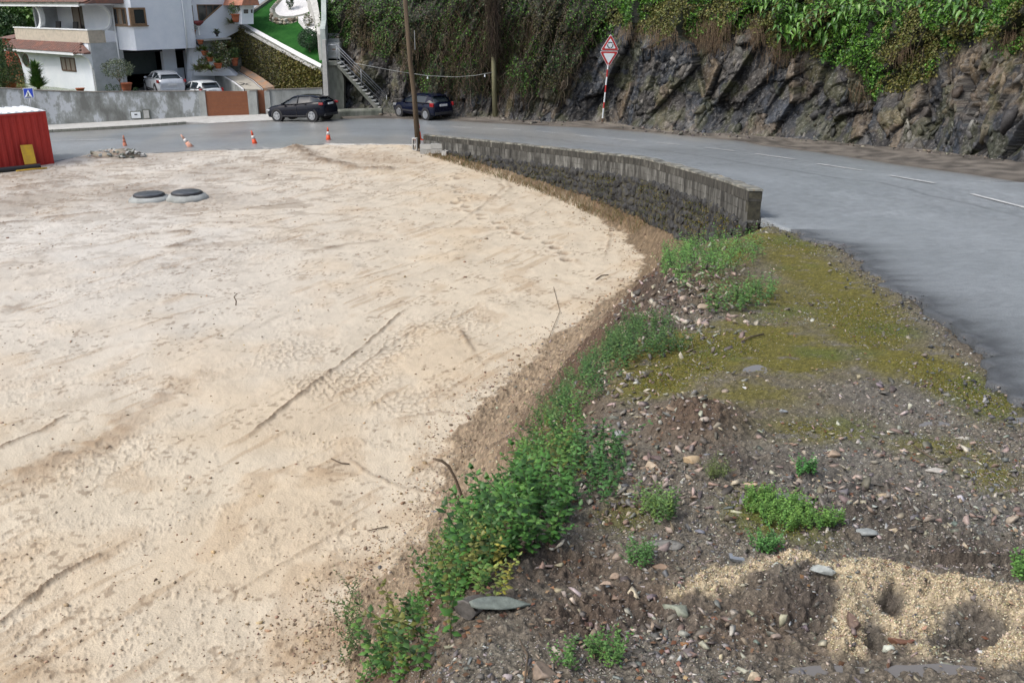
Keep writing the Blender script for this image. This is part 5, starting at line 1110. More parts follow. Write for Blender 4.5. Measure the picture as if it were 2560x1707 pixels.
# rubble heap
hp = ground_at(285, 388); v = ICO3[0]*[1.15, .6, .30]; v = v*(1+.9*(fbm(v[:, 0]*3+v[:, 2]*3, v[:, 1]*4+v[:, 2]*3, 4, 5)-.5))[:, None]
hpe = empty('rubble_heap', hp+[0, .2, -.08], 0, 'low heap of muddy rubble with a torn pale sheet in front of the dull cone', 'rubble heap')
np_mesh('earth', v, ICO3[1], m_soil, hpe, colmix(len(v), (.24, .20, .16), (.34, .30, .25), j=.15), False, {'rgh': np.full(len(v), .85)})
for _ in range(90):
    a = random.uniform(0, 6.28); r_ = random.random()**.5; p = (1.25*r_*math.cos(a), .65*r_*math.sin(a), .29*math.sqrt(max(0, 1-r_*r_))+.0)
    me = bpy.data.meshes.new('stone'); k_ = random.uniform(.03, .12); vv = rockshape(random.randrange(999), ICO2, 9, .45, .05)*[k_*1.3, k_, k_*.5]; me.from_pydata(vv.tolist(), [], ICO2[1].tolist()); me.materials.append(random.choice([m_conc_pale, m_conc_dark, m_conc_dark, m_conc, m_conc])); obj_from(me, 'stone', hpe, p, (random.uniform(-.5, .5), random.uniform(-.5, .5), a))
# red container
kc_ = PZ(137, 412, .03); kx, ky = kc_[0], kc_[1]
rz = math.atan2(-.69, -.72); zk = .03
ctop = PD(113.5, 278, ky)[2]-zk
e = empty('site_container', (kx, ky, zk-.05), rz, 'red corrugated site container with a white ribbed roof at the edge of the lot', 'container')
Hc = ctop+.05; Lc = 6.0
poly = []; x = .12
while x < Lc-.12:
    poly += [(x, -.03), (x+.10, -.03), (x+.14, -.06), (x+.22, -.06), (x+.26, -.03)]; x += .27
poly = [(min(a, Lc-.1), b) for a, b in poly]; poly += [(Lc-.1, -.12), (.12, -.12)]
MB().prism(poly[::-1], .12, Hc-.09).build('front_panel', m_red, e)
poly2 = []; y = -.12
MB().box(.02, .06, -2.32, -.1, .1, Hc-.08).build('end_panel', m_red, e); MB().box(Lc-.06, Lc-.02, -2.32, -.1, .1, Hc-.08).build('end_panel', m_red, e); MB().box(.12, Lc-.12, -2.38, -2.34, .12, Hc-.09).build('back_panel', m_red, e)
for x0 in (0, Lc-.12):
    for y0 in (-.12, -2.4): MB().box(x0, x0+.12, y0, y0+.12, 0, Hc-.002).build('corner_post', m_red, e, .01)
MB().box(.12, Lc-.12, -.10, 0, Hc-.09, Hc-.01).build('top_rail', m_red, e); MB().box(.12, Lc-.12, -.10, 0, 0, .12).build('bottom_rail', m_red, e)
MB().box(.0, Lc, -2.4, 0.0, Hc, Hc+.02).build('roof', m_paint_white, e)
for k in range(20): MB().box(.15+k*.295, .27+k*.295, -2.34, -.06, Hc+.021, Hc+.05).build('roof_rib', m_paint_white, e)
MB().box(Lc*.0+.2, Lc-.2, -2.3, -.2, .0, .1).build('underframe', m_blackm, e)
def cf(x, y, off=0.0):      # point on the container front
    n = np.array([-math.sin(rz), math.cos(rz), 0]); return PPL(x, y, np.array([kx, ky, 0])+n*off, n)
Q = [cf(50, 364, .12), cf(80, 362, .12), cf(91, 409, .45), cf(62, 412, .45)]
n_ = unit(np.cross(Q[1]-Q[0], Q[3]-Q[0])); v = [tuple(p) for p in Q]+[tuple(p-n_*.03) for p in Q]
tag(MB().add(v, [(0, 1, 2, 3), (7, 6, 5, 4), (0, 4, 5, 1), (1, 5, 6, 2), (2, 6, 7, 3), (3, 7, 4, 0)]).build('yellow_board', m_yellow), 'worn yellow board leaning on the red container', 'board')
p0, p1 = cf(-120, 428, .6), cf(100, 411, .75); p0[2] = zk+.13; p1[2] = zk+.13
tag(MB().cyl(p0, p1, .10, n=14).build('black_pipe', m_black_pipe), 'thick black pipe lying on the ground in front of the container', 'pipe')
p2 = ground_at(18, 418)+[0, -.1, .25]
v = ICO3[0]*[.28, .2, .2]; v = v*(1+.5*(fbm(v[:, 0]*9, v[:, 1]*9+v[:, 2]*4, 3, 8)-.5))[:, None]
tag(np_mesh('red_sack', v+p2, ICO3[1], m_stone, col=colmix(len(v), (.42, .16, .11), (.36, .12, .09), j=.1), smooth=True), 'crumpled reddish sack on top of the black pipe', 'sack')
p0, p1 = ground_at(40, 432), ground_at(118, 421)
tag(MB().tube([p0+[0, 0, .04], (p0+p1)/2+[0, 0, .05], p1+[0, 0, .04]], .03, 6).build('yellow_hose', m_yellow), 'thin yellow hose on the sand beside the black pipe', 'hose')
# manholes
for (x, y, r_, ri, lb) in ((374, 499, .66, .50, 'left concrete manhole ring with a black iron lid in the sand'), (470, 497, .66, .50, 'right concrete manhole ring whose black iron lid sits a little higher')):
    g = ground_at(x, y); e = empty('manhole', g-[0, 0, .06], random.random(), lb, 'manhole', 'manholes in the lot'); hh_ = .20 if x < 400 else .25
    ring = MB().lathe([(r_+.05, 0), (r_+.02, hh_*.5), (r_-.08, hh_*.9), (r_-.16, hh_), (.3, hh_)], 28)
    ring.v = [tuple(np.array(v_)*(1+random.uniform(-.03, .03))) for v_ in ring.v]; ring.build('collar', m_conc, e)
    MB().lathe([(ri+.03, hh_+.003), (ri+.03, hh_+.03), (ri, hh_+.04)], 28).build('lid_frame', m_blackm, e)
    MB().lathe([(ri-.01, hh_+.02), (ri-.01, hh_+.065), (ri-.04, hh_+.075)], 28).build('lid', m_lid, e)

# ------------------------------------------------------------------ cars
def car(name, label, loc, yaw, paint_m, spec, scale=1, slope=0, rimm=m_rim, doors=2, plate=True):
    e = empty(name, loc, 0, label, 'car', None, (0, slope, yaw)); e.scale = (scale,)*3
    e.rotation_mode = 'XYZ'
    bx, gh, W, wb, wr = spec['body'], spec['glass'], spec['W']/2, spec['wb'], spec['wr']
    XS = np.linspace(bx[0][0], bx[-1][0], 41); A_ = np.array(bx)[::-1]; xr = XS
    zt = np.interp(XS, A_[:, 0], A_[:, 1]); zb = np.interp(XS, A_[:, 0], A_[:, 2]); hw = np.interp(XS, A_[:, 0], A_[:, 3])*W
    sec = [(0, 0), (.84, 0), (.96, .10), (1.0, .32), (1.0, .52), (.985, .70), (.93, .88), (.84, .98), (.5, 1.03), (0, 1.045)]
    half = [(y, z) for y, z in sec]; full = half+[(-y, z) for y, z in half[-2:0:-1]]; n = len(full); v = []
    for i in range(len(XS)):
        # front and rear ends pull in
        for y, z in full: v.append((XS[i], y*hw[i], zb[i]+(zt[i]-zb[i])*z))
    f = [(i*n+k, i*n+(k+1) % n, (i+1)*n+(k+1) % n, (i+1)*n+k) for i in range(len(XS)-1) for k in range(n)]
    f += [tuple(range(n-1, -1, -1)), tuple(range((len(XS)-1)*n, len(XS)*n))]
    b = MB().add(v, f, True); b.sm[-1] = b.sm[-2] = False; body = b.build('body', paint_m, e)
    # greenhouse
    G = np.array(gh); gv = []; gn = 9
    def ring(g, o_=0):
        x, z0, z1, w0, w1 = g; return [(x, -w0-o_, z0), (x, -w1-o_, z1-.06), (x, -w1*.86, z1-.012+o_), (x, -w1*.4, z1+o_), (x, 0, z1+.006+o_), (x, w1*.4, z1+o_), (x, w1*.86, z1-.012+o_), (x, w1+o_, z1-.06), (x, w0+o_, z0)]
    for g in gh: gv += ring(g)
    gf = [(i*gn+k, i*gn+k+1, (i+1)*gn+k+1, (i+1)*gn+k) for i in range(len(gh)-1) for k in range(gn-1)]
    MB().add(gv, gf, True).build('window_glass', m_carglass, e)
    rs = spec['roof']; rv = []
    for g in gh[rs[0]:rs[1]+1]:
        r_ = ring(g, .014)[1:8]; rv += r_
    rf = [(i*7+k, i*7+k+1, (i+1)*7+k+1, (i+1)*7+k) for i in range(rs[1]-rs[0]) for k in range(6)]
    MB().add(rv, rf, True).build('roof', paint_m, e)
    for s_ in (-1, 1):
        P_ = lambda g, t: ((g[0]), s_*(g[3]*(1-t)+g[4]*t+.008), g[1]*(1-t)+(g[2]-.06)*t)
        MB().tube([P_(g, 0) if i == 0 else P_(g, 1) for i, g in enumerate(gh[:rs[0]+1])], .032, 6).build('front_pillar', paint_m, e)
        MB().tube([P_(g, 1) for g in gh[rs[0]:rs[1]+1]], .028, 6).build('roof_rail', paint_m, e)
        MB().tube([P_(g, 0) for g in gh], .024, 6).build('waist_trim', spec.get('trim', m_blackm), e)
        bp_ = spec['bpillar']; i0 = [k for k, g in enumerate(gh) if g[0] <= bp_][0]; ga = np.array(gh[i0-1]); gb = np.array(gh[i0]); t = (ga[0]-bp_)/(ga[0]-gb[0]); gm = ga*(1-t)+gb*t
        MB().tube([P_(gm, 0), P_(gm, 1)], .036, 6).build('middle_pillar', m_blackm if spec.get('black_b') else paint_m, e)
        cpoly = spec['cpillar']; n_ = len(cpoly); v = []
        def wy(x, z):
            gs = sorted(gh, key=lambda g: g[0]); xs_ = [g[0] for g in gs]; w0 = np.interp(x, xs_, [g[3] for g in gs]); w1 = np.interp(x, xs_, [g[4] for g in gs]); z0 = np.interp(x, xs_, [g[1] for g in gs]); z1 = np.interp(x, xs_, [g[2] for g in gs])-.06
            t = np.clip((z-z0)/max(z1-z0, .05), 0, 1); return w0*(1-t)+w1*t
        v = [(x, s_*(wy(x, z)+.016), z) for x, z in cpoly]+[(x, s_*(wy(x, z)-.02), z) for x, z in cpoly]
        MB().add(v, [tuple(range(n_)), tuple(range(2*n_-1, n_-1, -1))]+[(k, (k+1) % n_, n_+(k+1) % n_, n_+k) for k in range(n_)]).build('rear_pillar', paint_m, e)
        mx = gh[0][0]-.28; MB().box(mx-.07, mx+.07, s_*(W-.05)-.0 if s_ > 0 else -W-.12, s_*W+.12 if s_ > 0 else -W+.05, gh[0][1]-.02, gh[0][1]+.11).build('wing_mirror', paint_m, e, .03)
        MB().box(-wb/2+wr+.08, wb/2-wr-.08, s_*W-.012, s_*W+.012, spec['sill'], spec['sill']+.09).build('side_moulding', m_blackm, e)
        for k in range(doors):
            hx = spec['handles'][k]; MB().box(hx-.08, hx+.08, s_*W*.975-.02, s_*W*.975+.022, spec['hz'], spec['hz']+.03).build('door_handle', spec.get('trim', m_blackm), e)
            dx = spec['handles'][k]-.14; MB().box(dx-.008, dx+.008, s_*W*.999-.004, s_*W*.999+.004, .32, gh[0][1]-.12).build('door_gap', m_blackm, e)
        # lamps
        MB().box(bx[-1][0]-.01, bx[-1][0]+.30, s_*W*.93-.05, s_*W*.93+.055, spec['tz'], spec['tz']+spec.get('th', .16)).build('tail_lamp', m_tail, e, .03)
        MB().box(bx[0][0]-.32, bx[0][0]-.05, s_*W*.80-.12, s_*W*.80+.10, .60, .74).build('headlight', m_rim, e, .03)
        for wx in (wb/2, -wb/2):
            yy = s_*(W-.105)
            MB().cyl((wx, s_*(W-.30), wr+.03), (wx, s_*(W+.004), wr+.03), wr+.075, n=22).build('wheel_arch', m_blackm, e)
            whl = MB().cyl((wx, s_*(W-.22), wr), (wx, s_*(W+.012), wr), wr, n=24).build('wheel', m_tyre, e)
            rb = MB().lathe([(wr*.60, 0), (wr*.70, .012), (wr*.74, 0)], 22); rb.v = [(wx+x, s_*(W+.016)+s_*z, wr+y) for x, y, z in rb.v]
            for a in range(spec.get('spokes', 5)):
                t = a*2*math.pi/spec.get('spokes', 5)+.3; ca, sa = math.cos(t), math.sin(t); h_ = spec.get('sw', .045)
                pts = [(.04*ca-h_*sa, .04*sa+h_*ca), (wr*.68*ca-h_*.7*sa, wr*.68*sa+h_*.7*ca), (wr*.68*ca+h_*.7*sa, wr*.68*sa-h_*.7*ca), (.04*ca+h_*sa, .04*sa-h_*ca)]
                rb.add([(wx+p[0], s_*(W+.030), wr+p[1]) for p in pts]+[(wx+p[0], s_*(W+.012), wr+p[1]) for p in pts], [(0, 1, 2, 3), (4, 7, 6, 5), (0, 4, 5, 1), (2, 6, 7, 3), (1, 5, 6, 2), (3, 7, 4, 0)])
            r2 = rb.build('rim', rimm, whl)
            MB().cyl((wx, s_*(W+.012), wr), (wx, s_*(W+.034), wr), .055, n=10).build('hub', rimm, whl)
    xr_ = bx[-1][0]
    if plate: MB().box(xr_-.03, xr_+.02, -.26, .26, spec['pz'], spec['pz']+.11).build('number_plate', m_plate, e)
    MB().box(xr_-.025, xr_+.10, -W*.80, W*.80, .30, .46).build('rear_bumper', spec.get('bump', m_blackm), e, .03)
    gr = gh[rs[1]]; MB().box(gr[0]-.16, gr[0]+.06, -gr[4]*.92, gr[4]*.92, gr[2]-.035, gr[2]+.02).build('spoiler', paint_m, e, .015)
    return e
spec_cross = dict(W=1.80, wb=2.64, wr=.345, sill=.30, body=[(2.19, .60, .30, .70), (2.10, .78, .24, .84), (1.85, .90, .22, .95), (1.2, 1.0, .22, 1.0), (.8, 1.03, .22, .985), (0, 1.06, .22, .97), (-.8, 1.13, .22, 1.0), (-1.4, 1.20, .24, 1.02), (-1.85, 1.20, .28, .95), (-2.08, 1.10, .32, .88), (-2.19, .86, .36, .80)],
    glass=[(1.02, 1.03, 1.09, .74, .70), (.55, 1.04, 1.32, .78, .66), (.15, 1.05, 1.50, .79, .60), (-.4, 1.07, 1.56, .79, .60), (-1.1, 1.13, 1.53, .80, .57), (-1.65, 1.17, 1.42, .77, .53), (-2.02, 1.17, 1.20, .70, .48)], roof=(2, 5), bpillar=-.25, cpillar=[(-.95, 1.14), (-1.15, 1.46), (-1.75, 1.36), (-2.0, 1.18)], handles=[-.05, -.88], hz=1.02, tz=.98, th=.15, pz=.98, spokes=5, sw=.05, black_b=True)
spec_hatch = dict(W=1.60, wb=2.385, wr=.29, sill=.38, body=[(1.86, .52, .30, .74), (1.80, .68, .24, .86), (1.55, .78, .2, .96), (1.0, .87, .2, 1.0), (.75, .90, .2, 1.0), (0, .92, .2, 1.0), (-1.2, .95, .2, 1.0), (-1.6, .96, .22, .97), (-1.80, .93, .26, .90), (-1.86, .70, .30, .86)],
    glass=[(.98, .89, .92, .70, .66), (.55, .90, 1.16, .73, .62), (.15, .91, 1.33, .74, .58), (-.4, .93, 1.38, .74, .57), (-1.0, .94, 1.37, .74, .56), (-1.42, .95, 1.32, .72, .54), (-1.76, .94, .99, .66, .52)], roof=(2, 5), bpillar=-.2, cpillar=[(-1.1, .94), (-1.16, 1.31), (-1.46, 1.27), (-1.74, .95)], handles=[-.08, -.9], hz=.82, tz=.74, th=.22, pz=.76, spokes=4, sw=.07)
spec_coupe = dict(W=1.75, wb=2.61, wr=.32, sill=.30, body=[(2.14, .52, .28, .72), (2.06, .68, .22, .86), (1.7, .80, .2, .96), (1.1, .90, .2, 1.0), (.8, .93, .2, 1.0), (0, .95, .2, 1.0), (-1.2, 1.0, .22, 1.0), (-1.75, 1.02, .25, .96), (-2.05, .98, .3, .88), (-2.15, .75, .34, .82)],
    glass=[(1.05, .92, .96, .74, .68), (.5, .94, 1.22, .77, .62), (0.0, .96, 1.39, .77, .58), (-.6, .98, 1.42, .77, .56), (-1.1, .99, 1.38, .76, .54), (-1.55, 1.0, 1.26, .73, .52), (-2.0, 1.0, 1.02, .66, .50)], roof=(2, 5), bpillar=-.45, cpillar=[(-1.0, 1.0), (-1.3, 1.29), (-1.6, 1.2), (-1.98, 1.01)], handles=[-.2], hz=.86, tz=.78, th=.18, pz=.62, spokes=5, sw=.05, bump=m_carsilver, trim=m_carsilver)
spec_coupe2 = dict(spec_hatch, bump=m_carwhite)
fw, rw = hit(693, 308), hit(786, 302); mid = (fw+rw)/2
ya = math.radians(157); nrm = np.array([-math.sin(ya), math.cos(ya)])   # left side normal
if nrm[1] > 0: nrm = -nrm
def by_side(px, py, yaw, W, dz=0):
    p = hit(px, py); n = np.array([-math.sin(yaw), math.cos(yaw)]); return np.array([p[0]-n[0]*W/2, p[1]-n[1]*W/2, p[2]+.02])
c1 = by_side(738, 305, ya, 1.55)
car('dark_suv', 'dark navy crossover car parked before the stained concrete wall', c1, ya, m_carblack, spec_cross, .90, .045, m_rim)
ya2 = math.radians(135); c2 = by_side(1032, 297, ya2, 1.5)
car('blue_hatchback', 'older small dark blue hatchback parked under the cliff', c2, ya2, m_carblue, spec_hatch, 1.0, 0.0, m_rim)

# ------------------------------------------------------------------ street wall, gates, pavement
def wall_strip(name, pts, thick, mat, parent=None, zfoot=None, cap=None):
    """pts: (px, y of foot, y of top); foot on the street unless a depth is given as 4th value"""
    v = []; P = []
    for q in pts:
        if len(q) == 4: f_ = PD(q[0], q[1], q[3])
        else: f_ = hit(q[0], q[1])
        zt = PD(q[0], q[2], f_[1])[2]; P.append((f_[0], f_[1], f_[2], zt))
    P = np.array(P); d = np.gradient(P[:, :2], axis=0); d /= np.linalg.norm(d, axis=1)[:, None]; n = np.stack([-d[:, 1], d[:, 0]], 1)
    for p, n_ in zip(P, n):
        zf = p[2]-.3 if zfoot is None else zfoot
        v += [(p[0], p[1], zf), (p[0]+n_[0]*thick, p[1]+n_[1]*thick, zf), (p[0]+n_[0]*thick, p[1]+n_[1]*thick, p[3]), (p[0], p[1], p[3])]
    m = len(P); f = [(i*4+k, i*4+(k+1) % 4, i*4+4+(k+1) % 4, i*4+4+k) for i in range(m-1) for k in range(4)]+[(3, 2, 1, 0), tuple((m-1)*4+k for k in range(4))]
    o = MB().add(v, f).build(name, mat, parent)
    if cap:
        v = []
        for p, n_ in zip(P, n):
            a = p[:2]-n_*.03; b = p[:2]+n_*(thick+.03); v += [(a[0], a[1], p[3]), (b[0], b[1], p[3]), (b[0], b[1], p[3]+.05), (a[0], a[1], p[3]+.05)]
        c = MB().add(v, f).build('coping', cap, parent)
    return o, P
sw_ = empty('street_wall', (0, 0, 0), 0, 'long grey concrete garden wall with peeling pale patches along the street', 'wall')
m_peel = world_mat('peeling_render', [(.38, (.16, .165, .155)), (.48, (.25, .265, .255)), (.53, (.32, .34, .335)), (.57, (.50, .53, .56))], .85, (1, 1, .55), bs=20)
m_capd = M('dark_coping', (.13, .12, .11), (.22, .21, .19), 3, .9)
_, SWP = wall_strip('wall', [(-260, 336, 205), (0, 325, 221), (84, 319.5, 226), (150, 315.5, 229.5), (241, 310.5, 231.5), (370, 303, 230.5), (505, 295.5, 229.5)], .22, m_peel, sw_, cap=m_capd)
for (x, y, w_, h_, mt, nm) in ((340, 288, .52, .36, m_paint_white, 'white meter cabinet with a dark slot set in the street wall'), (366, 286, .30, .46, m_conc_pale, 'narrow grey meter cabinet right of the white one')):
    yv = np.interp(x, [241, 370], [SWP[4][1], SWP[5][1]]); p = PD(x, y, yv-.02); ang = math.atan2(SWP[5][1]-SWP[4][1], SWP[5][0]-SWP[4][0])
    e = empty('meter_cabinet', p, ang, nm, 'meter box', 'meter boxes in the street wall')
    MB().box(-w_/2-.04, w_/2+.04, -.03, .05, -h_/2-.04, h_/2+.04).build('frame', m_conc_dark, e); MB().box(-w_/2, w_/2, -.045, -.031, -h_/2, h_/2).build('door', mt, e)
    if w_ > .4: MB().box(-.08, .08, -.055, -.046, .0, .07).build('slot', m_blackm, e)
yg = SWP[-1][1]+.05
def gbox(name, x0, y0, x1, y1, mat, parent, D, th=.08, off=0):
    a = PD(x0, y1, D)-np.array(parent.location); b = PD(x1, y0, D)-np.array(parent.location)
    return MB().box(a[0], b[0], off, off+th, a[2], b[2]).build(name, mat, parent)
m_street_gate = m_gate
gp_ = PD(567, 293, yg); e = empty('driveway_gate', gp_, 0, 'wide brown slatted driveway gate', 'gate')
a = PD(512, 292.5, yg)-gp_; b = PD(625, 228.5, yg)-gp_; ns_ = 17; dz = (b[2]-a[2])/ns_
for k in range(ns_): MB().box(a[0]+.04, b[0]-.04, -.03-(.0), .01, a[2]+k*dz+.006, a[2]+(k+1)*dz-.006).build('slat', m_gate, e)
MB().box(a[0]+.04, b[0]-.04, .012, .05, a[2], b[2]).build('backing', m_brown, e)
for x in (a[0], b[0]-.04): MB().box(x, x+.04, -.04, .05, a[2], b[2]+.01).build('gate_stile', m_gate, e)
gp2 = PD(654, 286, yg+.3); e = empty('garden_gate', gp2, 0, 'narrow brown slatted garden gate between two pillars', 'gate')
a = PD(641, 284, yg+.3)-gp2; b = PD(667, 226, yg+.3)-gp2; dz = (b[2]-a[2])/16
for k in range(16): MB().box(a[0]+.03, b[0]-.03, -.03, .01, a[2]+k*dz+.006, a[2]+(k+1)*dz-.006).build('slat', m_gate, e)
MB().box(a[0]+.03, b[0]-.03, .012, .04, a[2], b[2]).build('backing', m_brown, e)
for x in (a[0], b[0]-.03): MB().box(x, x+.03, -.04, .05, a[2], b[2]+.01).build('gate_stile', m_gate, e)
for (x0, x1, lb) in ((504, 512.5, 'concrete gate pillar left of the wide brown gate'), (625, 641, 'broad concrete gate pillar between the two brown gates'), (667, 674, 'slim concrete gate pillar right of the narrow brown gate')):
    p = PD((x0+x1)/2, 294, yg); e = empty('gate_pillar', p, 0, lb, 'pillar', 'concrete gate pillars'); gbox('shaft', x0, 228, x1, 297, m_conc, e, yg, .3, -.08); gbox('pillar_cap', x0-.6, 226.5, x1+.6, 228, m_capd, e, yg, .34, -.1)
e = empty('low_street_wall', (0, 0, 0), 0, 'grey concrete wall behind the dark crossover car', 'wall')
wall_strip('wall', [(674, 292, 226, yg), (730, 291, 224.5, yg+.15), (810, 290, 222, yg+.3)], .2, m_conc, e, cap=m_capd)
# pavement
K = [(-260, 352), (-60, 340.5), (123, 331), (230, 325.5), (350, 318.5), (466, 310.5), (520, 309), (640, 303), (690, 301)]
Wn = [(-260, 336), (-60, 327.5), (123, 317), (230, 311), (350, 304), (466, 297.5), (520, 295), (640, 292.5), (700, 292)]
v = []
for (a, b_) in zip(K, Wn):
    p = hit(*a); q = hit(*b_); q[1] += .15; hgt = .13 if a[0] < 470 else .025
    v += [(p[0], p[1], p[2]-.1), (p[0], p[1], p[2]+hgt-.01), (p[0]-.0, p[1]+.02, p[2]+hgt), (q[0], q[1]+.3, q[2]+.10)]
f = [(i*4+k, i*4+4+k, i*4+5+k, i*4+1+k) for i in range(len(K)-1) for k in range(3)]
tag(MB().add(v, f).build('pavement', m_conc_pale), kind='structure')
kp = [hit(x, y) for x, y in [(-100, 343), (10, 337), (123, 331.2), (230, 325.7), (350, 318.7), (466, 310.7)]]; kd = resample([tuple(p) for p in kp], 26)
for a, b_ in zip(kd[:-1], kd[1:]):
    d = b_-a; L_k = np.linalg.norm(d[:2]); o = MB().box(.012, L_k-.012, -.12, .0, -.12, .145).build('kerb_stone', m_conc_dark); o.location = a; o.rotation_euler = (0, -math.atan2(d[2], L_k), math.atan2(d[1], d[0])); tag(o, kind='structure')
# low concrete kerb behind the crossover car
kp = [hit(x, y) for x, y in [(800, 295), (846, 293), (900, 291), (955, 290)]]
e = empty('low_kerb_wall', kp[0], 0, 'low rounded concrete kerb between the crossover car and the steps', 'kerb')
v = []
for p in kp: v += [(p[0], p[1], p[2]-.1), (p[0], p[1]+.03, p[2]+.30), (p[0], p[1]+.12, p[2]+.38), (p[0], p[1]+.55, p[2]+.40), (p[0], p[1]+.6, p[2]-.1)]
v = [tuple(np.array(q)-kp[0]) for q in v]
f = [(i*5+k, i*5+5+k, i*5+6+k, i*5+1+k) for i in range(3) for k in range(4)]+[(0, 1, 2, 3, 4), (19, 18, 17, 16, 15)]
MB().add(v, f).build('kerb_body', m_conc_dark, e, .04)
#@@PART4
# ------------------------------------------------------------------ the white house
A0 = PD(243, 229, 58); HX = np.array([.7828, -.6223, 0]); HY = np.array([.6223, .7828, 0]); hrz = math.atan2(-.6223, .7828)
A0[2] = 0
house = empty('white_house', A0, hrz, 'white house with clay tiled eaves, an arched balcony and an open garage', 'house')
def hl(px, py, y=None, x=None):           # a line of sight met with a facade plane, in the house's own axes
    q = PPL(px, py, A0+HY*y, HY) if y is not None else PPL(px, py, A0+HX*x, HX)
    q = q-A0; return np.array([q@HX, q@HY, q[2]])
def hb(name, x0, x1, y0, y1, z0, z1, mat, parent=None, bev=0):
    return MB().box(min(x0, x1), max(x0, x1), min(y0, y1), max(y0, y1), z0, z1).build(name, mat, parent or house, bev)
hb('ground_floor_wall', -9.3, -.02, 0, .25, .6, 4.06, m_white_wall)
hb('side_wall', -.25, 0, .26, 1.78, .6, 4.06, m_grey_wall); hb('side_wall', -.24, -.003, 0.0, .255, .6, 4.06, m_grey_wall)
hb('balcony_floor', -9.3, -.26, .26, 2.4, 3.86, 4.06, m_white_wall)
hb('balcony_parapet', -9.38, .03, -.05, .14, 4.062, 4.78, m_beige); hb('balcony_parapet', .0, .03, .141, 1.02, 4.062, 4.78, m_beige)
hb('parapet_coping', -9.42, .08, -.09, .18, 4.782, 4.85, m_paint_white); hb('parapet_coping', -.02, .08, .181, 1.05, 4.782, 4.85, m_paint_white)
hb('balcony_back_wall', -8.2, -.26, 2.4, 2.6, 4.06, 6.6, m_white_wall); hb('left_return_wall', -8.4, -8.2, .9, 2.6, 4.06, 6.6, m_grey_wall)
hb('left_wall', -9.3, -9.1, .26, 9, .6, 4.06, m_white_wall); hb('rear_block', -8.4, -.25, 2.61, 9, 4.06, 7.6, m_white_wall)
# arches of the balcony
def arc_band(name, cy, cz, rz_, ry, fixed, axis, a0, a1, t, depth, mat):
    v = []; n = 18
    for j in range(n+1):
        a = math.radians(a0+(a1-a0)*j/n)
        for r_ in (1, 1+t):
            p_, z_ = cy+ry*r_*math.cos(a), cz+rz_*r_*math.sin(a)
            for d_ in (0, depth): v.append((p_, fixed+d_, z_) if axis == 'y' else (fixed+d_, p_, z_))
    f = []
    for j in range(n):
        b = j*4; c_ = b+4; f += [(b, b+2, c_+2, c_), (b+1, c_+1, c_+3, b+3), (b, c_, c_+1, b+1), (b+2, b+3, c_+3, c_+2)]
    return MB().add(v, f).build(name, mat, house)
zmid = (4.85+6.12)/2; rz_ = (6.12-4.85)/2+.02
pr = hl(98, 41, y=0); arc_band('balcony_arch', pr[0]-.75, zmid, rz_, .72, -.02, 'y', -90, 90, .28, .30, m_paint_white)
arc_band('balcony_arch', .88, zmid, rz_, .62, -.16, 'x', -90, 90, .20, .19, m_paint_white)
# infill round the right arch
v = [(.88+.70*math.cos(math.radians(a)), zmid+rz_*math.sin(math.radians(a))) for a in range(-90, 91, 10)]+[(1.77, 6.25), (1.77, 4.70)]
pin = MB().prism([(a, b) for a, b in v], -.2, -.004, 'x').build('arch_wall', m_grey_wall, house)
# eaves and tiles
def tiled(name, x0, x1, ye, yt, ze, zt, n, hipr=0, hipl=0, mat=None):
    """tile rows running up a slope from the eave (ye, ze) to (yt, zt); hips pull the ends in"""
    e = MB(); step = (x1-x0)/n; rows = 7
    for k in range(n):
        xa = x0+k*step; 
        for r in range(rows):
            t0, t1 = r/rows, (r+1)/rows+.02; xc_ = xa+step/2
            if xc_ < x0+hipl*t1 or xc_ > x1-hipr*t1: continue
            ya, za = ye+(yt-ye)*t0, ze+(zt-ze)*t0; yb_, zb_ = ye+(yt-ye)*t1, ze+(zt-ze)*t1
            v = []
            for (y_, z_, lift) in ((ya, za, .035), (yb_, zb_, .0)):
                for j in range(5):
                    a = math.pi*j/4; v.append((xa+step*.5-step*.46*math.cos(a), y_, z_+lift+.055*math.sin(a)))
            e.add(v, [(j, j+1, j+6, j+5) for j in range(4)]+[(4, 3, 2, 1, 0)])
    o = e.build(name, mat or m_tile, house); tag(o, kind='stuff'); return o
hb('awning_slab', -9.95, .02, -.62, -.002, 3.40, 3.47, m_paint_white)
hb('awning_fascia', -9.98, -.85, -.68, -.621, 3.36, 3.52, m_paint_white)
tiled('roof_tiles', -9.98, -.03, -.72, -.06, 3.50, 4.02, 34, .85, .0)
v = [(-9.98, -.72, 3.49), (-.86, -.72, 3.49), (-.86, -.06, 4.0), (-9.98, -.06, 4.0), (.02, -.3, 3.5)]
MB().add([(-.88, -.70, 3.50), (.03, -.5, 3.52), (.03, -.07, 3.56), (-.86, -.07, 4.02), (-.88, -.70, 3.44), (.03, -.5, 3.44), (.03, -.07, 3.44)], [(0, 1, 3), (1, 2, 3), (0, 4, 5, 1), (1, 5, 6, 2), (4, 6, 5)]).build('hip_tiles', m_tile, house)
MB().tube([(-.88, -.70, 3.56), (-.80, -.07, 4.05)], .075, 8).build('ridge_tile', m_tile, house); hb('flashing', -9.98, -.85, -.06, -.051, 3.98, 4.06, m_conc_pale)
for x in (-9.05, -.12):
    MB().prism([(0, 3.40), (-.60, 3.40), (-.42, 3.30), (-.22, 3.12), (-.12, 2.85), (-.10, 2.62), (0, 2.62)], x-.1, x+.1, 'x').build('bracket', m_paint_white, house)
hb('roof_fascia', -9.75, .35, -.55, -.49, 6.12, 6.30, m_paint_white); hb('roof_soffit', -9.75, 1.0, -.489, 2.6, 6.20, 6.27, m_white_wall); hb('eave_board', -9.8, .6, -.62, -.552, 6.29, 6.36, m_conc_dark)
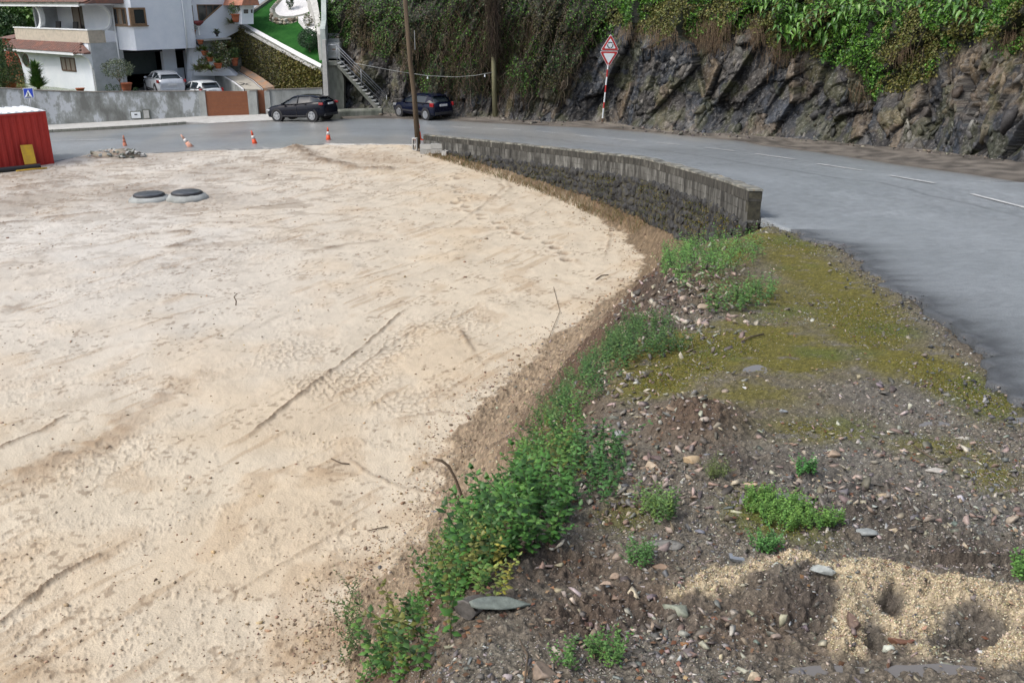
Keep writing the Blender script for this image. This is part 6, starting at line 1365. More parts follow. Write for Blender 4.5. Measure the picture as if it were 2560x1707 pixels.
tiled('roof_tiles', -9.8, 1.2, -.66, 3.2, 6.34, 7.9, 38, .4, 0)
MB().prism([(-.6, 6.30), (1.8, 6.30), (1.8, 7.3)], .3, 1.3, 'x').build('roof_side', m_tile, house)
# windows
def framed(name, x0, x1, z0, z1, ypl, n, glass_m, fr=m_brown, w_=.07, axis='y', out=-1):
    e = MB(); d0, d1 = (ypl-.05, ypl+.03) if out < 0 else (ypl-.03, ypl+.05)
    def B_(a0, a1, b0, b1, dd0, dd1, m_): return m_.box(a0, a1, dd0, dd1, b0, b1) if axis == 'y' else m_.box(dd0, dd1, a0, a1, b0, b1)
    B_(x0, x1, z0, z0+w_, d0, d1, e); B_(x0, x1, z1-w_, z1, d0, d1, e); B_(x0, x0+w_, z0+w_, z1-w_, d0, d1, e); B_(x1-w_, x1, z0+w_, z1-w_, d0, d1, e)
    for k in range(1, n): xx_ = x0+(x1-x0)*k/n; B_(xx_-w_/2, xx_+w_/2, z0+w_, z1-w_, d0, d1, e)
    fr_ = e.build('frame', fr); wn = empty(name, (0, 0, 0)); wn.parent = house; fr_.parent = wn
    for k in range(n):
        g = MB(); a0 = x0+(x1-x0)*k/n+w_*(.5 if k else 1)+.004; a1 = x0+(x1-x0)*(k+1)/n-w_*(.5 if k < n-1 else 1)-.004
        B_(a0, a1, z0+w_+.004, z1-w_-.004, (d0+d1)/2-.012, (d0+d1)/2+.012, g); g.build('pane', glass_m if not callable(glass_m) else glass_m(k), wn)
    return wn
framed('window', -3.88, -2.12, 2.32, 3.14, -.001, 3, m_curtain)
def oval(cx, cz, a, b, ypl):
    o = MB().prism([(cx+a*math.cos(t), cz+b*math.sin(t)) for t in np.linspace(0, 6.283, 25)[:-1]], ypl-.05, ypl+.01, 'y').build('window', m_brown, house)
    g = MB().prism([(cx+a*.8*math.cos(t), cz+b*.84*math.sin(t)) for t in np.linspace(0, 6.283, 25)[:-1]], ypl-.06, ypl-.051, 'y').build('pane', m_glass, o)
oval(-8.55, 2.77, .40, .41, -.001)
p = hl(116, 33, y=2.4); oval(p[0], p[2], .42, .46, 2.399)
a = hl(188, 73, y=2.4); b = hl(247, 18, y=2.4); framed('balcony_door', a[0], b[0], 4.08, 6.1, 2.399, 4, lambda k: [m_curtain, m_glass, m_curtain, m_curtain][k], m_brown, .06)
# upper block over the garage
hb('upper_block', -4.0, 1.75, 1.95, 5.33, 3.62, 8.8, m_white_wall); MB().prism([(-.3, 1.80), (1.45, 1.80), (1.75, 1.949), (-.3, 1.949)], 3.62, 8.8).build('chamfered_front', m_white_wall, house)
hb('eaves', -4.2, 2.1, 1.5, 5.7, 8.8, 8.95, m_paint_white); tiled('roof_tiles', -4.2, 2.1, 1.45, 3.6, 8.96, 9.9, 18)
a = hl(287, 19, y=1.8); framed('window', -.02, 1.42, 5.06, 6.06, 1.80, 3, lambda k: m_glass if k != 1 else m_curtain, m_bronze, .08)
framed('window', 1.97, 2.84, 5.06, 6.06, 1.75, 1, m_glass, m_bronze, .10, 'x', 1); MB().box(1.70, 1.83, 1.78, 1.96, 5.06, 6.06).build('window_corner_post', m_bronze, house)
hb('window_sill', -.05, 1.86, 1.70, 1.81, 4.99, 5.055, m_bronze); hb('window_sill', 1.76, 1.86, 1.811, 2.9, 4.99, 5.055, m_bronze)
hb('garage_wall', -.3, 0, 1.781, 2.05, .5, 3.61, m_grey_wall); hb('garage_pillar', -.3, .0, 4.74, 5.65, .5, 3.61, m_white_wall)
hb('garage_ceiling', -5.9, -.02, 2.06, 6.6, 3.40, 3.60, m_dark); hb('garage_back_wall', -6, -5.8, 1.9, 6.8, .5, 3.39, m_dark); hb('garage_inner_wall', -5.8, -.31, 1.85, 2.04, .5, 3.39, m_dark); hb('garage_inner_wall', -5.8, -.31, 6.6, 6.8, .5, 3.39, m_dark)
hb('garage_door', -.9, -.82, 2.1, 4.7, 2.05, 3.39, m_garage); hb('storage_panel', -.5, -.42, 5.75, 6.4, .9, 2.3, m_white_wall)
hb('side_lintel', -.2, 1.74, 5.34, 5.75, 3.63, 8.8, m_white_wall); 
hb('end_wall', -.35, .0, 6.42, 7.1, .5, 9, m_white_wall); hb('end_wall_upper', .001, 1.74, 5.76, 6.1, 3.63, 9, m_white_wall)
def pipe(pts_, nm='downpipe'): MB().tube(pts_, .05, 8).build(nm, m_paint_white, house)
pipe([(.06, 1.70, 6.4), (.06, 1.70, 1.3)])
q1, q2, q3, q4, q5 = [hl(x, y, x=1.80 if y < 122 else .06) for x, y in ((452, -20), (462, 60), (468, 118), (463, 132), (474, 182))]; pipe([q1, q2, q3]); pipe([q3+[-.05, 0, -.02], q4, q5])
# balcony table and chairs
for (px_, py_, w_, lb) in ((128, 66, .62, 'black armchair with a tilted back on the balcony'), (171, 67, .6, 'black armchair nearer the brown balcony door')):
    p = hl(px_, py_, y=1.2); wp = A0+HX*p[0]+HY*1.2; e = empty('balcony_chair', (wp[0], wp[1], 4.07), hrz, lb, 'chair', 'chairs on the balcony')
    MB().box(-.28, .28, -.05, .45, .38, .45).build('seat', m_blackm, e); MB().prism([(.36, .45), (.46, .45), (.56, 1.12), (.48, 1.12)], -.28, .28, 'x').build('backrest', m_blackm, e)
    for xx_ in (-.26, .22):
        for yy_ in (-.03, .38): MB().box(xx_, xx_+.04, yy_, yy_+.04, 0, .38).build('leg', m_blackm, e)
p = hl(150, 70, y=1.0); wp = A0+HX*p[0]+HY*1.0; e = empty('balcony_table', (wp[0], wp[1], 4.07), hrz, 'low dark table between the balcony chairs', 'table'); MB().box(-.5, .5, -.3, .3, .68, .72).build('table_top', m_blackm, e)
for xx_ in (-.45, .4):
    for yy_ in (-.25, .2): MB().box(xx_, xx_+.05, yy_, yy_+.05, 0, .68).build('leg', m_blackm, e)

# ------------------------------------------------------------------ plants of the gardens
def foliage(name, loc, R, n, size, cols, label=None, cat='plant', group=None, trunk=None, shape='ball', asp=.6, down=.1, parent=None):
    e = empty(name, loc, 0, label, cat, group)
    d = unit(rng.normal(0, 1, (n, 3))); r_ = rng.uniform(.55, 1.02, (n, 1))**.6
    lump = 1+.22*(fbm(d[:, 0]*2.2+5, d[:, 1]*2.2+d[:, 2]*1.7, 3, int(abs(loc[0]*7)) % 50)-.5)[:, None]*2
    P = d*r_*lump*np.array(R)
    z0 = (trunk[0] if trunk else 0)+R[2]
    P[:, 2] += z0; o = leafcloud('crown', P, d, rng.uniform(.7, 1.3, n)*size, asp, colmix(n, *cols, j=.3), m_leaf, down=down); o.parent = e
    if trunk:
        MB().tube([(0, 0, -.1), (.03, .02, trunk[0]*.5), (0, 0, trunk[0]+R[2]*.4)], [trunk[1], trunk[1]*.8, trunk[1]*.4], 7).build('trunk', m_bark, e)
        for q in range(4):
            a = q*1.6+.4; MB().tube([(0, 0, trunk[0]*.8), (math.cos(a)*R[0]*.5, math.sin(a)*R[1]*.5, trunk[0]+R[2]*.9)], [trunk[1]*.5, trunk[1]*.15], 5).build('limb', m_bark, e)
    return e
def blades(name, loc, n, L, wd, cols, label=None, cat='plant', group=None, up=.6, parent=None, droop=.6):
    a = rng.uniform(0, 6.28, n); el = rng.uniform(up-.5, up+.5, n).clip(0.05, 1.5); k = 6; t = np.linspace(0, 1, k)
    d = np.stack([np.cos(a)*np.cos(el), np.sin(a)*np.cos(el), np.sin(el)], 1); Ls = L*rng.uniform(.6, 1.1, n)
    pth = d[:, None, :]*(t[None, :, None]*Ls[:, None, None]); pth[..., 2] -= droop*(t[None]**2)*Ls[:, None]*.5
    s_ = np.stack([-np.sin(a), np.cos(a), a*0], 1)[:, None, :]; ww = (wd*np.sin(np.pi*(t*.85+.12)))[None, :, None]
    V = np.stack([pth-s_*ww, pth+s_*ww], 2); I = np.arange(n*k*2).reshape(n, k, 2)
    F = np.stack([I[:, :-1, 0], I[:, :-1, 1], I[:, 1:, 1], I[:, 1:, 0]], -1).reshape(-1, 4)
    o = np_mesh('leaves', V.reshape(-1, 3), F, m_leaf, col=np.repeat(colmix(n, *cols, j=.25), k*2, 0)); tag(o, kind='stuff')
    if parent: o.parent = parent; o.location = loc; return parent
    e = empty(name, loc, 0, label, cat, group); o.parent = e; return e
def pot(loc, r, h, label=None, mat=None, rim=True, group='terracotta pots in the gardens', plant=None):
    e = empty('plant_pot', loc, 0, label, 'plant pot', group)
    MB().lathe([(r*.62, 0), (r*.8, h*.4), (r*.95, h*.86), (r*1.06, h*.87), (r*1.06, h), (r*.88, h), (r*.85, h*.9), (0.001, h*.9)], 16).build('pot_body', mat or m_terra, e)
    if plant == 'spiky': blades('', (0, 0, h*.9), 60, r*3.0, .03, [(.10, .16, .04), (.07, .12, .03), (.16, .2, .06)], parent=e, up=.8)
    if plant == 'bush': 
        n = 350; d = unit(rng.normal(0, 1, (n, 3))); o = leafcloud('foliage', d*rng.uniform(.4, 1, (n, 1))*r*1.7+[0, 0, h+r*1.2], d, .10, .6, colmix(n, (.06, .12, .03), (.10, .15, .04), (.04, .08, .03)), m_leaf); o.parent = e
    return e
# yard surface and drive
def patchgrid(name, quad, mat, n=14, col=None, kind='structure', disp=0, parent=None, link=True):
    Q = np.array(quad, float); s_, t_ = np.meshgrid(np.linspace(0, 1, n), np.linspace(0, 1, n), indexing='ij'); s_ = s_[..., None]; t_ = t_[..., None]
    V = Q[0]*(1-s_)*(1-t_)+Q[1]*s_*(1-t_)+Q[2]*s_*t_+Q[3]*(1-s_)*t_
    if disp: V[..., 2] += (fbm(V[..., 0]*2, V[..., 1]*2, 3, 12)-.5)*disp
    i_ = np.arange(n*n).reshape(n, n); F = np.stack([i_[:-1, :-1], i_[1:, :-1], i_[1:, 1:], i_[:-1, 1:]], -1).reshape(-1, 4)
    o = np_mesh(name, V.reshape(-1, 3), F, mat, parent, col=None if col is None else np.tile(col, (n*n, 1)), smooth=True); 
    if kind: tag(o, kind=kind)
    return o
patchgrid('front_garden', [(-40, float(np.interp(-40, SWP[:, 0], SWP[:, 1]))+.2, 1.2), (-24.7, float(np.interp(-24.7, SWP[:, 0], SWP[:, 1]))+.3, 1.2), (-24.6, 75, 1.32), (-48, 80, 1.4)], m_soil, 24, (.13, .16, .05), disp=.12)
patchgrid('driveway', [(-24.7, float(np.interp(-24.7, SWP[:, 0], SWP[:, 1]))+.3, .75), (-16.2, yg+.45, .45), (-16.4, 65, 1.05), (-24.7, 70, 1.3)], m_conc_pale, 12)
patchgrid('upper_yard', [(-24.8, 63.5, 1.25), (-14, 63.5, 1.3), (-14, 80, 3), (-24.8, 80, 3)], m_conc_dark, 10)
def on_y(px, py, D): return PD(px, py, D)
e = blades('yucca', PD(96, 222, 56.5), 420, .95, .035, [(.05, .12, .03), (.08, .17, .04), (.12, .20, .05)], 'dense upright yucca in front of the white house wall', up=1.0, droop=.25)
for q in range(3): 
    o = blades('', (0, 0, .35+.35*q), 160, .75, .035, [(.05, .12, .03), (.08, .17, .04), (.12, .20, .05)], parent=e, up=.9, droop=.3)
MB().tube([(0, 0, -.3), (0, 0, 1.2)], .09, 7).build('trunk', m_bark, e)
tr = PD(302, 229, 56); foliage('olive_tree', tr-[0, 0, .3], (.88, .8, .55), 1500, .09, [(.10, .13, .08), (.14, .17, .10), (.07, .10, .06)], 'thin grey green olive tree in front of the garage', 'tree', trunk=(1.05, .05))
pot(PD(317, 226, 56.6)-[0, 0, .1], .33, .52, 'wide terracotta pot beside the olive tree'); pot(PD(201, 228, 56.8)-[0, 0, .05], .26, .22, 'shallow terracotta pot at the foot of the white wall', rim=False)
pot(PD(26, 212, 60)-[0, 0, .25], .40, .42, 'terracotta tub under the shrubs at the left edge')
for (x, y, D, R, lb) in ((274, 226, 56.4, .24, 'small dark bush left of the olive tree'), (294, 226, 56.6, .22, 'small dark bush touching the olive trunk'), (340, 228, 56.2, .16, 'low dark bush right of the terracotta pot')):
    foliage('small_bush', PD(x, y, D)-[0, 0, .15], (R, R, R*1.1), 260, .06, [(.03, .07, .025), (.05, .10, .03)], lb, 'bush')
foliage('garden_shrub', PD(8, 215, 58)-[0, 0, .4], (1.1, 1.0, 1.45), 3600, .12, [(.035, .075, .03), (.06, .11, .035), (.09, .13, .04)], 'dark rounded shrub at the left edge behind the street wall', 'shrub', trunk=(.3, .08))
foliage('garden_shrub', PD(48, 212, 64)-[0, 0, .2], (.7, .7, .8), 1200, .11, [(.05, .09, .03), (.08, .13, .04)], 'smaller shrub against the corner of the white house', 'shrub')
foliage('garden_shrub', PD(-40, 210, 60)-[0, 0, .3], (1.4, 1.2, 1.6), 2500, .14, [(.04, .09, .03), (.06, .12, .03)], 'green shrub just cut off at the left margin', 'shrub')
# rusty red outhouse behind the shrubs
p = PD(34, 180, 70); e = empty('red_outhouse', (p[0], p[1], 1.3), hrz, 'small rusty red outhouse wall behind the shrubs', 'shed')
MB().box(-.9, .9, 0, 1.5, 0, 2.6).build('wall', M('rusty_red', (.34, .07, .04), (.26, .06, .035), 3, .8), e); MB().prism([(-.3, 2.6), (1.8, 2.6), (1.8, 2.95)], -1.1, 1.1, 'x').build('roof', m_tile, e)
# valley side vegetation
HXv, HYv, HZv = HL; ht = np.stack([HXv, HYv, HZv], -1).reshape(-1, 3)
hpx, hpy = proj(ht[:, 0], ht[:, 1], ht[:, 2]); ok_ = (hpx > -200) & (hpx < 1000) & (hpy > -200) & (hpy < 300)
i = rng.choice(np.nonzero(ok_)[0], 16000); dn_ = fbm(ht[i, 0]*.6, ht[i, 2]*.8, 3, 8)
P = ht[i]+rng.normal(0, .5, (len(i), 3))+np.array([0, -.6, .3])*dn_[:, None]*2.4
col = np.where((dn_ > .5)[:, None], colmix(len(i), (.10, .20, .04), (.13, .24, .05), (.08, .15, .035)), colmix(len(i), (.035, .09, .025), (.05, .12, .03)))
tag(leafcloud('hill_scrub', P, np.tile([0, -1, .4], (len(i), 1)), rng.uniform(.25, .55, len(i)), .7, col, m_leaf, down=.2), 'green scrub covering the far valley side', 'scrub', kind='stuff')
for q, (x, y, D, R, lb) in enumerate([(12, 60, 84, 2.3, 'bright green tree on the valley side left of the balcony'), (42, 30, 88, 2.2, 'taller green tree just above the balcony arch'), (25, 105, 80, 1.8, 'round dark tree low on the valley side'), (-25, 85, 82, 2.5, 'broad green tree at the left margin of the valley')]):
    foliage('valley_tree', PD(x, y, D)-[0, 0, R], (R, R, R*.9), 2600, .28, [(.08, .17, .035), (.11, .22, .045), (.05, .11, .03)] if q != 2 else [(.03, .07, .025), (.05, .10, .03)], lb, 'tree', 'trees on the valley side', trunk=(.8, .15))

# ------------------------------------------------------------------ second house wing and garden steps
P2 = A0+HX*1.2
def pv(px, py, x=1.2): return hl(px, py, x=x)
w2 = empty('rear_house', (0, 0, 0), 0, 'pale rear house with a triangular window above the pot lined steps', 'house')
w2.location = tuple(A0); w2.rotation_euler = (0, 0, hrz)
def pvq(name, pts, d0, d1, mat, x=1.2):
    Y = [(pv(a, b, x)[1], pv(a, b, x)[2]) for a, b in pts]; return MB().prism(Y, x+d0, x+d1, 'x').build(name, mat, w2)
pvq('wall', [(479, 205), (479, -60), (640, -60), (632, 60), (560, 97), (560, 205)], -.5, 0, m_white_wall)
pvq('door', [(469, 83), (467, 14), (480, 14), (487, 84)], .005, .04, m_brown); pvq('triangle_window_frame', [(491, 12), (557, 12), (498, 64)], .005, .03, m_bronze); pvq('triangle_window', [(493, 14), (548, 14), (499, 58)], .031, .05, m_glass)
pvq('window_mullion', [(513, 14), (515, 14), (516, 42), (514, 44)], .051, .06, m_brown); pvq('window_mullion', [(530, 14), (532, 14), (532, 29), (530, 30)], .051, .06, m_brown)
pvq('ledge', [(489, 99), (560, 94), (560, 98), (489, 103)], -.2, .75, m_conc_pale); pvq('lower_wall', [(489, 103.5), (560, 98.5), (560, 150), (500, 180), (489, 180)], .001, .35, m_conc)
pvq('small_house', [(566, 9), (596, 10), (597, 60), (568, 60)], .8, 1.6, m_white_wall); pvq('small_window', [(572, 24), (583, 24), (583, 34), (572, 34)], 1.601, 1.62, m_glass); pvq('small_window', [(590, 24), (594, 24), (594, 33), (590, 33)], 1.601, 1.62, m_glass)
a = pv(563, 14, 1.3); MB().prism([(a[1]-.1, a[2]), (a[1]+1.3, a[2]), (a[1]+1.1, a[2]+.75), (a[1]+.3, a[2]+.75)], 1.0, 3.2, 'x').build('tiled_canopy', m_tile2, w2)
st_ = empty('garden_steps', PD(580, 178, 63.5), 0, 'short flight of dark stone steps between potted plants', 'steps')
for k in range(5): MB().box(-.75+.08*k, .55-.06*k, k*.34, k*.34+.36, -.1+0.0*k, .16*(k+1)).build('step', m_conc_dark, st_)
st2 = empty('pot_stairs', PD(500, 178, 62.0), 0, 'narrow stepped ramp rising along the house wall, edged with pots', 'steps')
MB().prism([(-.6, -.3), (2.3, -.3), (2.0, 0), (-.5, 2.0), (-.6, 2.0)], 0, .8, 'y').build('ramp_wall', m_white_wall, st2); MB().tube([(-.45, -.06, 2.1), (1.55, -.06, .35)], .05, 6).build('handrail', m_blackm, st2)
PL = [(482, 88, 62, .22, .30, 'spiky', 'pot with spiky leaves by the brown door of the rear house'), (502, 112, 61.6, .2, .28, None, 'empty looking terracotta pot high on the stepped ramp'), (513, 140, 61.2, .24, .3, 'spiky', 'terracotta pot halfway down the stepped ramp'), (526, 155, 60.8, .22, .3, 'spiky', 'terracotta pot near the foot of the stepped ramp'), (546, 172, 60.4, .26, .34, 'spiky', 'terracotta pot with reddish spikes beside the mosaic path'), (588, 165, 62.4, .24, .5, 'bush', 'tall terracotta pot against the ivy clad wall'), (590, 56, 63.5, .28, .5, 'bush', 'square looking terracotta pot on top of the ivy clad wall'), (613, 26, 66.5, .3, .3, None, 'white pot under the clipped round bush')]
for (x, y, D, r, h, pl_, lb) in PL: pot(PD(x, y, D), r, h, lb, m_whitegravel if 'white pot' in lb else None, plant=pl_)
for (x, y, D, L, lb) in ((492, 176, 61, .75, 'clump of strap leaves at the foot of the downpipe'), (507, 172, 60.6, .6, 'grassy clump second from the downpipe'), (527, 176, 60.2, .8, 'yellow green strap leaved clump by the mosaic path'), (520, 152, 61.2, .6, 'light green spiky clump on the ramp'), (540, 120, 62, .8, 'tall pale leaved plant under the ledge'), (556, 140, 62.2, .9, 'pale flowering plant left of the ivy clad wall'), (570, 120, 63, .9, 'dark leafy plant between ledge and ivy clad wall'), (578, 60, 63.8, .7, 'brown tinted plant spilling over the top of the ivy clad wall'), (498, 128, 61.4, .5, 'small leafy clump beside the handrail')):
    blades('potted_plant' if 0 else 'strap_plant', PD(x, y, D), 120, L, .03, [(.14, .19, .05), (.09, .14, .04), (.22, .24, .10), (.16, .10, .05)], lb, 'plant', 'strap leaved plants round the garden steps')
for (x, y, D, R, lb) in ((548, 128, 61.8, .55, 'loose bush with pale flowers under the ledge'), (560, 150, 61.8, .5, 'leafy bush at the top of the dark steps'), (508, 160, 60.9, .35, 'low bush with reddish leaves on the ramp')):
    foliage('garden_bush', PD(x, y, D)-[0, 0, R], (R, R*.7, R), 500, .11, [(.06, .11, .03), (.10, .14, .05), (.30, .32, .22), (.12, .09, .04)], lb, 'bush')
e = empty('pedestal_planter', PD(499, 88, 62), 0, 'wine red planter on a slim white pedestal', 'planter'); MB().lathe([(.12, 0), (.04, .06), (.035, .5), (.08, .55)], 10).build('pedestal', m_paint_white, e); MB().lathe([(.08, .55), (.3, .72), (.36, .86), (.33, .86), (.001, .8)], 14).build('bowl', M('wine_red', (.16, .03, .035), (.2, .05, .05), 8, .6), e)
e = empty('bowl_planter', PD(543, 92, 62.5), 0, 'small dark bowl planter with trailing plants on the ledge', 'planter'); MB().lathe([(.1, 0), (.06, .08), (.2, .25), (.22, .32), (.001, .28)], 12).build('bowl', m_blackm, e)
o = blades('', (0, 0, .3), 70, .45, .035, [(.06, .1, .03), (.10, .14, .06)], parent=e, up=.5)
SH = 1.3
def PD4(x, y, D): return PD(x, y, D+SH)
# mosaic path and its retaining wall
D1, D2 = 57.0, 63.2
Lp = [(606, 223.5, D1), (583, 206, 58.8), (559, 192, 60.6), (535, 185, 62.0), (517, 181, D2)]; Rp = [(659, 223.5, D1), (637, 204, 58.8), (616, 190.5, 60.6), (600, 181, 62.0), (589, 175, D2)]
LP3 = [PD4(*q) for q in Lp]; RP3 = [PD4(*q) for q in Rp]
def ribbon(name, A_, B_, mat, dz=0, th=.12, parent=None, kind=None):
    v = []; 
    for a, b in zip(A_, B_): v += [a+[0, 0, dz], b+[0, 0, dz], b+[0, 0, dz-th], a+[0, 0, dz-th]]
    m_ = len(A_); f = [(i*4+k, i*4+(k+1) % 4, i*4+4+(k+1) % 4, i*4+4+k) for i in range(m_-1) for k in range(4)]+[(0, 3, 2, 1), ((m_-1)*4, (m_-1)*4+1, (m_-1)*4+2, (m_-1)*4+3)]
    o = MB().add(v, f).build(name, mat, parent); 
    if kind: tag(o, kind=kind)
    return o
lerp = lambda A_, B_, t: [a*(1-t)+b*t for a, b in zip(A_, B_)]
ribbon('path', lerp(LP3, RP3, .12), lerp(LP3, RP3, .91), m_mosaic, 0, .2, kind='structure')
ribbon('path_edging', lerp(LP3, RP3, .0), lerp(LP3, RP3, .07), m_plaster_white, .03, .2, kind='structure'); ribbon('path_edging', lerp(LP3, RP3, .071), lerp(LP3, RP3, .119), m_blackm, .012, .2, kind='structure')
ribbon('path_edging', lerp(LP3, RP3, .911), lerp(LP3, RP3, .935), m_blackm, .012, .2, kind='structure'); ribbon('path_edging', lerp(LP3, RP3, .936), lerp(LP3, RP3, .965), m_plaster_white, .02, .2, kind='structure'); ribbon('path_edging', lerp(LP3, RP3, .966), lerp(LP3, RP3, 1.0), m_blackm, .012, .2, kind='structure')
e = empty('path_retaining_wall', (0, 0, 0), 0, 'curving grey wall holding the mosaic path above the drive', 'wall')
Lw = [a+[-.02, 0, -.02] for a in LP3]+[PD4(470, 186, 62.5)]; Lw2 = [a+[.16, .02, 0] for a in Lw]
v = []
for a, b in zip(Lw, Lw2): v += [a, b, np.array([b[0], b[1], .3]), np.array([a[0], a[1], .3])]
f = [(i*4+k, i*4+(k+1) % 4, i*4+4+(k+1) % 4, i*4+4+k) for i in range(len(Lw)-1) for k in range(4)]; MB().add(v, f+[(0, 3, 2, 1)]).build('wall', m_conc, e)
cst = (LP3[1]*.62+RP3[1]*.38)*.6+(LP3[0]*.5+RP3[0]*.5)*.4+[0, 0, .012]
cst = PD4(613, 212, 58.2); zpl = np.interp(58.2, [57, 58.8], [ (LP3[0][2]+RP3[0][2])/2, (LP3[1][2]+RP3[1][2])/2 ])+.01
mo = MB()
for sx_ in (-1, 1):
    for sy_ in (-1, 1): mo.prism([(sx_*.04, 0), (sx_*.5, sy_*.42), (sx_*.04, sy_*.16)] if sx_*sy_ > 0 else [(sx_*.04, sy_*.16), (sx_*.5, sy_*.42), (sx_*.04, 0)], 0, .008)
o = mo.build('mosaic_star', m_blackm); o.location = (cst[0], cst[1], zpl); o.rotation_euler = (math.atan2((LP3[1][2]-LP3[0][2]), 1.8), 0, 0); tag(o, kind='structure')
# orange earth strip between path and ivy wall
SL = [b+[.02, 0, .02] for b in RP3]; SRp = [(686, 222, 57.0), (660, 203, 58.8), (640, 190, 60.6), (618, 178, 62.0), (598, 167, D2)]
ribbon('planting_strip', SL, [PD4(*q)+[0, 0, .1] for q in SRp], M('orange_earth', (.36, .20, .11), (.24, .20, .16), 2.2, .9, .8, 20, lo=.4, hi=.6), .03, .3, kind='structure')
# ivy clad wall with white coping
IW = [(562, 170, 64, 64.6), (597, 166, 61, 63.8), (640, 195, 86, 62.0), (700, 225, 119, 59.8), (750, 250, 147, 57.9), (806, 280, 174, 56.2)]
e = empty('ivy_wall', (0, 0, 0), 0, 'tall sloping garden wall hidden under olive and yellow ivy', 'wall')
wall_strip('wall', [(x, yt_, yt_, D+SH) for x, yb_, yt_, D in IW], .3, m_conc_dark, e, zfoot=.2)
iw = np.array([(PD4(x, yt_, D)[0], PD4(x, yt_, D)[1], PD4(x, yt_, D)[2]) for x, yb_, yt_, D in IW]); n = 17000
sd = np.concatenate([[0], np.cumsum(np.hypot(*(iw[1:, :2]-iw[:-1, :2]).T))]); s_ = rng.uniform(0, sd[-1], n)
px_ = np.interp(s_, sd, iw[:, 0]); py_ = np.interp(s_, sd, iw[:, 1]); zt_ = np.interp(s_, sd, iw[:, 2]); zz = zt_-.05-rng.uniform(0, 1, n)*(zt_-.6)
dd_ = iw[-1, :2]-iw[1, :2]; dd_ /= np.linalg.norm(dd_); n_ = np.array([dd_[1], -dd_[0], 0]); n_ = n_ if n_[1] < 0 else -n_
tn = fbm(s_*.8, zz*.8, 3, 9); right = sst(sd[-1]*.45, sd[-1]*.8, s_)
col = np.where((rng.random(n) < .35+.3*right)[:, None], colmix(n, (.19, .18, .045), (.16, .15, .04), (.26, .24, .08)), colmix(n, (.08, .085, .025), (.06, .07, .02), (.10, .075, .03)))
o = leafcloud('ivy_leaves', np.stack([px_, py_, zz], 1)+n_*(.05+.10*tn[:, None]), np.tile(n_, (n, 1)), rng.uniform(.06, .12, n)*(1+.6*right), .8, col, m_leaf, down=.6); o.parent = e; tag(o, kind='stuff')
cw = empty('white_coping_wall', (0, 0, 0), 0, 'gleaming white coping along the foot of the lawn', 'coping')
CWp = [(602, 60.5, 64.0), (618, 71, 63.3), (640, 82.5, 62.2), (700, 115.5, 60.0), (750, 142, 58.1), (801, 169, 56.5)]
ca_ = [PD4(*q)+[0, 0, -.02] for q in CWp]; cb_ = [PD4(x+3, y-5.5, D+.25)+[0, 0, .04] for x, y, D in CWp]
ribbon('coping', ca_, cb_, m_plaster_white, .02, .25, cw); ribbon('concrete_edge', [a+n_*.28+[0, 0, -.06] for a in ca_], [a-[0, 0, .08] for a in ca_], m_conc_pale, 0, .12, cw)
# lawn
lb_ = [PD4(x+3, y-5, D+.3)+[0, 0, -.03] for x, y, D in CWp]; lt_ = [PD4(*q) for q in [(606, 56, 64.6), (628, 38, 66.3), (668, 10, 68.5), (725, -30, 71), (775, -30, 68.5), (812, -20, 65)]]
m_lawn = M('lawn_green', (.014, .075, .014), (.028, .11, .022), 1.4, .95, .8, 60, spec=.1)
V = np.array([[a*(1-t)+b*t+np.array([0, 0, .0]) for t in np.linspace(0, 1, 24)] for a, b in zip(resample([tuple(q) for q in lb_], 40), resample([tuple(q) for q in lt_], 40))])
i_ = np.arange(40*24).reshape(40, 24)
tag(np_mesh('lawn', V.reshape(-1, 3), np.stack([i_[:-1, :-1], i_[1:, :-1], i_[1:, 1:], i_[:-1, 1:]], -1).reshape(-1, 4), m_lawn, smooth=True), kind='structure')
LV = V.reshape(-1, 3); lpx, lpy = proj(LV[:, 0], LV[:, 1], LV[:, 2])
def lawn_at(x, y): return LV[int(np.argmin((lpx-x)**2+(lpy-y)**2))]
# upper left border wall of the lawn
e = empty('lawn_border_wall', (0, 0, 0), 0, 'bluish grey textured wall along the upper left side of the lawn', 'wall')
UA = [PD4(*q) for q in [(600, 60, 64.4), (628, 36, 66.3), (668, 8, 68.5), (725, -32, 71)]]
ribbon('wall', [a+[0, 0, 0] for a in UA], [a+[-.25, .15, 0] for a in UA], m_capd, .12, .5, e)
ribbon('sloping_paving', [a+[-.26, .15, -.05] for a in UA], [a+[-3.2, 1.4, -.4] for a in UA], M('bluish_stone', (.20, .23, .26), (.36, .39, .42), 5, .9, .5, 20), .0, .4, e)
foliage('clipped_bush', PD4(613, 27, 66.4)+[0, 0, .28], (.50, .45, .34), 1400, .06, [(.05, .17, .03), (.08, .22, .045)], 'clipped bright green round bush above the ivy clad wall', 'bush')
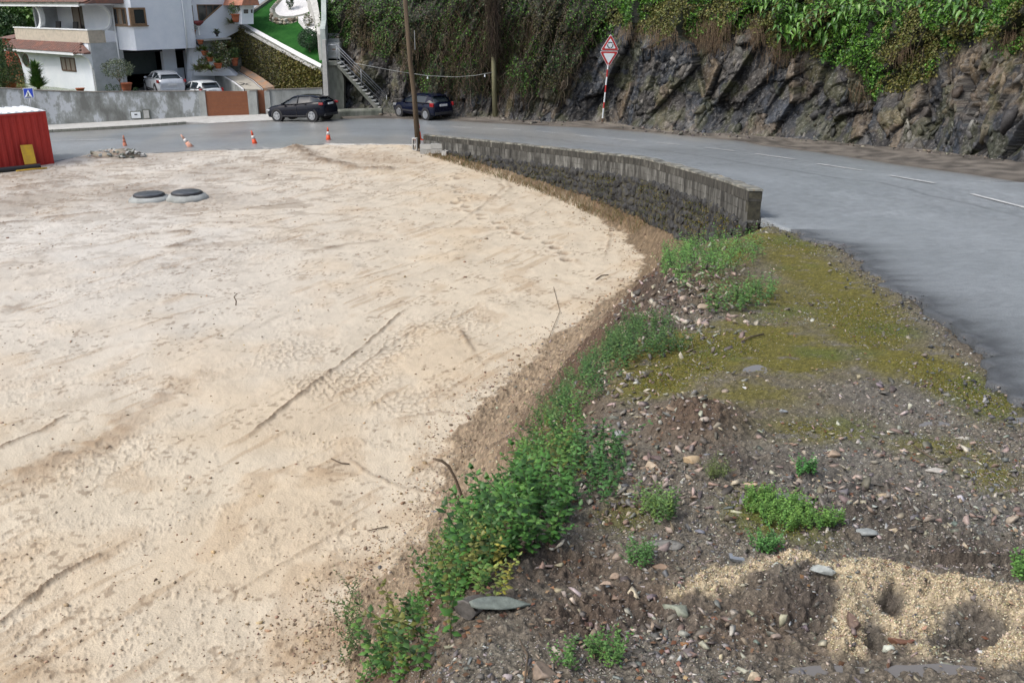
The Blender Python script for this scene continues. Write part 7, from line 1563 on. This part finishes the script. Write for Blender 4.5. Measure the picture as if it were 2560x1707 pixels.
# raised rockery with white gravel
ring = [(679, 40), (676, 24), (690, 8), (704, -8), (740, -14), (768, -4), (776, 12), (784, 30), (764, 38), (733, 45), (707, 46), (690, 44)]
Dr = [64.4, 65.0, 66.0, 67.0, 67.5, 66.8, 65.5, 64.2, 63.8, 63.6, 63.7, 64.0]
rp = [PD4(x, y, D) for (x, y), D in zip(ring, Dr)]; cz_ = sum(rp)/len(rp)
e = empty('rockery_bed', cz_, 0, 'raised rockery ringed with stones and filled with white gravel', 'garden bed')
v = [p-cz_ for p in rp]+[p-cz_-[0, 0, .75] for p in rp]; n = len(rp); MB().add(v, [tuple(range(n)), tuple(range(2*n-1, n-1, -1))]+[(i, n+i, n+(i+1) % n, (i+1) % n) for i in range(n)]).build('rim', m_conc_dark, e)
inn = [(q-0)*.83+np.array([0.08, 0, .03]) for q in [p-cz_ for p in rp]]; v = inn+[q-[0, 0, .05] for q in inn]; MB().add(v, [tuple(range(n)), tuple(range(2*n-1, n-1, -1))]+[(i, n+i, n+(i+1) % n, (i+1) % n) for i in range(n)]).build('white_gravel', m_whitegravel, e)
m_rk = [M('rockery_stone_%s' % nm, c_, tuple(x*.6 for x in c_), 4, .85, .5, 20) for nm, c_ in (('buff', (.48, .42, .33)), ('pale', (.58, .56, .5)), ('brown', (.26, .20, .15)))]
RKM = []
for q in range(6): me = bpy.data.meshes.new('stone'); me.from_pydata((rockshape(700+q, ICO2, 8, .5, .05)*[.17, .12, .12]).tolist(), [], ICO2[1].tolist()); me.materials.append(m_rk[q % 3]); RKM.append(me)
for i in list(range(7, 12))+[0]:
    a, b = rp[i]-cz_, rp[(i+1) % n]-cz_; m_ = max(2, int(np.linalg.norm((b-a)[:2])/.24))
    for k in range(m_):
        for r_ in range(3):
            q = a+(b-a)*((k+.5*(r_ % 2))/m_)+[random.uniform(-.02, .02), -.06, -.12-.2*r_]; obj_from(random.choice(RKM), 'stone', e, q, (random.uniform(-.4, .4), random.uniform(-.4, .4), random.random()*6), (random.uniform(.7, 1.1),)*3)
for i in (0, 1, 2):
    a, b = rp[i]-cz_, rp[i+1]-cz_
    for k in range(4): obj_from(random.choice(RKM), 'stone', e, a+(b-a)*(k/4)+[.05, 0, 0], (0, 0, random.random()*6), (.8,)*3)
o = foliage('bed_shrub', PD4(726, 22, 64.8), (.24, .24, .55), 500, .10, [(.03, .07, .03), (.05, .10, .04)], 'small dark conifer like shrub standing in the white gravel bed', 'shrub')
wp_ = [PD4(x, y, D) for x, y, D in [(745, 45, 62.6), (768, 40, 63), (785, 36, 63), (797, 76, 60.2), (786, 82, 60.2), (765, 68, 61)]]
v = [p+[0, 0, .06] for p in wp_]+[p-[0, 0, .3] for p in wp_]; n = 6; e = empty('gravel_patch', (0, 0, 0), 0, 'small lower patch of white gravel beside the concrete stair wall', 'garden bed')
MB().add(v, [tuple(range(n)), tuple(range(2*n-1, n-1, -1))]+[(i, n+i, n+(i+1) % n, (i+1) % n) for i in range(n)]).build('white_gravel', m_whitegravel, e)
foliage('bed_shrub', PD4(771, 66, 60.9), (.30, .28, .36), 500, .08, [(.06, .10, .035), (.09, .13, .04), (.2, .14, .06)], 'mottled little shrub in the small lower gravel patch', 'shrub')
lp_ = PD4(775, 141, 58.6); foliage('topiary_tree', lp_, (.70, .68, .60), 4200, .075, [(.022, .06, .028), (.035, .085, .035), (.05, .11, .045)], 'dark clipped ball tree standing on the lawn', 'tree', trunk=(.42, .05))
pot(PD4(768, 143, 58.5), .12, .1, 'tiny pale dish beside the ball tree trunk', m_whitegravel)

# ------------------------------------------------------------------ concrete stairs and upper path
YS = 55.6
def sq(name, pts, y0, y1, mat, parent, Yr=YS):
    P = [PD4(x, y, Yr)-np.array(parent.location) for x, y in pts]; return MB().prism([(p[0], p[2]) for p in P], y0, y1, 'y').build(name, mat, parent)
stc = empty('concrete_stairs', PD4(890, 285, YS), 0, 'steep concrete outdoor stairs with a grey metal railing climbing the rock', 'stairs')
L0 = PD4(842, 156, YS)-np.array(stc.location); L1 = PD4(960, 283, YS)-np.array(stc.location); nst = 15
sq('landing', [(806, 155), (843, 155), (843, 164), (806, 164)], 0, 1.5, m_conc_dark, stc)
sq('stringer', [(838, 162), (845, 158), (957, 279), (945, 281)], .02, .16, m_conc_dark, stc); sq('stringer', [(838, 162), (845, 158), (957, 279), (945, 281)], 1.0, 1.14, m_conc_dark, stc)
for k in range(nst):
    a = L0+(L1-L0)*(k/nst); b = L0+(L1-L0)*((k+1)/nst); MB().box(a[0], b[0]+.09, -.0, 1.16, b[2]+.10, b[2]+.19).build('step', m_conc_pale if k % 4 == 1 else m_conc, stc, .01)
sq('support_wall', [(808, 165), (846, 165), (858, 200), (858, 300), (812, 300)], .25, 1.4, m_conc_dark, stc)
sq('support_wall', [(806, 100), (815, 100), (826, 300), (812, 300)], -.22, .16, m_conc_pale, stc)
rail = [(806, 113), (842, 113), (965, 237)]
def rl(pts, r, nm='handrail', dy=.05): 
    MB().tube([PD4(x, y, YS)-np.array(stc.location)+[0, dy, 0] for x, y in pts], r, 6).build(nm, m_rail, stc)
rl(rail, .032); rl([(808, 128), (842, 128), (967, 254)], .018, 'rail_bar'); rl([(810, 142), (842, 142), (968, 268)], .018, 'rail_bar'); rl([(842, 120), (966, 246)], .014, 'rail_bar')
for (x, y0, y1) in ((807, 113, 155), (818, 113, 155), (841, 113, 158), (902, 173, 216), (966, 238, 276)): rl([(x, y0), (x+2, y1)], .024, 'rail_post')
# upper path
e = empty('upper_path', (0, 0, 0), 0, 'steep concrete path with three steps rising above the stairs', 'path')
U1 = [(818, 112, 56.6), (819, 106, 57.3)], [(848, 112, 56.6), (848, 106, 57.3)]
for q, (yb_, yt_, D) in enumerate(((119, 108, 56.8), (106, 98, 57.6), (95, 84, 58.4))):
    a, b = PD4(818+q, yt_, D), PD4(848, yt_, D); MB().box(a[0], b[0], a[1], a[1]+1.6, a[2]-.9, a[2]).build('step', m_conc, e)
LA = [PD4(*q) for q in [(820, 76, 59.2), (824, 40, 61.0), (828, 0, 63.0), (830, -50, 66)]]; RA = [PD4(*q) for q in [(848, 76, 59.2), (860, 40, 61.0), (884, 0, 63.0), (880, -50, 66)]]
ribbon('ramp', LA, RA, m_conc_pale and M('path_concrete', (.20, .19, .18), (.28, .27, .25), 2, .9, .4), 0, .6, e)
RS = [RA[0]+(RA[1]-RA[0])*t for t in np.linspace(-1.3, 1, 10)]+[RA[1]+(RA[2]-RA[1])*t for t in np.linspace(.15, 1, 7)]
for q in RS: obj_from(random.choice(RKM), 'edge_stone', e, q+[.05, 0, .03], (0, 0, random.random()*6), (.9,)*3)
e = empty('path_side_wall', (0, 0, 0), 0, 'pale greenish concrete wall along the left side of the upper path', 'wall')
WA = [PD4(*q) for q in [(814, 100, 56.4), (816, 60, 57.6), (817, 20, 59), (818, -30, 61)]]
v = []; 
for a, zt in zip(WA, (PD4(803, 73, 56.4)[2], PD4(803, 50, 57.6)[2], PD4(797, -10, 59)[2], PD4(790, -80, 61)[2])): v += [(a[0], a[1], a[2]-2), (a[0]-.30, a[1], a[2]-2), (a[0]-.30, a[1], zt+.0), (a[0], a[1], zt)]
f = [(i*4+k, i*4+(k+1) % 4, i*4+4+(k+1) % 4, i*4+4+k) for i in range(3) for k in range(4)]+[(3, 2, 1, 0)]
MB().add(v, f).build('wall', M('greenish_concrete', (.30, .36, .34), (.45, .50, .48), 2, .9, .3, vert=(1, 1, .3)), e)
e = empty('garden_stair_wall', (0, 0, 0), 0, 'broad sloping concrete coping between the gravel bed and the path', 'wall')
ribbon('sloping_coping', [PD4(*q) for q in [(795, 98, 57.4), (789, 60, 59.8), (778, 20, 62.5), (766, -20, 65)]], [PD4(*q) for q in [(804, 98, 57.4), (801, 55, 59.8), (794, 15, 62.5), (786, -30, 65)]], m_conc_pale, .25, 2.2, e)

# ------------------------------------------------------------------ cars in the yard
ya3 = math.radians(123); p3 = PD(411, 219, 59.9); p3[2] = .98
car('silver_coupe', 'silver hatchback coupe parked nose first by the open garage', p3, ya3, m_carsilver, spec_coupe, 1.0, 0.0, m_rim, doors=1)
p4 = PD(500, 224, 59.2); p4[2] = .56
car('white_car', 'white small car whose roof shows above the street wall', p4, math.radians(133), m_carwhite, spec_coupe2, .93, 0, m_rim)
